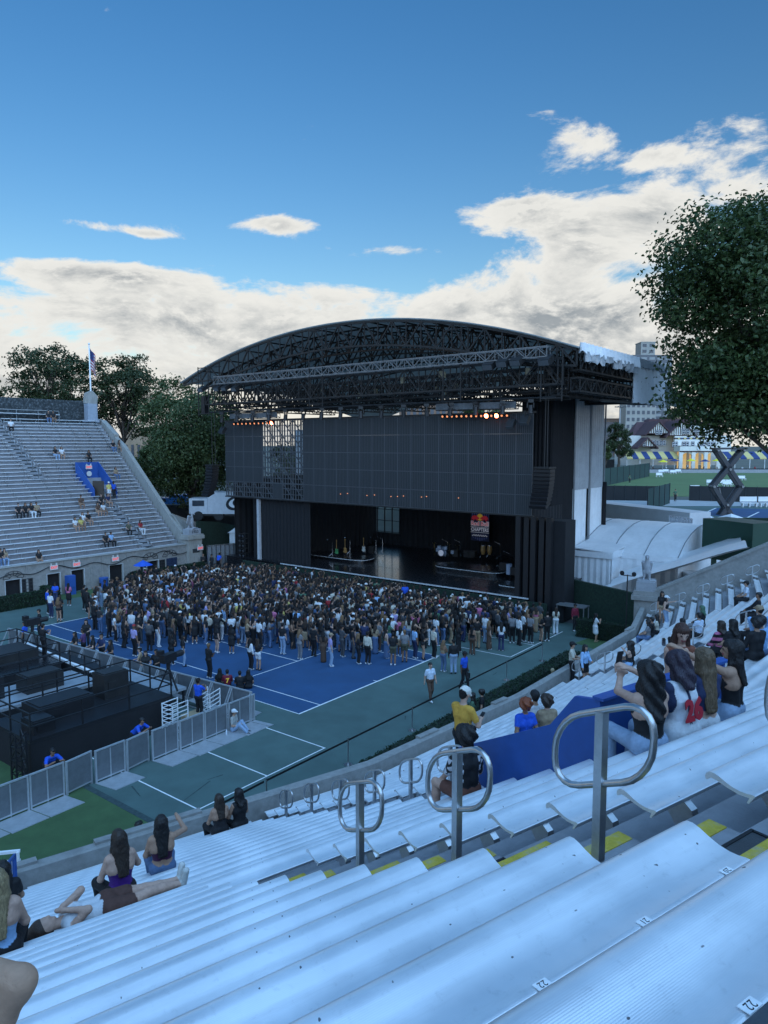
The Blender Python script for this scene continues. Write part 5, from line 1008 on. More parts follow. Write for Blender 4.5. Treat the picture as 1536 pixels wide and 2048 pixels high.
tr2('far_tree', 'dark tree behind the clubhouse roof', (1318,810,1400,870), 240, 4, 4500, .5, lm2, 28, .4, 9)
tr2('far_tree', 'leafy tree behind the stage seen over the screen', (900,800,1010,870), 130, 4, 5000, .4, lm3, 29, .4, 9)
tr2('far_tree', 'tree behind the stage seen through the open screen panels', (520,880,640,1010), 120, 4, 6000, .36, lm2, 30, .4, 10)
# ================================================================== right background
def box_building(name, label, u0, u1, v0, v1, dep, mats_, floors, cols, depth=14., yaw=None, win=(.55,.5), base=None):
    a = AT(u0,(v0+v1)/2,dep); c = AT(u1,(v0+v1)/2,dep); top = AT((u0+u1)/2,v0,dep)[2]; bot = AT((u0+u1)/2,v1,dep)[2] if base is None else base
    w = float(np.hypot(*(c-a)[:2])); rz = HEAD-pi/2 if yaw is None else yaw; o = thing(name, label, 'building', (float((a+c)[0]/2), float((a+c)[1]/2), bot), rz); H_ = top-bot
    b = MB(); b.box((0,depth/2,H_/2),(w,depth,H_)); part('walls', b, mats_[0], o, world=False); b = MB(); b.box((0,depth/2,H_+.15),(w+.4,depth+.4,.5)); part('parapet', b, mats_[0], o, world=False)
    fh = H_/floors; cw = w/cols; b = MB(); b.box((0,0,0),(cw*win[0],.3,fh*win[1])); wm = b.mesh('window', mats_[1])
    for i in range(floors):
        for j in range(cols):
            q = link(bpy.data.objects.new('window', wm), o); q.location = (-w/2+cw*(j+.5), 0, fh*(i+.5))
    return o
m_twr = mat('pale tower cladding',(.36,.34,.30),.8,var=.12,vs_=.2); m_glass = mat('window glass',(.045,.055,.07),.12,var=.2,vs_=.5); m_brick = mat('brick wall',(.25,.15,.10),.85,var=.25,vs_=.6); m_dkw = mat('dark glazed wall',(.10,.11,.125),.4,var=.2,vs_=.3)
box_building('apartment_tower','tall pale apartment tower behind the clubhouse, left slab',1252,1312,790,852,420,(m_twr,m_glass),9,6,12,base=4)
box_building('apartment_tower','taller dark glazed apartment tower rising behind the white drape',1262,1342,712,850,440,(m_dkw,mat('tower spandrel',(.30,.30,.29),.6,var=.1,vs_=.3)),18,5,14,base=4,win=(.7,.45))
box_building('apartment_tower','pale stair core on top of the apartment tower',1282,1310,685,720,441,(m_twr,m_glass),3,2,10)
box_building('apartment_block','long low brick block on the horizon left of the tower',1206,1262,838,870,480,(m_brick,m_glass),3,9,12,base=4)
box_building('apartment_block','grey rooftops left of the lamp pole',1200,1228,846,870,430,(mat('grey roofs',(.16,.14,.14),.8),m_glass),2,5,12,base=4)
box_building('brick_house','tan brick house behind the far stand parapet',246,284,862,905,120,(mat('tan brick',(.42,.29,.19),.85,var=.2,vs_=1.),m_glass),2,3,8,base=0,win=(.4,.35))
box_building('apartment_block','low brick block seen under the roof over the screen',800,940,806,850,260,(m_brick,m_glass),3,12,12,base=4)
# clubhouse, built in a local frame facing the camera: 1 unit = 1 m, x right, z up
DC = 205.; cb = AT(1360,938,DC); ZC = 4.1; cs = DC/FPX
ch = thing('clubhouse', 'half timbered clubhouse with maroon gables behind the lawn', 'building', (float(cb[0]),float(cb[1]),ZC), HEAD-pi/2)
hx = lambda u: (u-1360)*cs
hz_ = lambda v: (889.2-v)*cs*1.0+CAM[2]-ZC
m_pl = mat('cream plaster',(.74,.72,.66),.85,var=.08,vs_=.6); m_tim = mat('dark maroon timber',(.060,.030,.026),.8,var=.2,vs_=2); m_mar = mat('maroon roof shingle',(.085,.045,.050),.85,var=.25,vs_=1.2,bump=.5,bs=5); m_yl = mat('yellow awning canvas',(.62,.50,.20),.8,var=.08,vs_=2); m_nv = mat('navy awning canvas',(.025,.05,.16),.8,var=.1,vs_=2); m_glow = mat('warm lit interior',(.5,.34,.15),.6,var=.3,vs_=1,emit=(1,.62,.22),es=.35)
def C_(name, mb, m): return part(name, mb, m, ch, world=False)
b = MB(); b.box(((hx(1262)+hx(1470))/2,9,hz_(890)/2+2.2),(hx(1470)-hx(1262),12,hz_(890)+1.0)); C_('main_walls', b, m_pl)
def gable(u0, u1, vb, vt, y0, dep, studs=9):
    x0, x1, z0, z1 = hx(u0), hx(u1), hz_(vb), hz_(vt); xm = (x0+x1)/2
    b = MB(); b.prism([(x0,y0,z0),(x1,y0,z0),(xm,y0,z1)], (0,dep,0)); C_('gable_wall', b, m_pl)
    for q in range(1,studs): t = q/studs; x = x0+(x1-x0)*t; zt = z0+(z1-z0)*(1-abs(2*t-1)); b = MB(); b.box((x,y0-.06,(z0+zt)/2),(.20,.10,zt-z0-.1)); C_('timber_stud', b, m_tim)
    b = MB(); b.box((xm,y0-.07,z0+.1),(x1-x0,.12,.28)); C_('timber_beam', b, m_tim)
    for s in (-1,1):
        e = (x1 if s > 0 else x0)+s*.7; ze = z0-.6*(z1-z0)/((x1-x0)/2); b = MB(); b.prism([(xm,y0-.6,z1+.45),(e,y0-.6,ze+.45),(e,y0-.6,ze+.05),(xm,y0-.6,z1+.05)], (0,dep+.6,0)); C_('roof_slope', b, m_mar)
gable(1292,1337,868,845,0,10,11); gable(1330,1384,872,844,-1,11,13); gable(1272,1304,894,878,-2,8,7)
b = MB(); b.prism([(hx(1268),6,hz_(890)),(hx(1475),6,hz_(890)),(hx(1460),11,hz_(842)),(hx(1298),11,hz_(842))], (0,.01,0)); b.prism([(hx(1268),6,hz_(890)),(hx(1298),11,hz_(842)),(hx(1298),11.2,hz_(842)),(hx(1262),11.2,hz_(885))], (0,.2,0)); C_('main_roof', b, m_mar)
b = MB(); b.prism([(hx(1304),10,hz_(862)),(hx(1322),10,hz_(836)),(hx(1420),10,hz_(836)),(hx(1440),10,hz_(862))], (0,4,0)); C_('rear_roof', b, m_mar)
def cwin(u, v, w, h, y, lit=False):
    x, z = hx(u), hz_(v); b = MB(); b.box((x,y-.12,z),(w+.25,.10,h+.25)); f_ = C_('window_frame', b, m_tim); b = MB(); b.box((x,y-.20,z),(w,.08,h)); part('sash', b, m_white, f_, world=False); b = MB(); b.box((x,y-.25,z-h*.24),(w*.8,.06,h*.4)); b.box((x,y-.25,z+h*.24),(w*.8,.06,h*.4)); part('pane', b, m_glow if lit else m_glass, f_, world=False)
for u in (1305,1312,1319,1326): cwin(u,886,.75,1.3,-.05)
for u in (1311,1318): cwin(u,865,.8,1.2,-.05)
for u in (1342,1347,1362,1369,1380,1395,1402,1412,1417,1422): cwin(u,889,.72,1.35,-1.1)
for u in (1361,1369,1382,1389,1396): cwin(u,863,.75,1.35,-1.1)
cwin(1281,889,.7,1.0,-2.05)
b = MB(); b.box(((hx(1344)+hx(1430))/2,-.6,hz_(880)),(hx(1430)-hx(1344),1.0,3.2)); C_('bay_wall', b, m_pl); b = MB(); b.box(((hx(1376)+hx(1405))/2,-.6,hz_(862)),(hx(1412)-hx(1352),1.0,2.9)); C_('upper_bay', b, m_pl)
for v in (877,899): b = MB(); b.box(((hx(1342)+hx(1432))/2,-1.18,hz_(v)),(hx(1432)-hx(1342),.14,.4)); C_('timber_beam', b, m_tim)
for q in range(10): b = MB(); b.box((hx(1352+6*q),-1.25,hz_(877)),(.62,.12,.35)); C_('bunting', b, m_yl if q % 2 == 0 else m_nv)
# porch with three arches
xs_p = [1344,1368,1372,1393,1397,1418,1424]; b = MB(); zt = hz_(902); b.box(((hx(1342)+hx(1419))/2,-3.5,hz_(899)+.2),(hx(1419)-hx(1342),4.4,1.4)); C_('porch_parapet', b, m_pl); b = MB(); b.box(((hx(1342)+hx(1419))/2,-5.75,hz_(899)-.5),(hx(1419)-hx(1341),.12,.35)); C_('timber_beam', b, m_tim)
for u in (1344.5,1369,1393,1417): b = MB(); b.box((hx(u),-5.5,zt/2),(.95,.5,zt)); C_('porch_pier', b, m_pl)
for u0, u1 in ((1348,1366),(1372,1390),(1396,1414)):
    x0, x1 = hx(u0), hx(u1); r = (x1-x0)/2; xm = (x0+x1)/2; zc = zt-1.3; n = 8; pl_pts = [(x0-.1,-5.5,zt+.1)]+[(xm-r*cos(pi*q/n),-5.5,zc+.9*sin(pi*q/n)) for q in range(n+1)]+[(x1+.1,-5.5,zt+.1)]; b = MB(); b.prism(pl_pts, (0,.4,0)); C_('arch', b, m_pl); b = MB(); b.box((xm,-1.9,zt/2),(x1-x0,.1,zt-.3)); C_('lit_room', b, m_glow if True else m_glass)
b = MB(); b.cyl((hx(1379),-5.85,hz_(897)+.2),(hx(1379),-5.95,hz_(897)+.2),.6,n=16); C_('clock_face', b, m_white)
def awning(u0, u1, vt, vb, n, y, label):
    o = thing('awning', label, 'awning', (float(cb[0]),float(cb[1]),ZC), HEAD-pi/2)
    for q in range(n):
        a, c = hx(u0+(u1-u0)*q/n), hx(u0+(u1-u0)*(q+1)/n); b = MB(); b.add([(a,y,hz_(vt)),(c,y,hz_(vt)),(c,y-3.4,hz_(vb)),(a,y-3.4,hz_(vb)),(a,y-3.4,hz_(vb)-.35),(c,y-3.4,hz_(vb)-.35)],[(0,1,2,3),(3,2,5,4)]); part('stripe', b, m_yl if q % 2 == 0 else m_nv, o, world=False)
    for q in range(5): x = hx(u0+(u1-u0)*q/4); b = MB(); b.box((x,y-3.3,hz_(vb)/2),(.12,.12,hz_(vb))); part('post', b, m_white, o, world=False)
awning(1242,1344,903,915,9,-1.5,'yellow and navy striped awning left of the clubhouse porch'); awning(1424,1540,903,915,9,-1.5,'yellow and navy striped awning right of the clubhouse porch')
def umbrella(u, v, m, label):
    x, z = hx(u), hz_(v); o = thing('patio_umbrella', label, 'umbrella', (float(cb[0]),float(cb[1]),ZC), HEAD-pi/2); b = MB(); n = 8; b.add([(x,-9,z+.45)]+[(x+1.45*cos(2*pi*q/n),-9+1.45*sin(2*pi*q/n),z-.2) for q in range(n)], [(0,1+q,1+(q+1)%n) for q in range(n)]); part('canopy', b, m, o, world=False); b = MB(); b.cyl((x,-9,0),(x,-9,z+.5),.05,n=6); part('pole', b, m_white, o, world=False)
m_yu = mat('bright yellow canvas',(.75,.66,.03),.7,var=.05)
for u, v, m, w in ((1301,921,m_yu,'yellow patio umbrella left of the clubhouse porch'),(1323,919,m_nv,'navy patio umbrella left of the clubhouse porch'),(1355,919,m_yu,'yellow patio umbrella before the left porch arch'),(1381,920,m_nv,'navy patio umbrella before the middle porch arch'),(1404,919,m_yu,'yellow patio umbrella before the right porch arch')): umbrella(u, v, m, w)
b = MB(); b.box(((hx(1200)+hx(1560))/2,-11,.45),(hx(1560)-hx(1200),.3,.9)); o = solo('terrace_wall', b, m_stone, 'low grey terrace wall in front of the clubhouse', 'wall'); M_ = Matrix.Translation((float(cb[0]),float(cb[1]),ZC)) @ Matrix.Rotation(HEAD-pi/2,4,'Z') @ Matrix.Translation(o.location); o.location = M_.translation; o.rotation_euler.z = HEAD-pi/2
rr = random.Random(9)
for q in range(34):        # terrace tables and chairs, dark
    u = 1262+ (q*7.3) % 250; y = -8.6-rr.uniform(0,1.6); x = hx(u); o = thing('patio_table', 'dark patio table on the clubhouse terrace', 'table', (float(cb[0]),float(cb[1]),ZC), HEAD-pi/2, 'clubhouse terrace tables'); b = MB(); b.cyl((x,y,.85),(x,y,.9),.6,n=8); b.cyl((x,y,0),(x,y,.85),.06,n=5); part('top', b, m_iron, o, world=False); b = MB()
    for a in (0,2.1,4.2): b.box((x+.85*cos(a),y+.85*sin(a),.55),(.4,.4,1.1))
    part('chairs', b, m_iron, o, world=False)
# lawn, hard courts, fences
ZT = 4.1
def qsheet(name, pts, z, m): b = MB(); b.add([tuple(G(u,v,z)) for u, v in pts], [tuple(range(len(pts)))]); return struct(name, b, m)
m_lawn = mat('grass court', (.105,.165,.060), .95, var=.10, vs_=.12, bump=.3, bs=60, col2=(.17,.18,.09), c2s=.74)
b = MB(); la = [G(u,v,ZT) for u, v in ((1100,993),(1640,993),(1640,943),(1100,943))]; b.add([(p[0],p[1],ZT+.004) for p in la],[(0,1,2,3)]); struct('lawn', b, m_lawn)
b = MB(); la = [G(u,v,ZT) for u, v in ((1080,1060),(1640,1060),(1640,1012),(1080,1012))]; b.add([(p[0],p[1],ZT+.004) for p in la],[(0,1,2,3)]); struct('hard_court', b, m_green)
b = MB(); la = [G(u,v,ZT) for u, v in ((1080,1012),(1640,1012),(1640,1000),(1080,1000))]; b.add([(p[0],p[1],ZT+.003) for p in la],[(0,1,2,3)]); struct('pavement', b, mat('pale paving',(.36,.37,.37),.85,var=.1,vs_=1.))
for w, pts in (('left',((1180,1017),(1245,1012),(1222,1022),(1150,1030))),('right',((1432,1016),(1600,1020),(1600,1040),(1400,1030)))): b = MB(); b.add([tuple(np.append(G(u,v,ZT)[:2],ZT+.008)) for u, v in pts],[(0,1,2,3)]); struct('blue_court', b, m_blue)
b = MB()
for (u0,v0,u1,v1) in ((1400,1030,1432,1016),(1180,1030,1247,1012),(1495,1035,1518,1024),(1080,1007.5,1640,1014)): a = G(u0,v0,ZT+.012); c_ = G(u1,v1,ZT+.012); d = (c_-a)/np.linalg.norm(c_-a); s = np.array([-d[1],d[0],0])*.09; b.quad(a-s,c_-s,c_+s,a+s)
struct('court_lines', b, m_line)
def fence(u0, v0, u1, v1, h, m, label, z=ZT, posts=8, alpha=False):
    a, c_ = G(u0,v0,z), G(u1,v1,z); o = thing('fence', label, 'fence', tuple(a)); n = posts
    for q in range(n): p0 = a+(c_-a)*q/n; p1 = a+(c_-a)*(q+1)/n; b = MB(); b.prism([tuple(p0),tuple(p1),tuple(p1+np.array([0,0,h])),tuple(p0+np.array([0,0,h]))],(0,.03,0)); part('panel', b, m, o)
    for q in range(n+1): p0 = a+(c_-a)*q/n; b = MB(); b.box((p0[0],p0[1]-.03,p0[2]+h/2+.03),(.09,.09,h+.06)); part('post', b, m_iron, o)
m_gf = mat('green windscreen',(.018,.050,.046),.85,var=.12,vs_=.5); m_bf = mat('black windscreen',(.022,.024,.026),.85,var=.15,vs_=.6)
fence(1190,976,1298,953,3.2,m_gf,'long green windscreen fence left of the grass courts',posts=9); fence(1186,1000,1314,1002,2.0,m_bf,'low black windscreen left of the court gate',posts=6); fence(1378,1001,1560,1006,2.0,m_bf,'low black windscreen in front of the grass courts',posts=8)
fence(1294,1024,1338,1007,2.6,m_gf,'green court divider fence seen edge on',posts=4); fence(1180,941,1228,938,3.,m_bf,'dark fence beside the lamp pole',posts=3)
def crate(u, v, j):
    p = G(u,v,ZT); o = thing('court_chair', 'white lawn chair pair on the grass courts, %s from the left' % ORD[j].replace('bottom','first'), 'chair', tuple(p), HEAD-pi/2, 'white lawn chairs'); b = MB(); b.box((0,.3,.75),(1.5,.06,.5)); b.box((0,0,.45),(1.5,.5,.06)); part('seat', b, m_white, o, world=False); b = MB()
    for x in (-.7,0,.7): b.box((x,-.2,.25),(.07,.07,.5)); b.box((x,.3,.5),(.07,.07,1.0))
    part('legs', b, m_white, o, world=False)
for j, (u, v) in enumerate([(1319,954),(1323,947),(1332,946),(1347,948),(1357,946),(1379,941),(1391,983),(1422,970),(1444,970),(1455,973),(1461,970),(1428,985),(1484,961)]): crate(u, v, j)
for u0,u1 in ((1481,1515),(1518,1545)):
    a, c_ = G(u0,1014,ZT), G(u1,1014,ZT); o = thing('white_bench', '%s long white bench beside the hard court' % ('left' if u0 < 1500 else 'right'), 'bench', tuple((a+c_)/2), atan2((c_-a)[1],(c_-a)[0])); L = np.linalg.norm(c_-a); b = MB(); b.box((0,0,.5),(L,.5,.07)); part('seat', b, m_white, o, world=False); b = MB(); b.box((0,.25,.95),(L,.06,.6)); part('backrest', b, m_white, o, world=False)
    for x in (-.4,0,.4): b = MB(); b.box((x*L,0,.25),(.1,.45,.5)); part('leg', b, m_white, o, world=False)
# lamp pole
p = G(1237,936,ZT); tp_ = AT(1236,815,float((p-CAM)@np.array([cos(HEAD)*cos(PITCH),sin(HEAD)*cos(PITCH),-sin(PITCH)]))); o = thing('lamp_pole', 'tall thin floodlight pole with crossarm beside the silver wall', 'lamp pole', tuple(p), HEAD-pi/2); hh = tp_[2]-p[2]; b = MB(); b.cyl((0,0,0),(0,0,hh),.2,.10,8); part('pole', b, mat('pale pole',(.5,.52,.53),.5), o, world=False); b = MB(); b.bar((-1.7,0,hh),(1.7,0,hh),.14); b.bar((-.9,0,hh+.3),(.9,0,hh+.3),.1); part('crossarm', b, m_alut, o, world=False)
for x in (-1.6,-.8,0,.8,1.6): b = MB(); b.box((x,-.25,hh+.1),(.5,.5,.22)); part('lamp_head', b, m_iron, o, world=False)
b = MB(); b.box((0,-.05,1.2),(.8,.6,2.4)); part('base_box', b, m_iron, o, world=False)
# scissor lift
dS = 78.; sc_ = dS/FPX; o0 = AT(1450,1060,dS); sl_ = thing('scissor_lift', 'raised dark scissor lift with crossed arms before the lawn', 'scissor lift', (float(o0[0]),float(o0[1]),ZT), HEAD-pi/2); X_ = lambda u: (u-1450)*sc_; Z_ = lambda v: (889.2-v)*sc_+CAM[2]-ZT
m_lift = mat('dark grey lift paint',(.035,.04,.05),.45,var=.15,vs_=2)
for (u0,v0,u1,v1) in ((1425,900,1476,972),(1476,900,1420,972),(1420,972,1462,1034),(1476,972,1432,1040)):
    for y in (-.45,.45): b = MB(); b.bar((X_(u0),y,Z_(v0)),(X_(u1),y,Z_(v1)),.20,.42); part('arm', b, m_lift, sl_, world=False)
for u, v in ((1425,900),(1476,900),(1450,938),(1420,972),(1476,972),(1448,1008)): b = MB(); b.cyl((X_(u),-.7,Z_(v)),(X_(u),.7,Z_(v)),.14,n=8); part('pivot', b, m_alut, sl_, world=False)
b = MB(); b.cyl((X_(1434),-.1,Z_(975)),(X_(1448),-.1,Z_(1030)),.08,n=6); part('ram', b, m_alut, sl_, world=False); b = MB(); b.box((X_(1447),0,Z_(1046)),(3.6,1.5,.9)); part('chassis', b, m_lift, sl_, world=False); b = MB(); b.box((X_(1450),0,Z_(897)),(3.4,1.5,.2)); part('platform', b, m_lift, sl_, world=False)
# tents and trailers beside the stage
def marquee(label):
    o = thing('marquee', label, 'tent', (34,-1,0)); ex = 26.9; ey0, ey1 = -6.6, 3.2; ez = 3.45; rx, rz = 33.5, 5.3; bx_ = 40.
    b = MB(); nseg = 8; ys_ = np.linspace(ey1, ey0, nseg+1); 
    for a, c_ in ((0,2),(2,4),(4,6),(6,8)):
        b = MB(); n = 9; vs = []
        for t in (a, c_):
            for q in range(n): s = q/(n-1); x = ex+(bx_-ex)*s; z = ez+(rz-ez)*sin(pi*s)**.75; vs.append((x, ys_[t]+(.03 if t == a else -.0), z))
        b.add(vs, [(i, i+1, n+i+1, n+i) for i in range(n-1)]); part('roof_panel', b, m_tent, o, smooth=True)
        b = MB(); b.box((ex,(ys_[a]+ys_[c_])/2,ez-.18),(.04,abs(ys_[a]-ys_[c_])-.04,.4)); part('valance', b, m_tent, o)
    for t in (0,2,4,6,8): b = MB(); b.tube([(ex+(bx_-ex)*q/8, ys_[t], ez+.02+(rz-ez)*sin(pi*q/8)**.75) for q in range(9)], .035, 5); part('roof_rib', b, mat('grey seam',(.22,.24,.26),.6), o)
    part('front_wall', drape(ex+.06,ey0,ex+.06,ey1,0,ez-.1,.05,14,4), m_tent, o); b = MB(); b.add([(ex,ey0,0),(bx_,ey0,0),(bx_,ey0,ez)]+[(ex+(bx_-ex)*(1-q/8),ey0,ez+(rz-ez)*sin(pi*q/8)**.75) for q in range(1,8)]+[(ex,ey0,ez)],[tuple(range(11))]); part('end_wall', b, m_tent, o)
marquee('large white marquee with ribbed curved roof right of the stage')
o = thing('tent_annex', 'boxy white vinyl annex in front of the marquee beside the tower', 'tent', (25.2,-1.,0)); part('front_wall', drape(25.15,-2.3,25.15,.6,0,3.6,.04,6,4), m_tent, o); part('side_wall', drape(25.2,-2.35,28.2,-2.35,0,3.6,.04,7,4), m_tent, o); b = MB(); b.prism([(25.05,-2.45,3.6),(25.05,.6,3.75),(28.4,.6,4.15),(28.4,-2.45,3.9)],(0,0,.08)); part('roof', b, m_tent, o); b = MB(); b.box((25.02,-.9,3.4),(.05,3.1,.45)); b.box((26.7,-2.47,3.45),(3.3,.05,.5)); part('valance', b, m_tent, o)
def pop_tent(u, v, dep, w, label):
    p = AT(u,v,dep); o = thing('pop_up_canopy', label, 'canopy', (float(p[0]),float(p[1]),float(p[2])), HEAD-pi/2+.3); b = MB(); z = .0; b.add([(0,0,z+.95)]+[(sx_*w/2,sy*w/2,z) for sx_, sy in ((-1,-1),(1,-1),(1,1),(-1,1))],[(0,1,2),(0,2,3),(0,3,4),(0,4,1)]); part('roof', b, m_tent, o, world=False); b = MB(); [b.box(c_,d) for c_, d in (((0,-w/2,z-.16),(w,.03,.34)),((0,w/2,z-.16),(w,.03,.34)),((-w/2,0,z-.16),(.03,w-.06,.34)),((w/2,0,z-.16),(.03,w-.06,.34)))]; part('valance', b, m_tent, o, world=False)
    for sx_ in (-1,1):
        for sy in (-1,1): b = MB(); b.box((sx_*(w/2-.05),sy*(w/2-.05),z-1.3),(.05,.05,2.4)); part('leg', b, m_white, o, world=False)
pop_tent(1462,1048,66,4.0,'larger white pop up canopy right of the marquee'); pop_tent(1405,1045,70,3.2,'smaller white pop up canopy beside the silver sheet')
b = MB(); a = AT(1200,1032,76); c_ = AT(1400,1046,64); d = (c_-a); L = float(np.hypot(d[0],d[1])); b.box((0,0,0),(L,2.5,2.9)); ob = solo('trailer', b, mat('white trailer',(.52,.54,.56),.5,var=.08,vs_=1.), 'long low white trailer behind the marquee roof', 'trailer'); ob.location = ((a+c_)[0]/2,(a+c_)[1]/2,2.8); ob.rotation_euler.z = atan2(d[1],d[0])
a = AT(1338,1037,63); c_ = AT(1385,1041,60); b = drape(a[0],a[1],c_[0],c_[1],a[2]-1.6,a[2]+.3,.10,9,6); solo('foil_sheet', b, mat('crinkled silver foil',(.55,.56,.58),.22,.9,var=.2,vs_=3,bump=1.,bs=5), 'crinkled silver sheet hung beside the canopies', 'tarpaulin')
# green boxes and screens
a = AT(1428,1085,56); c_ = AT(1530,1075,52); b = MB(); d = c_-a; L = float(np.hypot(d[0],d[1])); rz = atan2(d[1],d[0]); b.box(tuple((a+c_)/2),(L,2.6,3.0),rz); solo('green_container', b, mat('dark green container',(.012,.055,.038),.5,var=.12,vs_=1.), 'dark green container right of the marquee', 'container')
for q, (u, v, dp) in enumerate(((1395,1077,60),(1500,1050,62))): a = AT(u-40,v,dp); c_ = AT(u+40,v,dp); b = MB(); b.prism([(a[0],a[1],-.0),(c_[0],c_[1],0),(c_[0],c_[1],c_[2]+.6),(a[0],a[1],a[2]+.6)],(.1,.1,0)); solo('ivy_screen', b, m_gwall, '%s green ivy screen behind the marquee end' % ('left','right')[q], 'screen')
a = AT(1372,1108,52); b = MB(); b.box((float(a[0])+1.2,float(a[1])-1.2,.9),(3.2,2.4,2.6),HEAD); b.box((float(a[0])+1.2,float(a[1])-1.2,2.25),(3.4,2.6,.12),HEAD); solo('white_shed', b, m_tent, 'small white shed between marquee and green container', 'shed')
# sheeted slope behind the eagle and the big green ivy wall
b = MB(); ga = [AT(1205,1180,47), AT(1500,1095,43), AT(1475,1072,56), AT(1240,1150,54)]; n = 10; vs = []
for i in range(n+1):
    for j in range(n+1):
        u, v = i/n, j/n; p = (np.array(ga[0])*(1-u)+np.array(ga[1])*u)*(1-v)+(np.array(ga[3])*(1-u)+np.array(ga[2])*u)*v; p[2] += .16*sin(v*14+u*3)+.05*sin(u*9); vs.append(tuple(p))
b.add(vs, [(i*(n+1)+j, (i+1)*(n+1)+j, (i+1)*(n+1)+j+1, i*(n+1)+j+1) for i in range(n) for j in range(n)]); solo('white_sheeting', b, m_tent, 'white sheeting draped over the slope behind the eagle', 'tarpaulin', smooth=True)
b = MB(); b.prism([(18.6,-1.9,0),(15.6,-8.6,0),(15.6,-8.6,2.65),(18.6,-1.9,2.6)],(.25,-.1,0)); solo('ivy_wall', b, m_gwall, 'tall dark green ivy wall between the stage and the near eagle', 'wall')
# near eagle pedestal and end parapet
nD = NS.sec[3]; T1 = nD[3]
pd = thing('pillar', 'stepped stone pedestal at the end of the near wall', 'pillar', NS.P(3, T1+.3, .2, 0)); rzD = atan2(nD[1][1], nD[1][0])
for (w, z0, z1) in ((1.15,-.2,3.05),(1.45,3.05,3.3),(1.25,3.3,3.55),(1.0,3.55,4.05)): b = MB(); p = NS.P(3, T1+.45, .25, (z0+z1)/2); b.box(p,(w,w,z1-z0),rzD); part('step', b, m_stone if z0 > 3.5 else m_conc, pd)
eagle(NS.P(3, T1+.45, .25, 4.05), rzD+radians(95), 'grey stone eagle statue on the near pedestal, facing the stage')
pp = thing('parapet', 'sloping concrete end parapet behind the near eagle', 'wall', NS.P(3, T1+.3, 6, 0)); b = MB(); zP = lambda d: 3.15+.538*d; q = [NS.P(3,T1-.12,d,z) for d, z in ((.75,-1),(17,-1),(17,zP(17)),(.75,zP(.75)))]; b.prism(q, tuple(np.append(nD[1]*.42,0))); part('slope', b, m_conc, pp)
b = MB(); q = [NS.P(3,T1-.17,d,z) for d, z in ((.75,zP(.75)-.0),(17,zP(17)-.0),(17,zP(17)+.14),(.75,zP(.75)+.14))]; b.prism(q, tuple(np.append(nD[1]*.54,0))); part('coping', b, m_conc, pp)
# microphone pole next to the eagle
p = G(1262,1240,0); p = NS.P(3,T1-1.2,-.6,0); h = 4.6; o = thing('microphone_pole', 'thin black pole with two fluffy microphones before the eagle', 'microphone pole', p); b = MB(); b.cyl(p,(p[0],p[1],h),.03,n=6); b.bar((p[0],p[1]-.35,h-.05),(p[0],p[1]+.35,h-.05),.04); [b.bar((p[0],p[1],.5),(p[0]+.4*cos(a),p[1]+.4*sin(a),0),.03) for a in (0,2.1,4.2)]; part('pole', b, m_blk, o)
for s in (-.35,.3): b = MB(); b.ball((p[0],p[1]+s,h+.06),.13,8,6); part('windshield', b, m_blkcloth, o)
# trucks and tents behind the left of the stage
def truck(u0, u1, v0, v1, dep, m, label, logo=False):
    a, c_ = AT(u0,v1,dep), AT(u1,v1,dep); w = (u1-u0)*dep/FPX; h = (v1-v0)*dep/FPX; o = thing('box_truck', label, 'truck', (float((a+c_)[0]/2),float((a+c_)[1]/2),float(a[2])), HEAD-pi/2); b = MB(); b.box((0,1.2,h/2),(w,2.4,h)); part('cargo_box', b, m, o, world=False); b = MB(); b.box((-w/2-1.,1.2,h*.36),(1.9,2.2,h*.72)); part('cab', b, m, o, world=False); b = MB(); b.box((-w/2-1.0,.08,h*.5),(1.2,.04,h*.26)); part('cab_window', b, m_glass, o, world=False)
    for x in (-w/2-1.,-w/4,w/3): b = MB(); b.cyl((x,.05,-.2),(x,.35,-.2),.48,n=14); part('wheel', b, m_blk, o, world=False)
    b = MB(); b.box((0,1.2,-.12),(w+2,1.8,.25)); part('chassis', b, m_blk, o, world=False)
    if logo:
        b = MB(); n = 24; b.prism([(w*.18+1.05*cos(2*pi*q/n)+.25*sin(2*pi*q/n),-.012,h*.52+.78*sin(2*pi*q/n)) for q in range(n)],(0,.01,0)); part('logo_oval', b, m_ink, o, world=False); b = MB(); b.prism([(w*.18+.75*cos(2*pi*q/n)+.18*sin(2*pi*q/n),-.02,h*.52+.5*sin(2*pi*q/n)) for q in range(n)],(0,.008,0)); part('logo_ring', b, m_white, o, world=False); b = MB(); b.prism([(w*.18+.38*cos(2*pi*q/n),-.03,h*.52+.36*sin(2*pi*q/n)) for q in range(n)],(0,.008,0)); part('logo_pupil', b, m_ink, o, world=False)
truck(416,500,985,1028,74,mat('white truck paint',(.55,.57,.60),.35),'white box truck with oval eye logo behind the stage left',True); truck(338,372,990,1012,90,mat('blue truck paint',(.03,.15,.40),.35),'blue truck behind the trees left of the stage')
o = thing('white_canopy', 'white tented canopy behind the left lamp tower', 'canopy', tuple(AT(490,1120,71))); b = MB(); b.prism([tuple(AT(455,1066,71)),tuple(AT(524,1066,71)),tuple(AT(524,1034,71)),tuple(AT(500,1038,71))],(1.5,1.5,0)); part('roof', b, m_tent, o); b = MB(); b.prism([tuple(AT(459,1128,71.2)),tuple(AT(522,1128,71.2)),tuple(AT(522,1066,71.2)),tuple(AT(459,1066,71.2))],(1.4,1.4,0)); part('wall', b, m_tent, o)
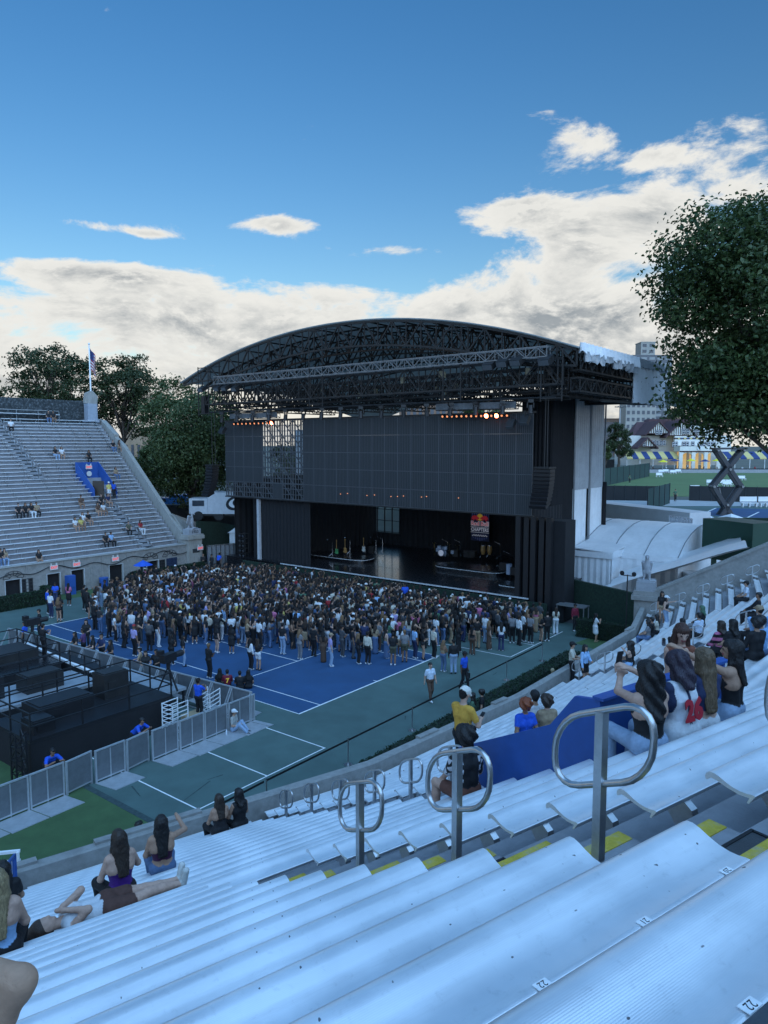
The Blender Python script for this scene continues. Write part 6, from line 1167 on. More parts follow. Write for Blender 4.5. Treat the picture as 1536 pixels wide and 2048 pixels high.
for q, (u0,u1,v0,v1) in enumerate(((300,420,1010,1030),(380,470,1028,1052),(590,700,860,900))): a = AT(u0,v1,86); c_ = AT(u1,v1,86); b = MB(); b.prism([(a[0],a[1],0),(c_[0],c_[1],0),(c_[0],c_[1],AT(u1,v0,86)[2]),(a[0],a[1],AT(u0,v0,86)[2])],(1.2,1.2,0)); solo('equipment_case_stack', b, (m_iron,m_truss,mat('pale backing sheet',(.5,.52,.54),.6))[q], ('dark equipment stacked behind the tree','dark equipment stacked beside the truck','pale sheet hung behind the open screen panels')[q], ('equipment','equipment','sheet')[q])
# ================================================================== front-of-house enclosure
m_bar = mat('barricade aluminium', (.44,.46,.48), .5, .5, var=.14, vs_=3); m_sheet = mat('perforated barricade sheet', (.17,.185,.20), .55, .4, var=.2, vs_=2.2, bump=.4, bs=150)
def barricade(x, y, rz, w, label, gate=False, plate=True, inside=False, plate_d=1.0):
    # local x along the panel, -y is the public side
    o = thing('crowd_barrier', label, 'barrier', (x,y,0), rz, 'aluminium crowd barriers'); h = 1.15; b = MB()
    for xx in (.03, w-.03): b.box((xx,0,h/2),(.06,.06,h))
    b.box((w/2,0,h),(w,.07,.05)); b.box((w/2,0,.10),(w-.12,.05,.05)); part('frame', b, m_bar, o, world=False)
    b = MB(); b.box((w/2,-.012,h/2+.03),(w-.12,.012,h-.16)); part('sheet', b, m_sheet, o, world=False)
    if not gate: b = MB(); b.box((w/2,-.02,h/2),(.04,.02,h-.1)); part('rib', b, m_bar, o, world=False)
    if plate: b = MB(); b.prism([(.01,-.03,.0),(w-.01,-.03,0),(w-.01+.12,-plate_d,0),(.01+.12,-plate_d,0)],(0,0,.025)); part('foot_plate', b, m_bar, o, world=False)
    if inside:
        for xx in (.05, w-.05): b = MB(); b.bar((xx,.03,h-.03),(xx,.62,.05),.045); part('brace', b, m_bar, o, world=False)
        b = MB(); b.box((w/2,.46,.28),(w*.62,.34,.03)); part('step', b, m_bar, o, world=False); b = MB(); b.bar((.05,.6,.05),(w-.05,.6,.05),.04); part('foot_bar', b, m_bar, o, world=False)
    return o
xb = -20.3; j = 0
while xb < -7.3:
    w = 1.06 if -16.4 < xb < -15.2 or -14.1 < xb < -13. else 1.2; gate = w == 1.06; w = min(w, -7.12-xb)
    barricade(xb, .95+.03*(j%2), .03 if not gate else .16*(-1)**j, w-.02, ('barrier gate panel' if gate else 'barrier panel')+', %s along the near side of the equipment pen' % ORD[j].replace('bottom','first'), gate, plate=not gate); xb += w; j += 1
yb = 1.25
for j in range(16): barricade(-7.05-.08*j, yb+1.2*j, pi/2+.066, 1.19, 'braced barrier panel, %s from the pen corner along the crowd' % ORD[j].replace('bottom','first'), plate=(j < 2), inside=True, plate_d=.7)
# platforms of the pen
m_ad = mat('aluminium decking', (.42,.45,.48), .45, .5, var=.15, vs_=1.5)
def platform(x0, x1, y0, y1, z, mtop, label, rails=True, skirt=True, ry=.95):
    o = thing('platform', label, 'platform', ((x0+x1)/2,(y0+y1)/2,0)); b = MB(); b.box(((x0+x1)/2,(y0+y1)/2,z),(x1-x0,y1-y0,.12)); part('deck', b, mtop, o)
    if skirt: b = MB(); [b.box(c_, d) for c_, d in ((((x0+x1)/2,y0+.02,z/2-.03),(x1-x0-.02,.04,z-.06)),(((x0+x1)/2,y1-.02,z/2-.03),(x1-x0-.02,.04,z-.06)),((x0+.02,(y0+y1)/2,z/2-.03),(.04,y1-y0-.1,z-.06)),((x1-.02,(y0+y1)/2,z/2-.03),(.04,y1-y0-.1,z-.06)))]; part('skirt', b, m_blkcloth, o)
    else:
        for x in (x0+.1,x1-.1):
            for y in (y0+.1,y1-.1): b = MB(); b.box((x,y,z/2-.03),(.08,.08,z-.06)); part('leg', b, m_blk, o)
    if rails:
        b = MB(); n = max(2, int((x1-x0)/1.9)); m_ = max(2, int((y1-y0)/1.9))
        for q in range(n+1): x = x0+.04+(x1-x0-.08)*q/n; [b.bar((x,y,z+.05),(x,y,z+ry+.06),.05) for y in (y0+.04,y1-.04)]
        for q in range(1,m_): y = y0+(y1-y0)*q/m_; [b.bar((x,y,z+.05),(x,y,z+ry+.06),.05) for x in (x0+.04,x1-.04)]
        for zz in (z+.06+ry*.5, z+.06+ry): [b.bar((x0+.04,y,zz),(x1-.04,y,zz),.045) for y in (y0+.04,y1-.04)]; [b.bar((x,y0+.04,zz),(x,y1-.04,zz),.045) for x in (x0+.04,x1-.04)]
        part('railing', b, m_blk, o)
    return o
platform(-15.6,-9.7,3.1,6.1,1.3,m_blk,'near black mixing platform with railings inside the pen'); platform(-16.2,-10.2,7.6,10.2,1.1,m_ad,'middle silver decked platform inside the pen'); platform(-9.5,-7.9,4.6,9.4,.85,m_ad,'silver walkway platform beside the braced barriers',rails=False,skirt=False); platform(-15.5,-9.6,12.2,16.6,1.0,m_deck,'far dark glossy platform inside the pen'); platform(-9.3,-8.4,10.2,17.2,.8,m_blk,'narrow black walkway along the braced barriers',rails=False); platform(-17.8,-13.,17.6,20.2,1.1,m_blk,'small black platform at the left edge of the pen')
b = MB(); b.bar((-9.35,9.6,.9),(-8.9,17.2,.95),.16,.1); solo('white_rail', b, m_white, 'long white edge beam along the narrow black walkway', 'beam')
for j, (x, y, lx, ly, lz, z) in enumerate([(-13.6,4.9,2.2,1.3,.6,1.36),(-11.2,5.2,1.1,.9,1.0,1.36),(-14.9,3.9,.8,.9,.45,1.36),(-12.3,8.9,1.6,1.0,.7,1.16),(-14.6,9.2,1.5,.8,.9,1.16),(-11.5,14.6,3.,2.,.5,1.06),(-14.2,14.2,1.4,2.2,.9,1.06),(-15.6,19,2.,1.2,.7,1.16)]): b = MB(); b.box((x,y,z+lz/2),(lx,ly,lz)); b.box((x,y,z+lz+.02),(lx*.9,ly*.8,.04)); b.box((x-lx*.2,y-ly/2-.02,z+lz*.5),(lx*.3,.03,lz*.4)); solo('mixing_desk', b, m_blk if j % 2 == 0 else m_truss, 'black equipment case on the pen platforms, %s from the near side' % ORD[j].replace('bottom','first'), 'equipment case', 'equipment cases in the pen')
def tripost(x, y, h, label): 
    o = thing('truss_leg', label, 'truss', (x,y,0)); b = MB(); P4 = [(x-.18,y-.18),(x+.18,y-.18),(x+.18,y+.18),(x-.18,y+.18)]; [b.bar((a,c_,0),(a,c_,h),.05) for a, c_ in P4]
    n = int(h/.4)
    for q in range(n):
        for i in range(4): a, c_ = P4[i], P4[(i+1)%4]; b.bar((*a,h*q/n),(*c_,h*(q+1)/n),.03); b.bar((*a,h*q/n),(*c_,h*q/n),.03)
    part('lattice', b, m_blk, o)
tripost(-16.1,2.9,1.9,'black truss leg at the front corner of the mixing platform'); tripost(-16.3,7.0,2.2,'black truss leg behind the mixing platform')
# rolling racks and wooden crate
for q, (x, rz) in enumerate(((-10.0,.1),(-8.3,.35))):
    o = thing('rolling_rack', '%s silver barred rolling rack beside the crate' % ('left','right')[q], 'rack', (x,2.55,0), rz); b = MB()
    for sx_ in (-.4,.4):
        for sy in (-.3,.3): b.bar((sx_,sy,.1),(sx_,sy,1.3),.04)
    b.bar((-.4,-.3,.12),(.4,-.3,.12),.03); b.bar((-.4,.3,.12),(.4,.3,.12),.03); b.bar((.4,-.3,.12),(.4,.3,.12),.03); b.bar((-.4,-.3,.12),(-.4,.3,.12),.03)
    part('uprights', b, m_white, o, world=False)
    for i in range(7): b = MB(); zz = .2+.18*i; b.bar((-.4,-.3,zz),(.4,-.3,zz),.03); b.bar((-.4,.3,zz),(.4,.3,zz),.03); b.bar((-.4,-.3,zz),(-.4,.3,zz),.03); part('bar', b, m_white, o, world=False)
b = MB(); b.box((-9.2,2.5,.28),(.75,.5,.5)); b.box((-9.2,2.5,.55),(.79,.54,.05)); b.box((-9.2,2.24,.3),(.2,.03,.12)); solo('wooden_crate', b, mat('pale crate wood',(.33,.25,.15),.8,var=.2,vs_=6), 'pale wooden crate between the rolling racks', 'crate')
def tv_camera(x, y, z, rz, label):
    o = thing('broadcast_camera', label, 'camera', (x,y,z), rz); b = MB(); b.box((0,0,1.45),(.75,.3,.36)); b.cyl((.35,0,1.45),(.85,0,1.45),.12,.15,10); b.box((-.2,.25,1.65),(.25,.25,.25)); part('camera_body', b, m_blk, o, world=False); b = MB(); b.cyl((0,0,1.0),(0,0,1.3),.09,n=8); [b.bar((0,0,1.05),(.5*cos(a),.5*sin(a),0),.06) for a in (.5,2.6,4.7)]; part('tripod', b, m_blk, o, world=False)
tv_camera(-8.6,4.9,.91,.2,'broadcast camera on tripod beside the operator in blue'); tv_camera(-9.0,16.2,.86,.1,'broadcast camera on tripod at the far end of the pen')
# ================================================================== colours of clothes
K=(.013,.013,.015); K2=(.024,.023,.026); WH=(.60,.62,.64); CR=(.52,.49,.41); GY=(.18,.18,.19); DG=(.07,.072,.078); NV=(.022,.032,.085); JE=(.085,.14,.25); LJ=(.25,.34,.47); BR=(.085,.050,.035); OL=(.075,.075,.050); TN=(.30,.22,.14); SB=(.28,.45,.68); BL=(.015,.085,.52); RD=(.30,.025,.03); PK=(.48,.14,.25); LV=(.34,.29,.52); YL=(.58,.47,.14); GN=(.06,.13,.08); MR=(.16,.012,.03)
HB=(.010,.008,.008); HD=(.030,.018,.012); HL=(.16,.095,.05)
CN = {K:'black',K2:'black',WH:'white',CR:'cream',GY:'grey',DG:'dark grey',NV:'navy',JE:'blue',LJ:'light blue',BR:'brown',OL:'olive',TN:'tan',SB:'sky blue',BL:'bright blue',RD:'red',PK:'pink',LV:'lavender',YL:'yellow',GN:'green',MR:'maroon'}
# ================================================================== the crowd: baked poses, recoloured
rgc = random.Random(21); VAR = []; 
def variant(res, seed):
    r = random.Random(seed); fem = r.random() < .52; kind = r.random()
    hands = None
    if kind < .25: hands = [vec(-.06,.26,1.16), vec(.06,.27,1.18)]
    elif kind < .4: hands = [vec(-.05,.22,1.10), vec(.05,.20,1.06)]
    elif kind < .5: hands = [vec(-.20,.02,.86), vec(.10,.30,1.36)]
    elif kind < .56: hands = [vec(-.12,.10,1.72), vec(.12,.10,1.72)]
    legs = r.choice(['trousers']*5+['jeans']*2+(['skin','skirt','shorts','longskirt','wide'] if fem else ['shorts']))
    kw = dict(fem=fem, hands=hands, legs=legs, sleeve=r.choice([.55,.6,1.8]) if not fem else r.choice([0,.3,.55]), hairlen=r.choice([.14,.22,.3]) if fem else 0., turn=r.uniform(-.7,.7), nod=r.uniform(0,.5), bulk=r.uniform(.95,1.12), feet=[vec(-.09-r.random()*.05,r.uniform(-.06,.08),.07), vec(.09+r.random()*.05,r.uniform(-.06,.08),.07)], strap=fem and r.random() < .3, midriff=fem and r.random() < .3, cap=(.6,.6,.6) if (not fem and r.random() < .10) else None)
    pr, hp, pal = figure(**kw); V, Fq, ids, labs = bake(pr, hp, pal, res, .03); return V, Fq, np.array([labs[i] for i in ids]), fem, legs
VHI = [variant(.040, 100+q) for q in range(40)]; VLO = [variant(.058, 300+q) for q in range(36)]
SKS = [SKIN['tan'],SKIN['light'],SKIN['mid'],SKIN['mid'],SKIN['dark'],SKIN['mid']]
def tops(r): x = r.random(); return K if x < .42 else K2 if x < .55 else WH if x < .68 else DG if x < .76 else NV if x < .80 else CR if x < .83 else GY if x < .87 else SB if x < .89 else BR if x < .92 else r.choice([RD,PK,LV,YL,GN,TN,JE])
def bots(r): x = r.random(); return K if x < .5 else JE if x < .68 else LJ if x < .80 else DG if x < .88 else r.choice([BR,OL,NV,TN,WH])
def colours(lab, pal):
    col = np.zeros((len(lab),3))
    for k_, v_ in pal.items(): col[lab == k_] = v_
    return col
def rpal(r): return {'skin':r.choice(SKS),'top':tops(r),'bot':bots(r),'hair':r.choice([HB,HB,HB,HB,HD,HD]) if r.random() < .93 else HL,'shoe':r.choice([WH,K,K,DG,WH]),'cap':r.choice([WH,WH,K,CR]),'eye':K,'lip':(.2,.08,.08)}
poly = [G(u,v) for u, v in [(172,1226),(190,1262),(240,1300),(300,1300),(420,1288),(520,1300),(600,1300),(660,1306),(740,1306),(850,1296),(905,1288),(1000,1280),(1105,1262)]]+[vec(14.2,-1.6,0),vec(14.2,23.5,0),vec(12.6,26.4,0),vec(6.5,29.6,0)]
def inpoly(x, y):
    c = False; n = len(poly)
    for i in range(n):
        a, b = poly[i], poly[(i+1)%n]
        if (a[1] > y) != (b[1] > y) and x < (b[0]-a[0])*(y-a[1])/(b[1]-a[1])+a[0]: c = not c
    return c
placed = []; cell = {}
def ok(x, y, r):
    for i in range(int(x//1)-1, int(x//1)+2):
        for j in range(int(y//1)-1, int(y//1)+2):
            for q in cell.get((i,j), ()):
                if hypot(q[0]-x, q[1]-y) < r: return False
    return True
def put(x, y): cell.setdefault((int(x//1),int(y//1)), []).append((x,y)); placed.append((x,y))
# people standing where the photograph shows them (feet pixel, top, bottom, hair length, legs, extras)
EX = [(647,1325,BR,BR,.25,'longskirt',{}),(661,1333,LV,LJ,0,'jeans',{'cap':TN}),(684,1314,DG,DG,0,'trousers',{}),(705,1317,K,DG,0,'trousers',{}),(716,1328,K,K,.25,'trousers',{}),(735,1329,CR,K,0,'trousers',{'sleeve':1.9}),(750,1308,TN,JE,.2,'longskirt',{}),(772,1317,TN,JE,.28,'longskirt',{'strap':True}),(786,1331,K,OL,0,'shorts',{}),(809,1325,GY,OL,0,'shorts',{}),(800,1312,WH,TN,.2,'shorts',{}),(829,1317,SB,NV,0,'trousers',{}),(845,1319,K,K,.25,'skin',{}),(867,1317,CR,K,0,'trousers',{}),(886,1344,TN,JE,.2,'jeans',{'strap':True,'midriff':True}),(907,1348,K,LJ,0,'jeans',{'sleeve':1.8}),
 (916,1304,K,K,.25,'longskirt',{}),(944,1310,K,BR,.28,'wide',{'strap':True}),(954,1297,K,TN,0,'trousers',{}),(977,1299,BR,BR,.3,'longskirt',{}),(1002,1302,WH,NV,.3,'wide',{}),(1037,1291,WH,K,0,'trousers',{'sleeve':1.5}),(1024,1287,GY,K,0,'trousers',{}),(1060,1287,GY,K,.0,'trousers',{}),(1081,1283,K,K,.3,'skin',{'midriff':True}),(1094,1283,K,K,0,'trousers',{'sleeve':1.8}),(1111,1268,CR,WH,.3,'wide',{}),(970,1287,WH,LJ,0,'trousers',{}),(1046,1283,WH,K,0,'trousers',{}),
 (269,1313,LV,K,0,'trousers',{'cap':RD}),(299,1302,DG,K,0,'trousers',{'sleeve':1.8}),(316,1294,K,WH,0,'trousers',{}),(343,1330,K,K,.2,'trousers',{}),(367,1333,K,LJ,.3,'jeans',{}),(418,1357,K,K,0,'trousers',{}),(501,1340,WH,K,.25,'trousers',{'sleeve':1.7}),(516,1341,K,WH,.25,'shorts',{}),(433,1306,K,K,.3,'skin',{}),(463,1308,K,K,.25,'skirt',{}),(411,1279,WH,JE,0,'jeans',{}),(389,1282,WH,K,0,'trousers',{'sleeve':1.8}),(370,1285,DG,K,0,'trousers',{}),(505,1279,JE,K,0,'trousers',{'sleeve':1.8}),(565,1309,K,LJ,0,'jeans',{}),(599,1319,GY,GY,.2,'trousers',{}),(627,1313,K,K,0,'trousers',{}),(526,1292,WH,JE,.25,'jeans',{}),
 (169,1220,K,K,.0,'trousers',{}),(177,1238,K,K,.3,'skin',{}),(187,1240,K,K,0,'trousers',{}),(215,1258,WH,JE,.25,'jeans',{}),(232,1268,SB,K,0,'trousers',{}),(138,1212,PK,K,.3,'skirt',{}),(102,1236,WH,NV,0,'trousers',{}),(118,1245,BR,K,.25,'skin',{}),(96,1228,BL,K,0,'trousers',{}),(121,1240,K,K,.2,'trousers',{})]
leg_n = {'longskirt':'long skirt','jeans':'jeans','trousers':'trousers','shorts':'shorts','skin':'bare legs','skirt':'skirt','wide':'wide trousers'}
for j, (u, v, tp_, bt, hl, lg, ex) in enumerate(EX):
    p = G(u, v); put(p[0], p[1]); kw = dict(fem=hl > 0, hairlen=hl, legs=lg, top=tp_, bot=bt, sk=SKS[j*7 % 6], hair=[HB,HD,HB,HB,HL][j % 5], sleeve=.6, shoe=WH if j % 3 else K, turn=R_.uniform(-.6,.6), nod=R_.uniform(0,.5), hands=None if j % 2 else [vec(-.06,.26,1.14),vec(.06,.27,1.16)], H=(1.64 if hl else 1.76)); kw.update(ex)
    lab = '%s in %s top, %s %s, %s' % ('woman' if hl else 'man', CN[tp_], CN[bt], leg_n[lg], 'left of the pen corner' if u < 200 else 'beside the braced barriers' if u < 430 else 'on the blue court corner' if u < 640 else 'at the court centre mark' if u < 880 else 'towards the right wing')
    person(lab.replace('woman','long-haired person').replace('man ','short-haired person '), (p[0],p[1],.012), R_.uniform(-.8,.8), .034, 'people standing in the crowd', split=False, **kw)
cand = []
for _ in range(26000):
    x = rgc.uniform(-9,14.3); y = rgc.uniform(-2,30)
    if not inpoly(x, y): continue
    edge = min(1., max(0., (x+4)/9)); r = .62-.20*edge
    if y > 24: r += .12
    if rgc.random() < .25 and ok(x, y, r*.9) or ok(x, y, r+rgc.random()*.14): put(x, y); cand.append((x, y))
cand.sort(key=lambda q: hypot(q[0]-CAM[0], q[1]-CAM[1]))
nind = 150; SV = []; SF = []; SC = []; so = 0
for j, (x, y) in enumerate(cand):
    hi = j < nind; V, Fq, lab, fem, lg = (VHI if hi else VLO)[rgc.randrange(40 if hi else 36)]; pal = rpal(rgc); a = rgc.gauss(0,.45)-pi/2; s = rgc.uniform(.94,1.07)*(.965 if fem else 1.02); col = colours(lab, pal)
    if hi:
        o = bpy.data.objects.new('person', raw_mesh('person', V*s, Fq, col, m_person)); o.location = (x,y,.01); o.rotation_euler = (0,0,a); link(o)
        tag(o, 'person in %s top and %s %s in the packed crowd' % (CN[pal['top']], CN[pal['bot']], leg_n[lg]), 'person', 'people standing in the crowd')
    else: Vw = xform(V*s, (x,y,.01), a); SV.append(Vw); SF.append(Fq+so); SC.append(col); so += len(V)
if SV:
    o = link(bpy.data.objects.new('crowd', raw_mesh('crowd', np.concatenate(SV), np.concatenate(SF), np.concatenate(SC), m_person))); tag(o, 'far part of the packed standing crowd below the stage', 'crowd', None, 'stuff')
print('CROWD', len(cand), 'tris', sum(len(f) for f in SF)*2)
# ================================================================== single figures on the field
FA = HEAD+pi       # towards the camera
def stand(label, u, v, ang, z=0., res=.03, head=False, **k):
    p = G(u, v, z) if not head else G(u, v, z+1.62); return person(label, (float(p[0]),float(p[1]),z+.012), ang, res, split=not (res > .028), **k)
stand('man in white short sleeved shirt and brown trousers walking along the belt barrier', 860, 1402, FA+.5, top=SB if False else (.55,.62,.72), bot=BR, hair=HB, sleeve=.65, shoe=WH, feet=[vec(-.08,-.12,.10),vec(.09,.20,.07)], hands=[vec(-.24,.12,.84),vec(.26,-.06,.82)], H=1.76, sk='light', res=.026, face=True)
stand('staff man in bright blue polo and black trousers walking with a bag', 928, 1378, FA+.9, top=BL, bot=K, hair=HB, sleeve=.6, shoe=K, feet=[vec(-.09,.16,.07),vec(.08,-.16,.09)], hands=[vec(-.25,.05,.80),vec(.25,.0,.78)], H=1.8, sk='dark', res=.026, cap=K)
p = G(936,1352,.5); b = MB(); b.box(tuple(p),(.22,.12,.26)); b.tube([(p[0],p[1]-.05,p[2]+.12),(p[0],p[1]-.05,p[2]+.3),(p[0],p[1]+.05,p[2]+.3),(p[0],p[1]+.05,p[2]+.12)],.012,5); solo('hand_bag', b, m_blk, 'small black bag carried by the staff man in blue', 'bag')
stand('staff man in maroon shirt standing beside the aluminium platform', 1149, 1262, FA+.4, top=MR, bot=K, hair=HB, sleeve=1.7, cap=K, sk='mid')
stand('woman in short white dress taking a picture before the ivy wall', 1190, 1284, FA+1.7, top=WH, bot=WH, dress=True, fem=True, legs='skin', hairlen=.28, hands=[vec(-.05,.28,1.32),vec(.06,.28,1.30)], shoe=TN, feet=[vec(-.08,.12,.08),vec(.08,-.02,.07)], sk='tan')
stand('staff man in bright blue shirt standing at the far doorways', 112, 1212, FA, top=BL, bot=NV, sleeve=.6, sk='dark', hands=[vec(-.08,.26,1.1),vec(.08,.26,1.12)])
stand('staff man in bright blue shirt bending by the stage gate', 437, 1142, 0.3, top=BL, bot=K, lean=.4, sk='mid', z=0)
stand('staff man in bright blue shirt standing at the stage front', 810, 1215, FA, top=BL, bot=K, sk='dark', z=.3)
for j, (u, v) in enumerate([(402,1136),(411,1132),(420,1138),(428,1134),(436,1139),(444,1136),(407,1144),(424,1146),(416,1128)]): stand('black clad crew member in the group at the mesh gate, %s from the left' % ['first','third','fifth','seventh','eighth','ninth','second','sixth','fourth'][j], u, v, FA+R_.uniform(-.6,.6), top=K, bot=K, sleeve=1.8, sk=['tan','mid','light'][j%3], hands=[vec(-.05,.22,1.1),vec(.05,.22,1.08)], group='crew at the mesh gate', res=.036)
b = MB(); p = G(288,1185,0); b.cyl((p[0],p[1],1.0),(p[0],p[1],2.25),.03,n=6); solo('umbrella_pole', b, m_steel, 'thin pole under the blue crowd umbrella', 'pole'); b = MB(); n = 10; b.add([(p[0],p[1],2.6)]+[(p[0]+.75*cos(2*pi*q/n),p[1]+.75*sin(2*pi*q/n),2.2) for q in range(n)],[(0,1+q,1+(q+1)%n) for q in range(n)]); solo('crowd_umbrella', b, mat('blue umbrella cloth',(.015,.09,.50),.6), 'bright blue umbrella above the crowd near the far hedge', 'umbrella')
# seated on the court and in the pen
def sit_g(label, u, v, ang, z=0., **k): p = G(u,v,z); return person(label, (float(p[0]),float(p[1]),z), ang, k.pop('res',.03), pose='sit', feet=k.pop('feet',[vec(-.12,.62,.05),vec(.12,.58,.05)]), split=False, **k)
def jersey(pal_top, num):
    return None
o = sit_g('person in maroon jersey with yellow number sitting outside the pen corner', 455, 1376, .9, top=MR, bot=K, sleeve=.7, sk='tan'); lettering('7', .30, (0,-.135,.40), (1,0,0), (0,0,1), m_ry, o, ext=.006, bold=.01, local=True)
sit_g('person in black sitting beside the maroon jersey', 480, 1379, .8, top=K, bot=K, sleeve=.7, sk='tan'); sit_g('long haired person in black sitting beside the pen corner', 497, 1377, .7, top=K, bot=K, fem=True, hairlen=.2, sk='tan'); sit_g('dark haired person half hidden behind the pen corner', 440, 1374, .8, top=K, bot=K, fem=True, hairlen=.2)
o = sit_g('man in grey tee and white cap sitting against the pen barriers', 468, 1462, -pi/2-.2+.6, top=(.33,.33,.31), bot=LJ, sleeve=.6, cap=WH, shoe=DG, sk='tan', feet=[vec(-.10,.55,.06),vec(.12,.62,.06)], hands=[vec(-.08,.26,.30),vec(.10,.26,.30)], res=.024, face=True)
p = G(453,1470,0); b = MB(); b.cyl((p[0],p[1],0.),(p[0],p[1],.18),.035,.035,10); b.cyl((p[0],p[1],.18),(p[0],p[1],.23),.016,n=8); solo('water_bottle', b, mat('clear plastic',(.6,.65,.7),.2,var=.05), 'clear water bottle beside the seated man in grey', 'bottle')
for j, (u, v, c_, lb, an) in enumerate([(97,1523,BL,'staff man in blue shirt leaning at the left barrier gate',-1.4),(268,1467,BL,'staff man in blue shirt leaning on the middle barrier',-.6),(49,1247,BL,'staff man in blue shirt at the far left of the pen',2.2)]):
    if v > 1400: p = VY(u, v, 1.75); person(lb, (float(p[0]),1.75,.012), -pi/2+(.3 if j else -.1), .024, top=c_, bot=K, sk='mid', sleeve=.6, lean=.75, hair=HB, nod=.3, hands=[vec(-.15,.66,1.20),vec(.12,.66,1.20)])
    else: stand(lb, u, v, an, head=True, top=c_, bot=K, sk='mid', sleeve=.6, res=.026)
stand('camera operator in blue behind the broadcast camera', 396, 1362, .2, head=True, top=BL, bot=K, sk='mid', hands=[vec(-.1,.35,1.3),vec(.1,.35,1.3)], z=.3); stand('camera operator in black standing on the far walkway', 85, 1252, .1, head=True, top=K, bot=K, sk='tan', z=.86, hands=[vec(-.1,.35,1.3),vec(.1,.35,1.3)]); stand('crew member in black beside the far broadcast camera', 78, 1222, 2.8, head=True, top=K, bot=K, sk='tan', z=0)
for j, (u, v) in enumerate([(150,1268),(166,1262),(185,1275),(203,1272),(221,1284),(280,1300),(291,1306),(312,1303),(172,1243)]): stand('person leaning on the braced barriers, %s from the left' % ['first','second','fourth','fifth','sixth','seventh','eighth','ninth','third'][j], u, v, pi+R_.uniform(-.9,.9), head=True, top=[K,(.10,.05,.14),K,NV,K,TN,K,K,K][j], bot=K, fem=j % 2 == 0, hairlen=.2 if j % 2 == 0 else 0, sk=['tan','mid','light'][j%3], res=.034, group='people leaning on the pen barriers', hands=[vec(-.15,.3,1.1),vec(.15,.3,1.1)])
stand('person walking beyond the near wall with only the head showing', 277, 1652, .3, head=True, z=.6, top=K, bot=K, res=.02); stand('blond head showing above the near concrete wall by the hedge', 1105, 1342, .3, head=True, top=K, bot=K, hair=(.30,.24,.15), res=.03, z=.25)
for j, (u, v, hl) in enumerate([(964,1385,.0),(945,1392,.2)]): stand('%s person beyond the hedge behind the yellow tee' % ('bun haired','dark haired')[j], u, v, pi/2+.5, head=True, top=GN if j else K, bot=K, fem=True, hairlen=hl, fluff=.02, res=.026, z=.4)
# ================================================================== spectators on the far stand
def far_sit(label, u, v, **k):
    q = LS.hit(u, v+3)
    if q is None: return
    p, i, dd, t = q; kk = max(0, round((dd-.5)/LS.run)); P_ = LS.P(i, t, .16+LS.run*kk+LS.run-.2, LS.zb(kk)); person(label, P_, -pi/2+R_.uniform(-.4,.2), .036, 'spectators on the far grandstand', pose='sit', split=False, **k)
FS = [(98,838,K,JE,0,'left of the pair in black in the top rows'),(107,838,K,TN,0,'right of the pair in black in the top rows'),(23,856,WH,K,0,'alone in white near the top left'),(112,912,K,LJ,.25,'left of the pair beside the upper aisle'),(124,911,WH,TN,.25,'right of the pair beside the upper aisle'),(176,914,K,K,.25,'alone below the top of the stand'),(228,898,K,JE,0,'left of the pair beside the end parapet'),(241,898,BR,TN,.2,'right of the pair beside the end parapet'),(231,950,TN,JE,.25,'just above the blue stairwell box'),(160,1006,BR,TN,0,'in brown left of the stairwell'),(200,1003,K,K,.2,'left of the pair below the stairwell'),(214,1003,NV,TN,0,'right of the pair below the stairwell'),(193,1020,BR,TN,.25,'left of the pair with white vest'),(206,1022,WH,TN,.25,'in white vest next to the brown top'),(34,1022,K,K,0,'first of the four friends at left'),(50,1024,K,K,.2,'second of the four friends at left'),(61,1022,K,WH,.2,'third of the four friends at left'),(72,1022,TN,K,0,'fourth of the four friends at left'),(166,1044,WH,TN,.25,'back left of the four in the middle'),(178,1044,K,TN,0,'back right of the four in the middle'),(150,1053,WH,TN,.25,'front left of the four in the middle'),(163,1054,YL,TN,.25,'front right of the four in the middle'),(255,1058,OL,K,.0,'alone in olive near the lower aisle'),(278,1055,RD,WH,.25,'in red beside the lower aisle'),(208,1080,K,K,0,'in a dark jacket low in the stand'),(219,1079,SB,K,0,'in pale hood low in the stand'),(10,1120,TN,LJ,.25,'low at the left edge of the stand'),(76,1118,K,TN,.25,'just above the front wall'),(3,1121,K,JE,0,'cut by the left picture edge')]
for j, (u, v, a, c_, hl, w) in enumerate(FS): far_sit('seated spectator %s' % w, u, v, top=a, bot=c_, hairlen=hl, fem=hl > 0, sk=['tan','mid','light','tan'][j%4], legs='trousers' if c_ != TN else 'skin', shoe=WH)
q = LS.P(0,3.0,7.2,LS.zb(14)-SH); person('man in yellow tee and white cap at the far stairwell', (q[0]-.1,q[1],q[2]), -pi/2, .036, top=YL, bot=WH, legs='shorts', cap=WH, split=False); q = LS.P(0,2.55,7.3,LS.zb(14)-SH); person('staff in bright blue shirt at the far stairwell', q, -pi/2, .036, top=BL, bot=K, sk='dark', split=False)
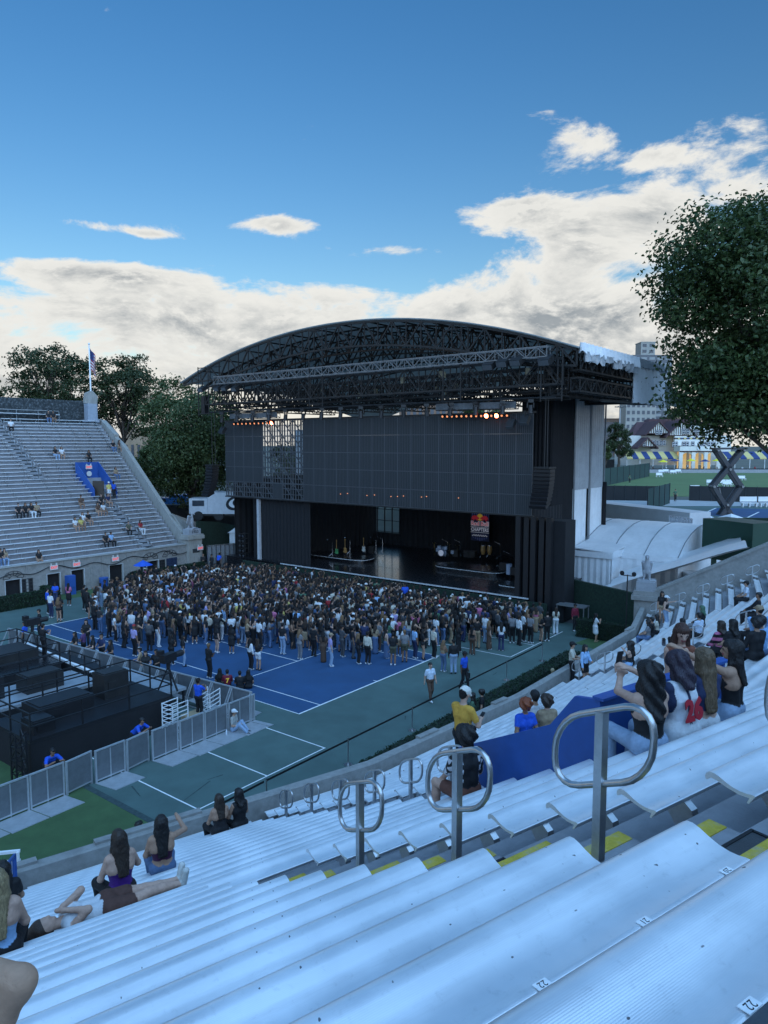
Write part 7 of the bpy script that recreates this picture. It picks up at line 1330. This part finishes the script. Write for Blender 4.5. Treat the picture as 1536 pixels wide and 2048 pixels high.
# ================================================================== spectators on the near stand
def seatp(u, v, k=None, i=None):
    if k is None:
        q = NS.hit(u, v)
        if q is None: return None
        p, i, dd, t = q; k = round((dd-.55)/NS.run)
    else:                                            # the place on bench row k that lies at this picture column
        i = 0 if i is None else i; lo, hi = -2., 40.; f_ = lambda t_: px(NS.P(i, t_, .16+NS.run*k+NS.run-.19, NS.zb(k)))[0]-u
        ts = np.arange(4., 24., .02); vv = [abs(f_(t_)) for t_ in ts]; t = float(ts[int(np.argmin(vv))])
    return NS.P(i, t, .16+NS.run*k+NS.run-.19, NS.zb(k)-.012), i, k
def sit(label, u, v, turn_=0., k=None, i=None, res=.02, **kw):
    P_, i, k = seatp(u, v, k, i); n = NS.sec[i][2]; return person(label, P_, atan2(-n[1], -n[0])+turn_, res, pose='sit', **kw), P_
def world_pt(o, p): return Matrix.Translation(o.location) @ Matrix.Rotation(o.rotation_euler.z, 4, 'Z') @ Vector(p)
# --- nearest group
o, P_ = sit('woman in black one shoulder top with long curly dark hair lifting a phone', 1296, 1512, -.35, k=21, res=.0095, top=K, bot=LJ, fem=True, strap=True, hair=HB, hairlen=.26, fluff=.028, sk='light', hands=[vec(-.03,.47,.66),vec(.05,.40,.74)], fingers=True, legs='jeans', feet=[vec(-.15,.42,-.30),vec(.10,.46,-.30)], bulk=1.06)
b = MB(); w = world_pt(o, (-.02,.53,.76)); b.box((0,0,0),(.075,.01,.15)); ph = solo('phone', b, m_blk, 'black phone held up by the woman with curly hair', 'phone'); ph.location = w-Vector((0,0,.0)); ph.rotation_euler = (.2,0,o.rotation_euler.z+.2)
m_num = mat('red twill', (.40,.015,.03), .7, var=.1, vs_=8)
def jcol(V, labs, col):
    c = col.copy(); L = np.array(labs); tp = (L == 'top'); c[tp & (np.abs(V[:,0]) > .155)] = (.02,.03,.075); c[tp & (np.abs(np.abs(V[:,0])-.155) < .010)] = (.6,.6,.62); c[tp & (np.abs(V[:,0]) < .022) & (V[:,1] < 0)] = (.02,.03,.075); return c
o, P_ = sit('person in white and navy jersey with red number 26', 1362, 1488, -.1, k=21, res=.0105, top=(.62,.64,.68), bot=WH, sleeve=.85, hair=(.030,.020,.034), hairlen=.07, fluff=.02, fem=True, bulk=1.18, lean=.1, sk='tan', colfn=jcol, nod=.6)
lettering('26', .30, (0,-.140,.36), (1,0,0), (0,.10,1), m_num, o, ext=.006, bold=.014, local=True, name='jersey_number', fit=.27)
sit('woman with long straight blond brown hair in navy top and white trousers', 1403, 1452, -.25, k=21, res=.0105, top=NV, bot=WH, fem=True, hair=(.13,.085,.048), hairlen=.40, sleeve=.5, midriff=True, sk='light', legs='trousers')
o, P_ = sit('woman in black strapless top and pale jeans stretching out her arm', 1462, 1436, .18, k=21, res=.0095, top=K, bot=LJ, fem=True, strap=True, hair=HB, hairlen=.22, sk='tan', hands=[vec(-.30,.56,.80),vec(.06,.36,.30)], fingers=True, face=True, turn=.3)
w = world_pt(o, (.10,.40,.40)); b = MB(); b.cyl((w.x,w.y,w.z-.06),(w.x,w.y,w.z+.06),.033,n=14); b.cyl((w.x,w.y,w.z+.06),(w.x,w.y,w.z+.065),.026,n=14); solo('drink_can', b, mat('blue can',(.02,.09,.42),.3,.4,var=.05), 'blue drink can in the hand of the strapless top woman', 'can')
w = world_pt(o, (-.35,.65,.84)); b = MB(); b.box((w.x,w.y,w.z),(.06,.03,.08),.5); solo('compact_camera', b, m_chr, 'small silver camera at the end of the outstretched arm', 'camera')
q = NS.sec[0]; P1 = NS.P(0, 15.0, .16+.565*18, NS.zb(18)-SH)
p = G(1358,1386,8.62); d_, i_ = NS.dist(p); k_ = int((d_-.16)/NS.run); o = person('woman in rust red sleeveless top facing the camera, hand on her neck', (float(p[0]),float(p[1]),max(8.62-.93, NS.zb(k_)-SH)), FA-.1, .010, top=(.17,.052,.028), bot=JE, fem=True, hair=(.055,.022,.014), hairlen=.26, sk='light', sleeve=0, face=True, nod=.45, hands=[vec(-.04,.17,1.36),vec(.02,.17,1.25)], legs='jeans', H=1.64)
p = world_pt(o, (.12,.10,.80)); b = MB(); b.box((p.x,p.y,p.z),(.2,.1,.16),.4); b.tube([(p.x,p.y,p.z+.08),(p.x-.1,p.y+.02,p.z+.3)],.01,5); solo('shoulder_bag', b, mat('pale pink leather',(.50,.36,.34),.5), 'pale pink bag hanging at the hip of the rust top woman', 'bag')
# food tray beside the can
P_, i_, k_ = seatp(1425, 1400, 20); b = MB(); b.box((P_[0],P_[1],P_[2]+.03),(.3,.24,.04),.3); b.ball((P_[0],P_[1],P_[2]+.07),.05,7,5); solo('food_tray', b, mat('white paper tray',(.7,.68,.64),.7), 'white paper food tray on the bench by the blond hair', 'tray')
# --- near stairwell
p = G(925,1520,6.2); o = person('man in yellow ringer tee and white cap looking at his phone', (float(p[0]),float(p[1]),5.72), -.35+.2, .014, top=(.55,.30,.045), bot=K, cap=(.66,.64,.58), hair=HB, sk='light', sleeve=.6, nod=.9, hands=[vec(-.05,.30,1.12),vec(.14,.30,1.14)], fingers=True, face=True, H=1.74); w = world_pt(o, (.10,.40,1.20)); b = MB(); b.box((0,0,0),(.07,.14,.01)); ph = solo('phone', b, m_blk, 'dark phone in the hands of the yellow tee man', 'phone'); ph.location = w; ph.rotation_euler = (.7,0,o.rotation_euler.z)
lettering('O', .20, (0,.13,1.30), (-1,0,0), (0,0,1), mat('dark print',(.05,.03,.02),.8), o, ext=.004, local=True, name='shirt_print')
def pcol(V, labs, col):
    c = col.copy(); L = np.array(labs); x, y, z = V[:,0]*55, V[:,1]*55, V[:,2]*55; f = np.sin(x+1.3*np.sin(z*.9))+np.sin(z*1.1+1.7*np.sin(y*.8))+np.sin(y*1.2+x*.5); m = (L == 'top') & ((np.abs(V[:,0]) > .115)) & (f > -.2); c[m] = (.55,.56,.60); return c
sit('curly haired man in black shirt with white patterned sleeves', 932, 1588, -.1, k=17, res=.010, top=K, bot=(.12,.05,.035), hair=HB, fluff=.03, sk='light', sleeve=.85, legs='shorts', colfn=pcol, hands=[vec(-.13,.33,.16),vec(.10,.25,.22)], bulk=1.06, feet=[vec(-.16,.40,-.32),vec(.14,.40,-.32)])
for (u, v, lb, kw) in [(1050,1440,'woman with red curly hair in bright blue shirt behind the blue box',dict(top=BL,bot=K,hair=(.20,.045,.012),fluff=.035,fem=True,sk='mid',face=True,nod=.5,turn=-.6)),(1070,1422,'person in white tee and black cap behind the red haired woman',dict(top=WH,bot=K,cap=K,sk='tan')),(1094,1432,'brown curly head just above the blue box',dict(top=TN,bot=K,hair=HD,fluff=.03,fem=True,sk='light'))]:
    p = G(u, v, 6.25); person(lb, (float(p[0]),float(p[1]),5.75), FA+.3 if 'red' in lb and 'curly' in lb and 'woman' in lb[:6] else HEAD+.2, .016, pose='sit', **kw)
# --- lower left pairs, the sleeper and the edge figures
sit('woman in purple halter top with long brown hair', 243, 1788, .1, k=12, res=.0115, top=(.060,.012,.16), bot=K, fem=True, strap=True, hair=HD, hairlen=.30, sk='light', hands=[vec(-.15,.3,.2),vec(.22,.34,.26)])
sit('woman in plum tube top and blue jeans with black hair', 326, 1752, -.2, k=10, res=.0115, top=(.055,.012,.045), bot=JE, fem=True, strap=True, hair=HB, hairlen=.32, sk='tan', midriff=True, hands=[vec(-.15,.3,.2),vec(.30,.42,.62)])
sit('woman with long dark hair in sheer black top near the wall', 441, 1668, 0., k=3, res=.016, top=K2, bot=K, fem=True, strap=True, hair=HD, hairlen=.24, sk='tan'); sit('person in black sleeveless top with black backpack near the wall', 480, 1652, .1, k=3, res=.016, top=K, bot=K, fem=True, hair=HB, hairlen=.10, sk='tan', sleeve=0)
sit('blond woman cut by the left edge holding a black bag', 4, 1895, -.2, k=15, res=.0115, top=SB, bot=K, fem=True, strap=True, hair=(.26,.19,.10), hairlen=.36, sk='light')
sit('dark haired person at the left edge below the blue railing', 12, 1790, 0., k=9, res=.02, top=K, bot=K, fem=True, hair=HB, hairlen=.2)
# sleeper along a bench: body built lying along local +x
kk = 14; a, r, n, L = NS.sec[0]; p = seatp(70, 0, kk)[0]; t = float((np.array(p[:2])-a)@r); base = NS.P(0, t, .16+.565*kk+.42, NS.zb(kk)+.02)
def sleeper():
    pr = []; A = lambda a_, b_, ra, rb, l: pr.append((vec(*a_), vec(*b_), ra, rb, l)); sk_ = 'skin'
    A((.08,0,.11),(.11,0,.12),.098,.092,sk_); A((.16,0,.155),(.19,0,.165),.045,.030,sk_); A((.125,0,.215),(.14,0,.215),.012,.016,sk_); A((.13,.095,.10),(.15,.095,.10),.016,.014,sk_)
    A((.20,0,.10),(.30,0,.10),.055,.06,sk_); A((.33,-.15,.10),(.33,.15,.10),.062,.062,'top'); A((.36,-.08,.11),(.58,-.07,.11),.105,.09,'top'); A((.36,.08,.11),(.58,.07,.11),.105,.09,'top'); A((.42,-.07,.17),(.43,.07,.17),.058,.058,'top')
    A((.58,-.05,.11),(.70,-.06,.12),.088,.10,'top'); A((.58,.05,.11),(.70,.06,.12),.088,.10,'top'); A((.76,-.085,.12),(.76,.085,.12),.118,.118,'bot')
    for s_ in (-1,1):
        A((.80,s_*.09,.12),(.98,s_*.10,.115),.100,.092,'bot'); A((.98,s_*.10,.11),(1.20,s_*.09,.15 if s_ < 0 else .10),.078,.054,sk_); A((1.20,s_*.09,.15 if s_ < 0 else .10),(1.36,s_*.07,.13 if s_ < 0 else .085),.056,.056,sk_); A((1.36,s_*.07,.13 if s_ < 0 else .085),(1.58,s_*.05,.09),.054,.036,sk_)
        A((1.60,s_*.05,.07),(1.64,s_*.07,.24),.047,.040,'shoe')
    A((.34,.17,.10),(.52,.22,.26),.048,.040,sk_); A((.52,.22,.26),(.30,.06,.24),.040,.028,sk_); A((.30,.06,.24),(.24,.01,.235),.028,.024,sk_)
    A((.34,-.17,.10),(.50,-.22,.28),.048,.040,sk_); A((.50,-.22,.28),(.28,-.05,.26),.040,.028,sk_); A((.28,-.05,.26),(.22,.0,.25),.026,.022,sk_)
    hp = [(vec(.05,0,.10),vec(.09,0,.06),.105,.10,'hair'),(vec(.02,0,.08),vec(-.10,.02,.06),.085,.05,'hair')]; pal = {'skin':SKIN['light'],'top':(.55,.56,.58),'bot':(.085,.038,.028),'shoe':(.50,.50,.47),'hair':(.045,.026,.018)}
    o = thing('person', 'woman in white tee and brown shorts lying asleep along a bench', 'person', base, atan2(r[1], r[0])); sdf_mesh_obj('body', pr, .010, pal, o, .024); V, Fq = sdf_surface(hp, .010, .03); link(bpy.data.objects.new('hair', raw_mesh('hair', V, Fq, np.tile(np.array(pal['hair']), (len(V),1)), m_hair)), o)
sleeper()
# bent knee of a neighbour at the lower left corner
kp, hipp, fo = AT(44,1963,2.05), AT(-190,1915,2.15), AT(-50,2120,2.1)
o = thing('person', 'bare bent knee of a spectator at the lower left corner', 'person', tuple(fo-np.array([0,0,.08]))); bs_ = fo-np.array([0,0,.08]); dn_ = (hipp-kp)/np.linalg.norm(hipp-kp)
pr = [(hipp-bs_, kp-bs_+dn_*.02, .060, .043, 's'), (kp-bs_, kp-bs_+(fo-kp)*.1, .043, .040, 's'), (kp-bs_+(fo-kp)*.1, kp-bs_+(fo-kp)*.45, .038, .042, 's'), (kp-bs_+(fo-kp)*.45, fo-bs_, .042, .03, 's'), (fo-bs_, fo-bs_+vec(.10,.08,-.02), .045, .035, 'b'), (hipp-bs_, hipp-bs_+dn_*.25, .10, .13, 'b'), (hipp-bs_+dn_*.25, hipp-bs_+dn_*.27+vec(0,0,.45), .13, .11, 'b')]
sdf_mesh_obj('body', pr, .008, {'s':(.40,.24,.16),'b':K}, o, .02)
# blue stair railing and pipe rail at the left edge
o = thing('stair_railing', 'blue metal stair railing at the left edge of the near benches', 'railing', NS.P(0, 9.6, 2, 2.)); b = MB(); a0 = NS.P(0, 9.95, .35, 2.15); a1 = NS.P(0, 9.0, 4.6, 3.9)
for zz in (0.15,.95): b.bar(np.array(a0)+[0,0,zz], np.array(a1)+[0,0,zz], .05)
part('rails', b, m_bluep, o)
for q in range(12): t_ = q/11; p0 = np.array(a0)*(1-t_)+np.array(a1)*t_; b = MB(); b.bar(p0+[0,0,-.1 if q % 4 == 0 else .15], p0+[0,0,.95], .045 if q % 4 == 0 else .025); part('baluster', b, m_bluep, o)
b = MB(); p0, p1 = G(-60,1712,2.9), G(40,1702,2.9); [b.bar(p0+[0,0,z], p1+[0,0,z], .06) for z in (0,-.22)]; b.bar(p1+[-.05,0,0], p1+[-.05,0,-.8], .05); solo('pipe_rail', b, m_white, 'white double pipe rail at the left picture edge', 'railing')
# --- right part of the near stand
sit('person in pink and black striped sweater', 1438, 1312, -.5, res=.018, top=PK, bot=K, hair=HD, fem=True, hairlen=.06, sleeve=1.9, sk='light', H=1.85, colfn=lambda V, L, c: np.where(((np.array(L) == 'top') & (np.floor(V[:,2]*11) % 2 == 0))[:,None], np.array(K), c))
sit('person in light blue hoodie shielding the eyes', 1502, 1318, -.6, res=.018, top=(.22,.40,.66), bot=JE, hair=HB, sleeve=1.95, sk='tan', hands=[vec(-.06,.18,.76),vec(.07,.18,.78)], H=1.85, fluff=.01)
sit('person in black jacket with white collar at the right edge', 1533, 1312, -.5, res=.02, top=K, bot=K, hair=HB, fluff=.02, sleeve=1.9, H=1.85); sit('black haired person between the striped sweater and the hoodie', 1478, 1308, -.5, res=.02, top=K, bot=K, hair=HB, fem=True, hairlen=.12, H=1.85); sit('person in beige cap behind the hoodie', 1515, 1278, -.4, res=.02, top=WH, bot=K, cap=TN, H=1.8)
sit('bearded man in white tee and black cap on the end benches', 1498, 1200, .4, res=.024, top=(.55,.62,.72), bot=K, cap=K, sk='tan'); sit('man in black track top leaning back on the end benches', 1497, 1238, .3, res=.022, top=K, bot=K, hair=HB, sleeve=1.95, sk='mid', lean=-.2); sit('person in black jacket with green headscarf', 1403, 1256, -.1, res=.022, top=K, bot=GY, hair=GN, fem=True, hairlen=.12, sleeve=1.9)
sit('man in pale patterned shirt beside the long haired woman', 1392, 1276, -.4, res=.022, top=(.48,.55,.66), bot=K, hair=HB, sleeve=.7, sk='tan'); sit('woman with very long black hair beside the pale shirt', 1380, 1280, -.4, res=.022, top=K, bot=K, fem=True, hair=HB, hairlen=.3)
sit('person in grey tee, left of the three by the wall corner', 1292, 1280, .1, res=.024, top=GY, bot=JE, fem=True, hair=HB, hairlen=.12); sit('person in black, middle of the three by the wall corner', 1303, 1274, .1, res=.024, top=K, bot=K, hair=HB); sit('long haired person, right of the three by the wall corner', 1312, 1268, .1, res=.024, top=CR, bot=K, fem=True, hair=HB, hairlen=.25)
sit('bare backed woman in black tube top and denim shorts taking a selfie', 1246, 1338, .1, res=.018, top=K2, bot=SB, fem=True, strap=True, hair=HB, hairlen=.24, legs='shorts', sk='light', hands=[vec(-.30,.15,.72),vec(.12,.3,.3)]); sit('woman with long wavy brown hair beside the bare backed woman', 1262, 1332, .0, res=.018, top=K, bot=K, fem=True, hair=HD, hairlen=.25, fluff=.015)
def st_near(label, u, v, ang, dz=-SH, **kw):
    q = NS.hit(u, v, dz); p, i, dd, t = q; k = int((dd-.16)/NS.run); return person(label, (float(p[0]),float(p[1]),NS.zb(k)-SH), ang, .02, **kw)
st_near('man in black hat and cream shirt standing at the lower aisle rail', 1142, 1376, FA+1.2, top=CR, bot=K, cap=K, hair=HB, sleeve=.7, sk='tan', hands=[vec(-.05,.32,1.1),vec(.10,.32,1.08)], H=1.76); st_near('woman in denim jacket and black shorts beside the man in the hat', 1168, 1374, FA+.6, top=SB, bot=K, fem=True, legs='shorts', hair=HB, hairlen=.2, sleeve=1.9, sk='tan', shoe=K, hands=[vec(-.06,.30,1.1),vec(.25,.12,.86)])
st_near('woman in white cap, black top and jeans stretching one arm', 1330, 1262, FA+.9, top=K, bot=LJ, fem=True, strap=True, midriff=True, cap=WH, hairlen=.25, hair=HB, legs='wide', hands=[vec(-.5,.25,1.38),vec(.15,.2,1.0)], sk='light'); st_near('friend with dark hair behind the white cap woman', 1322, 1256, FA, top=K, bot=TN, fem=True, hairlen=.2, hair=HB, legs='skin', sk='tan')
# tiny figures on the lawn and terrace
for j, (u, v, a, c_) in enumerate([(1402,941,WH,WH),(1375,936,WH,WH),(1421,934,WH,WH),(1259,967,GN,K),(1350,1004,GN,K)]): p = G(u,v,ZT); person('distant figure %s' % ('in white walking on the lawn','in white before the middle porch arch','in white right of the porch','in green beside the windscreen fence','in dark green at the court gate')[j], (float(p[0]),float(p[1]),ZT), FA, .07, 'distant figures beyond the stage', top=a, bot=c_, split=False, k=.04)
for j in range(10): x = hx(1262+24.3*j % 250); q = Matrix.Translation((float(cb[0]),float(cb[1]),ZC)) @ Matrix.Rotation(HEAD-pi/2,4,'Z') @ Vector((x,-7.4-R_.random()*.7,0)); person('guest on the clubhouse terrace', tuple(q), R_.uniform(0,6), .09, 'guests on the clubhouse terrace', top=R_.choice([K,WH,NV,RD,TN]), bot=K, split=False, k=.05)
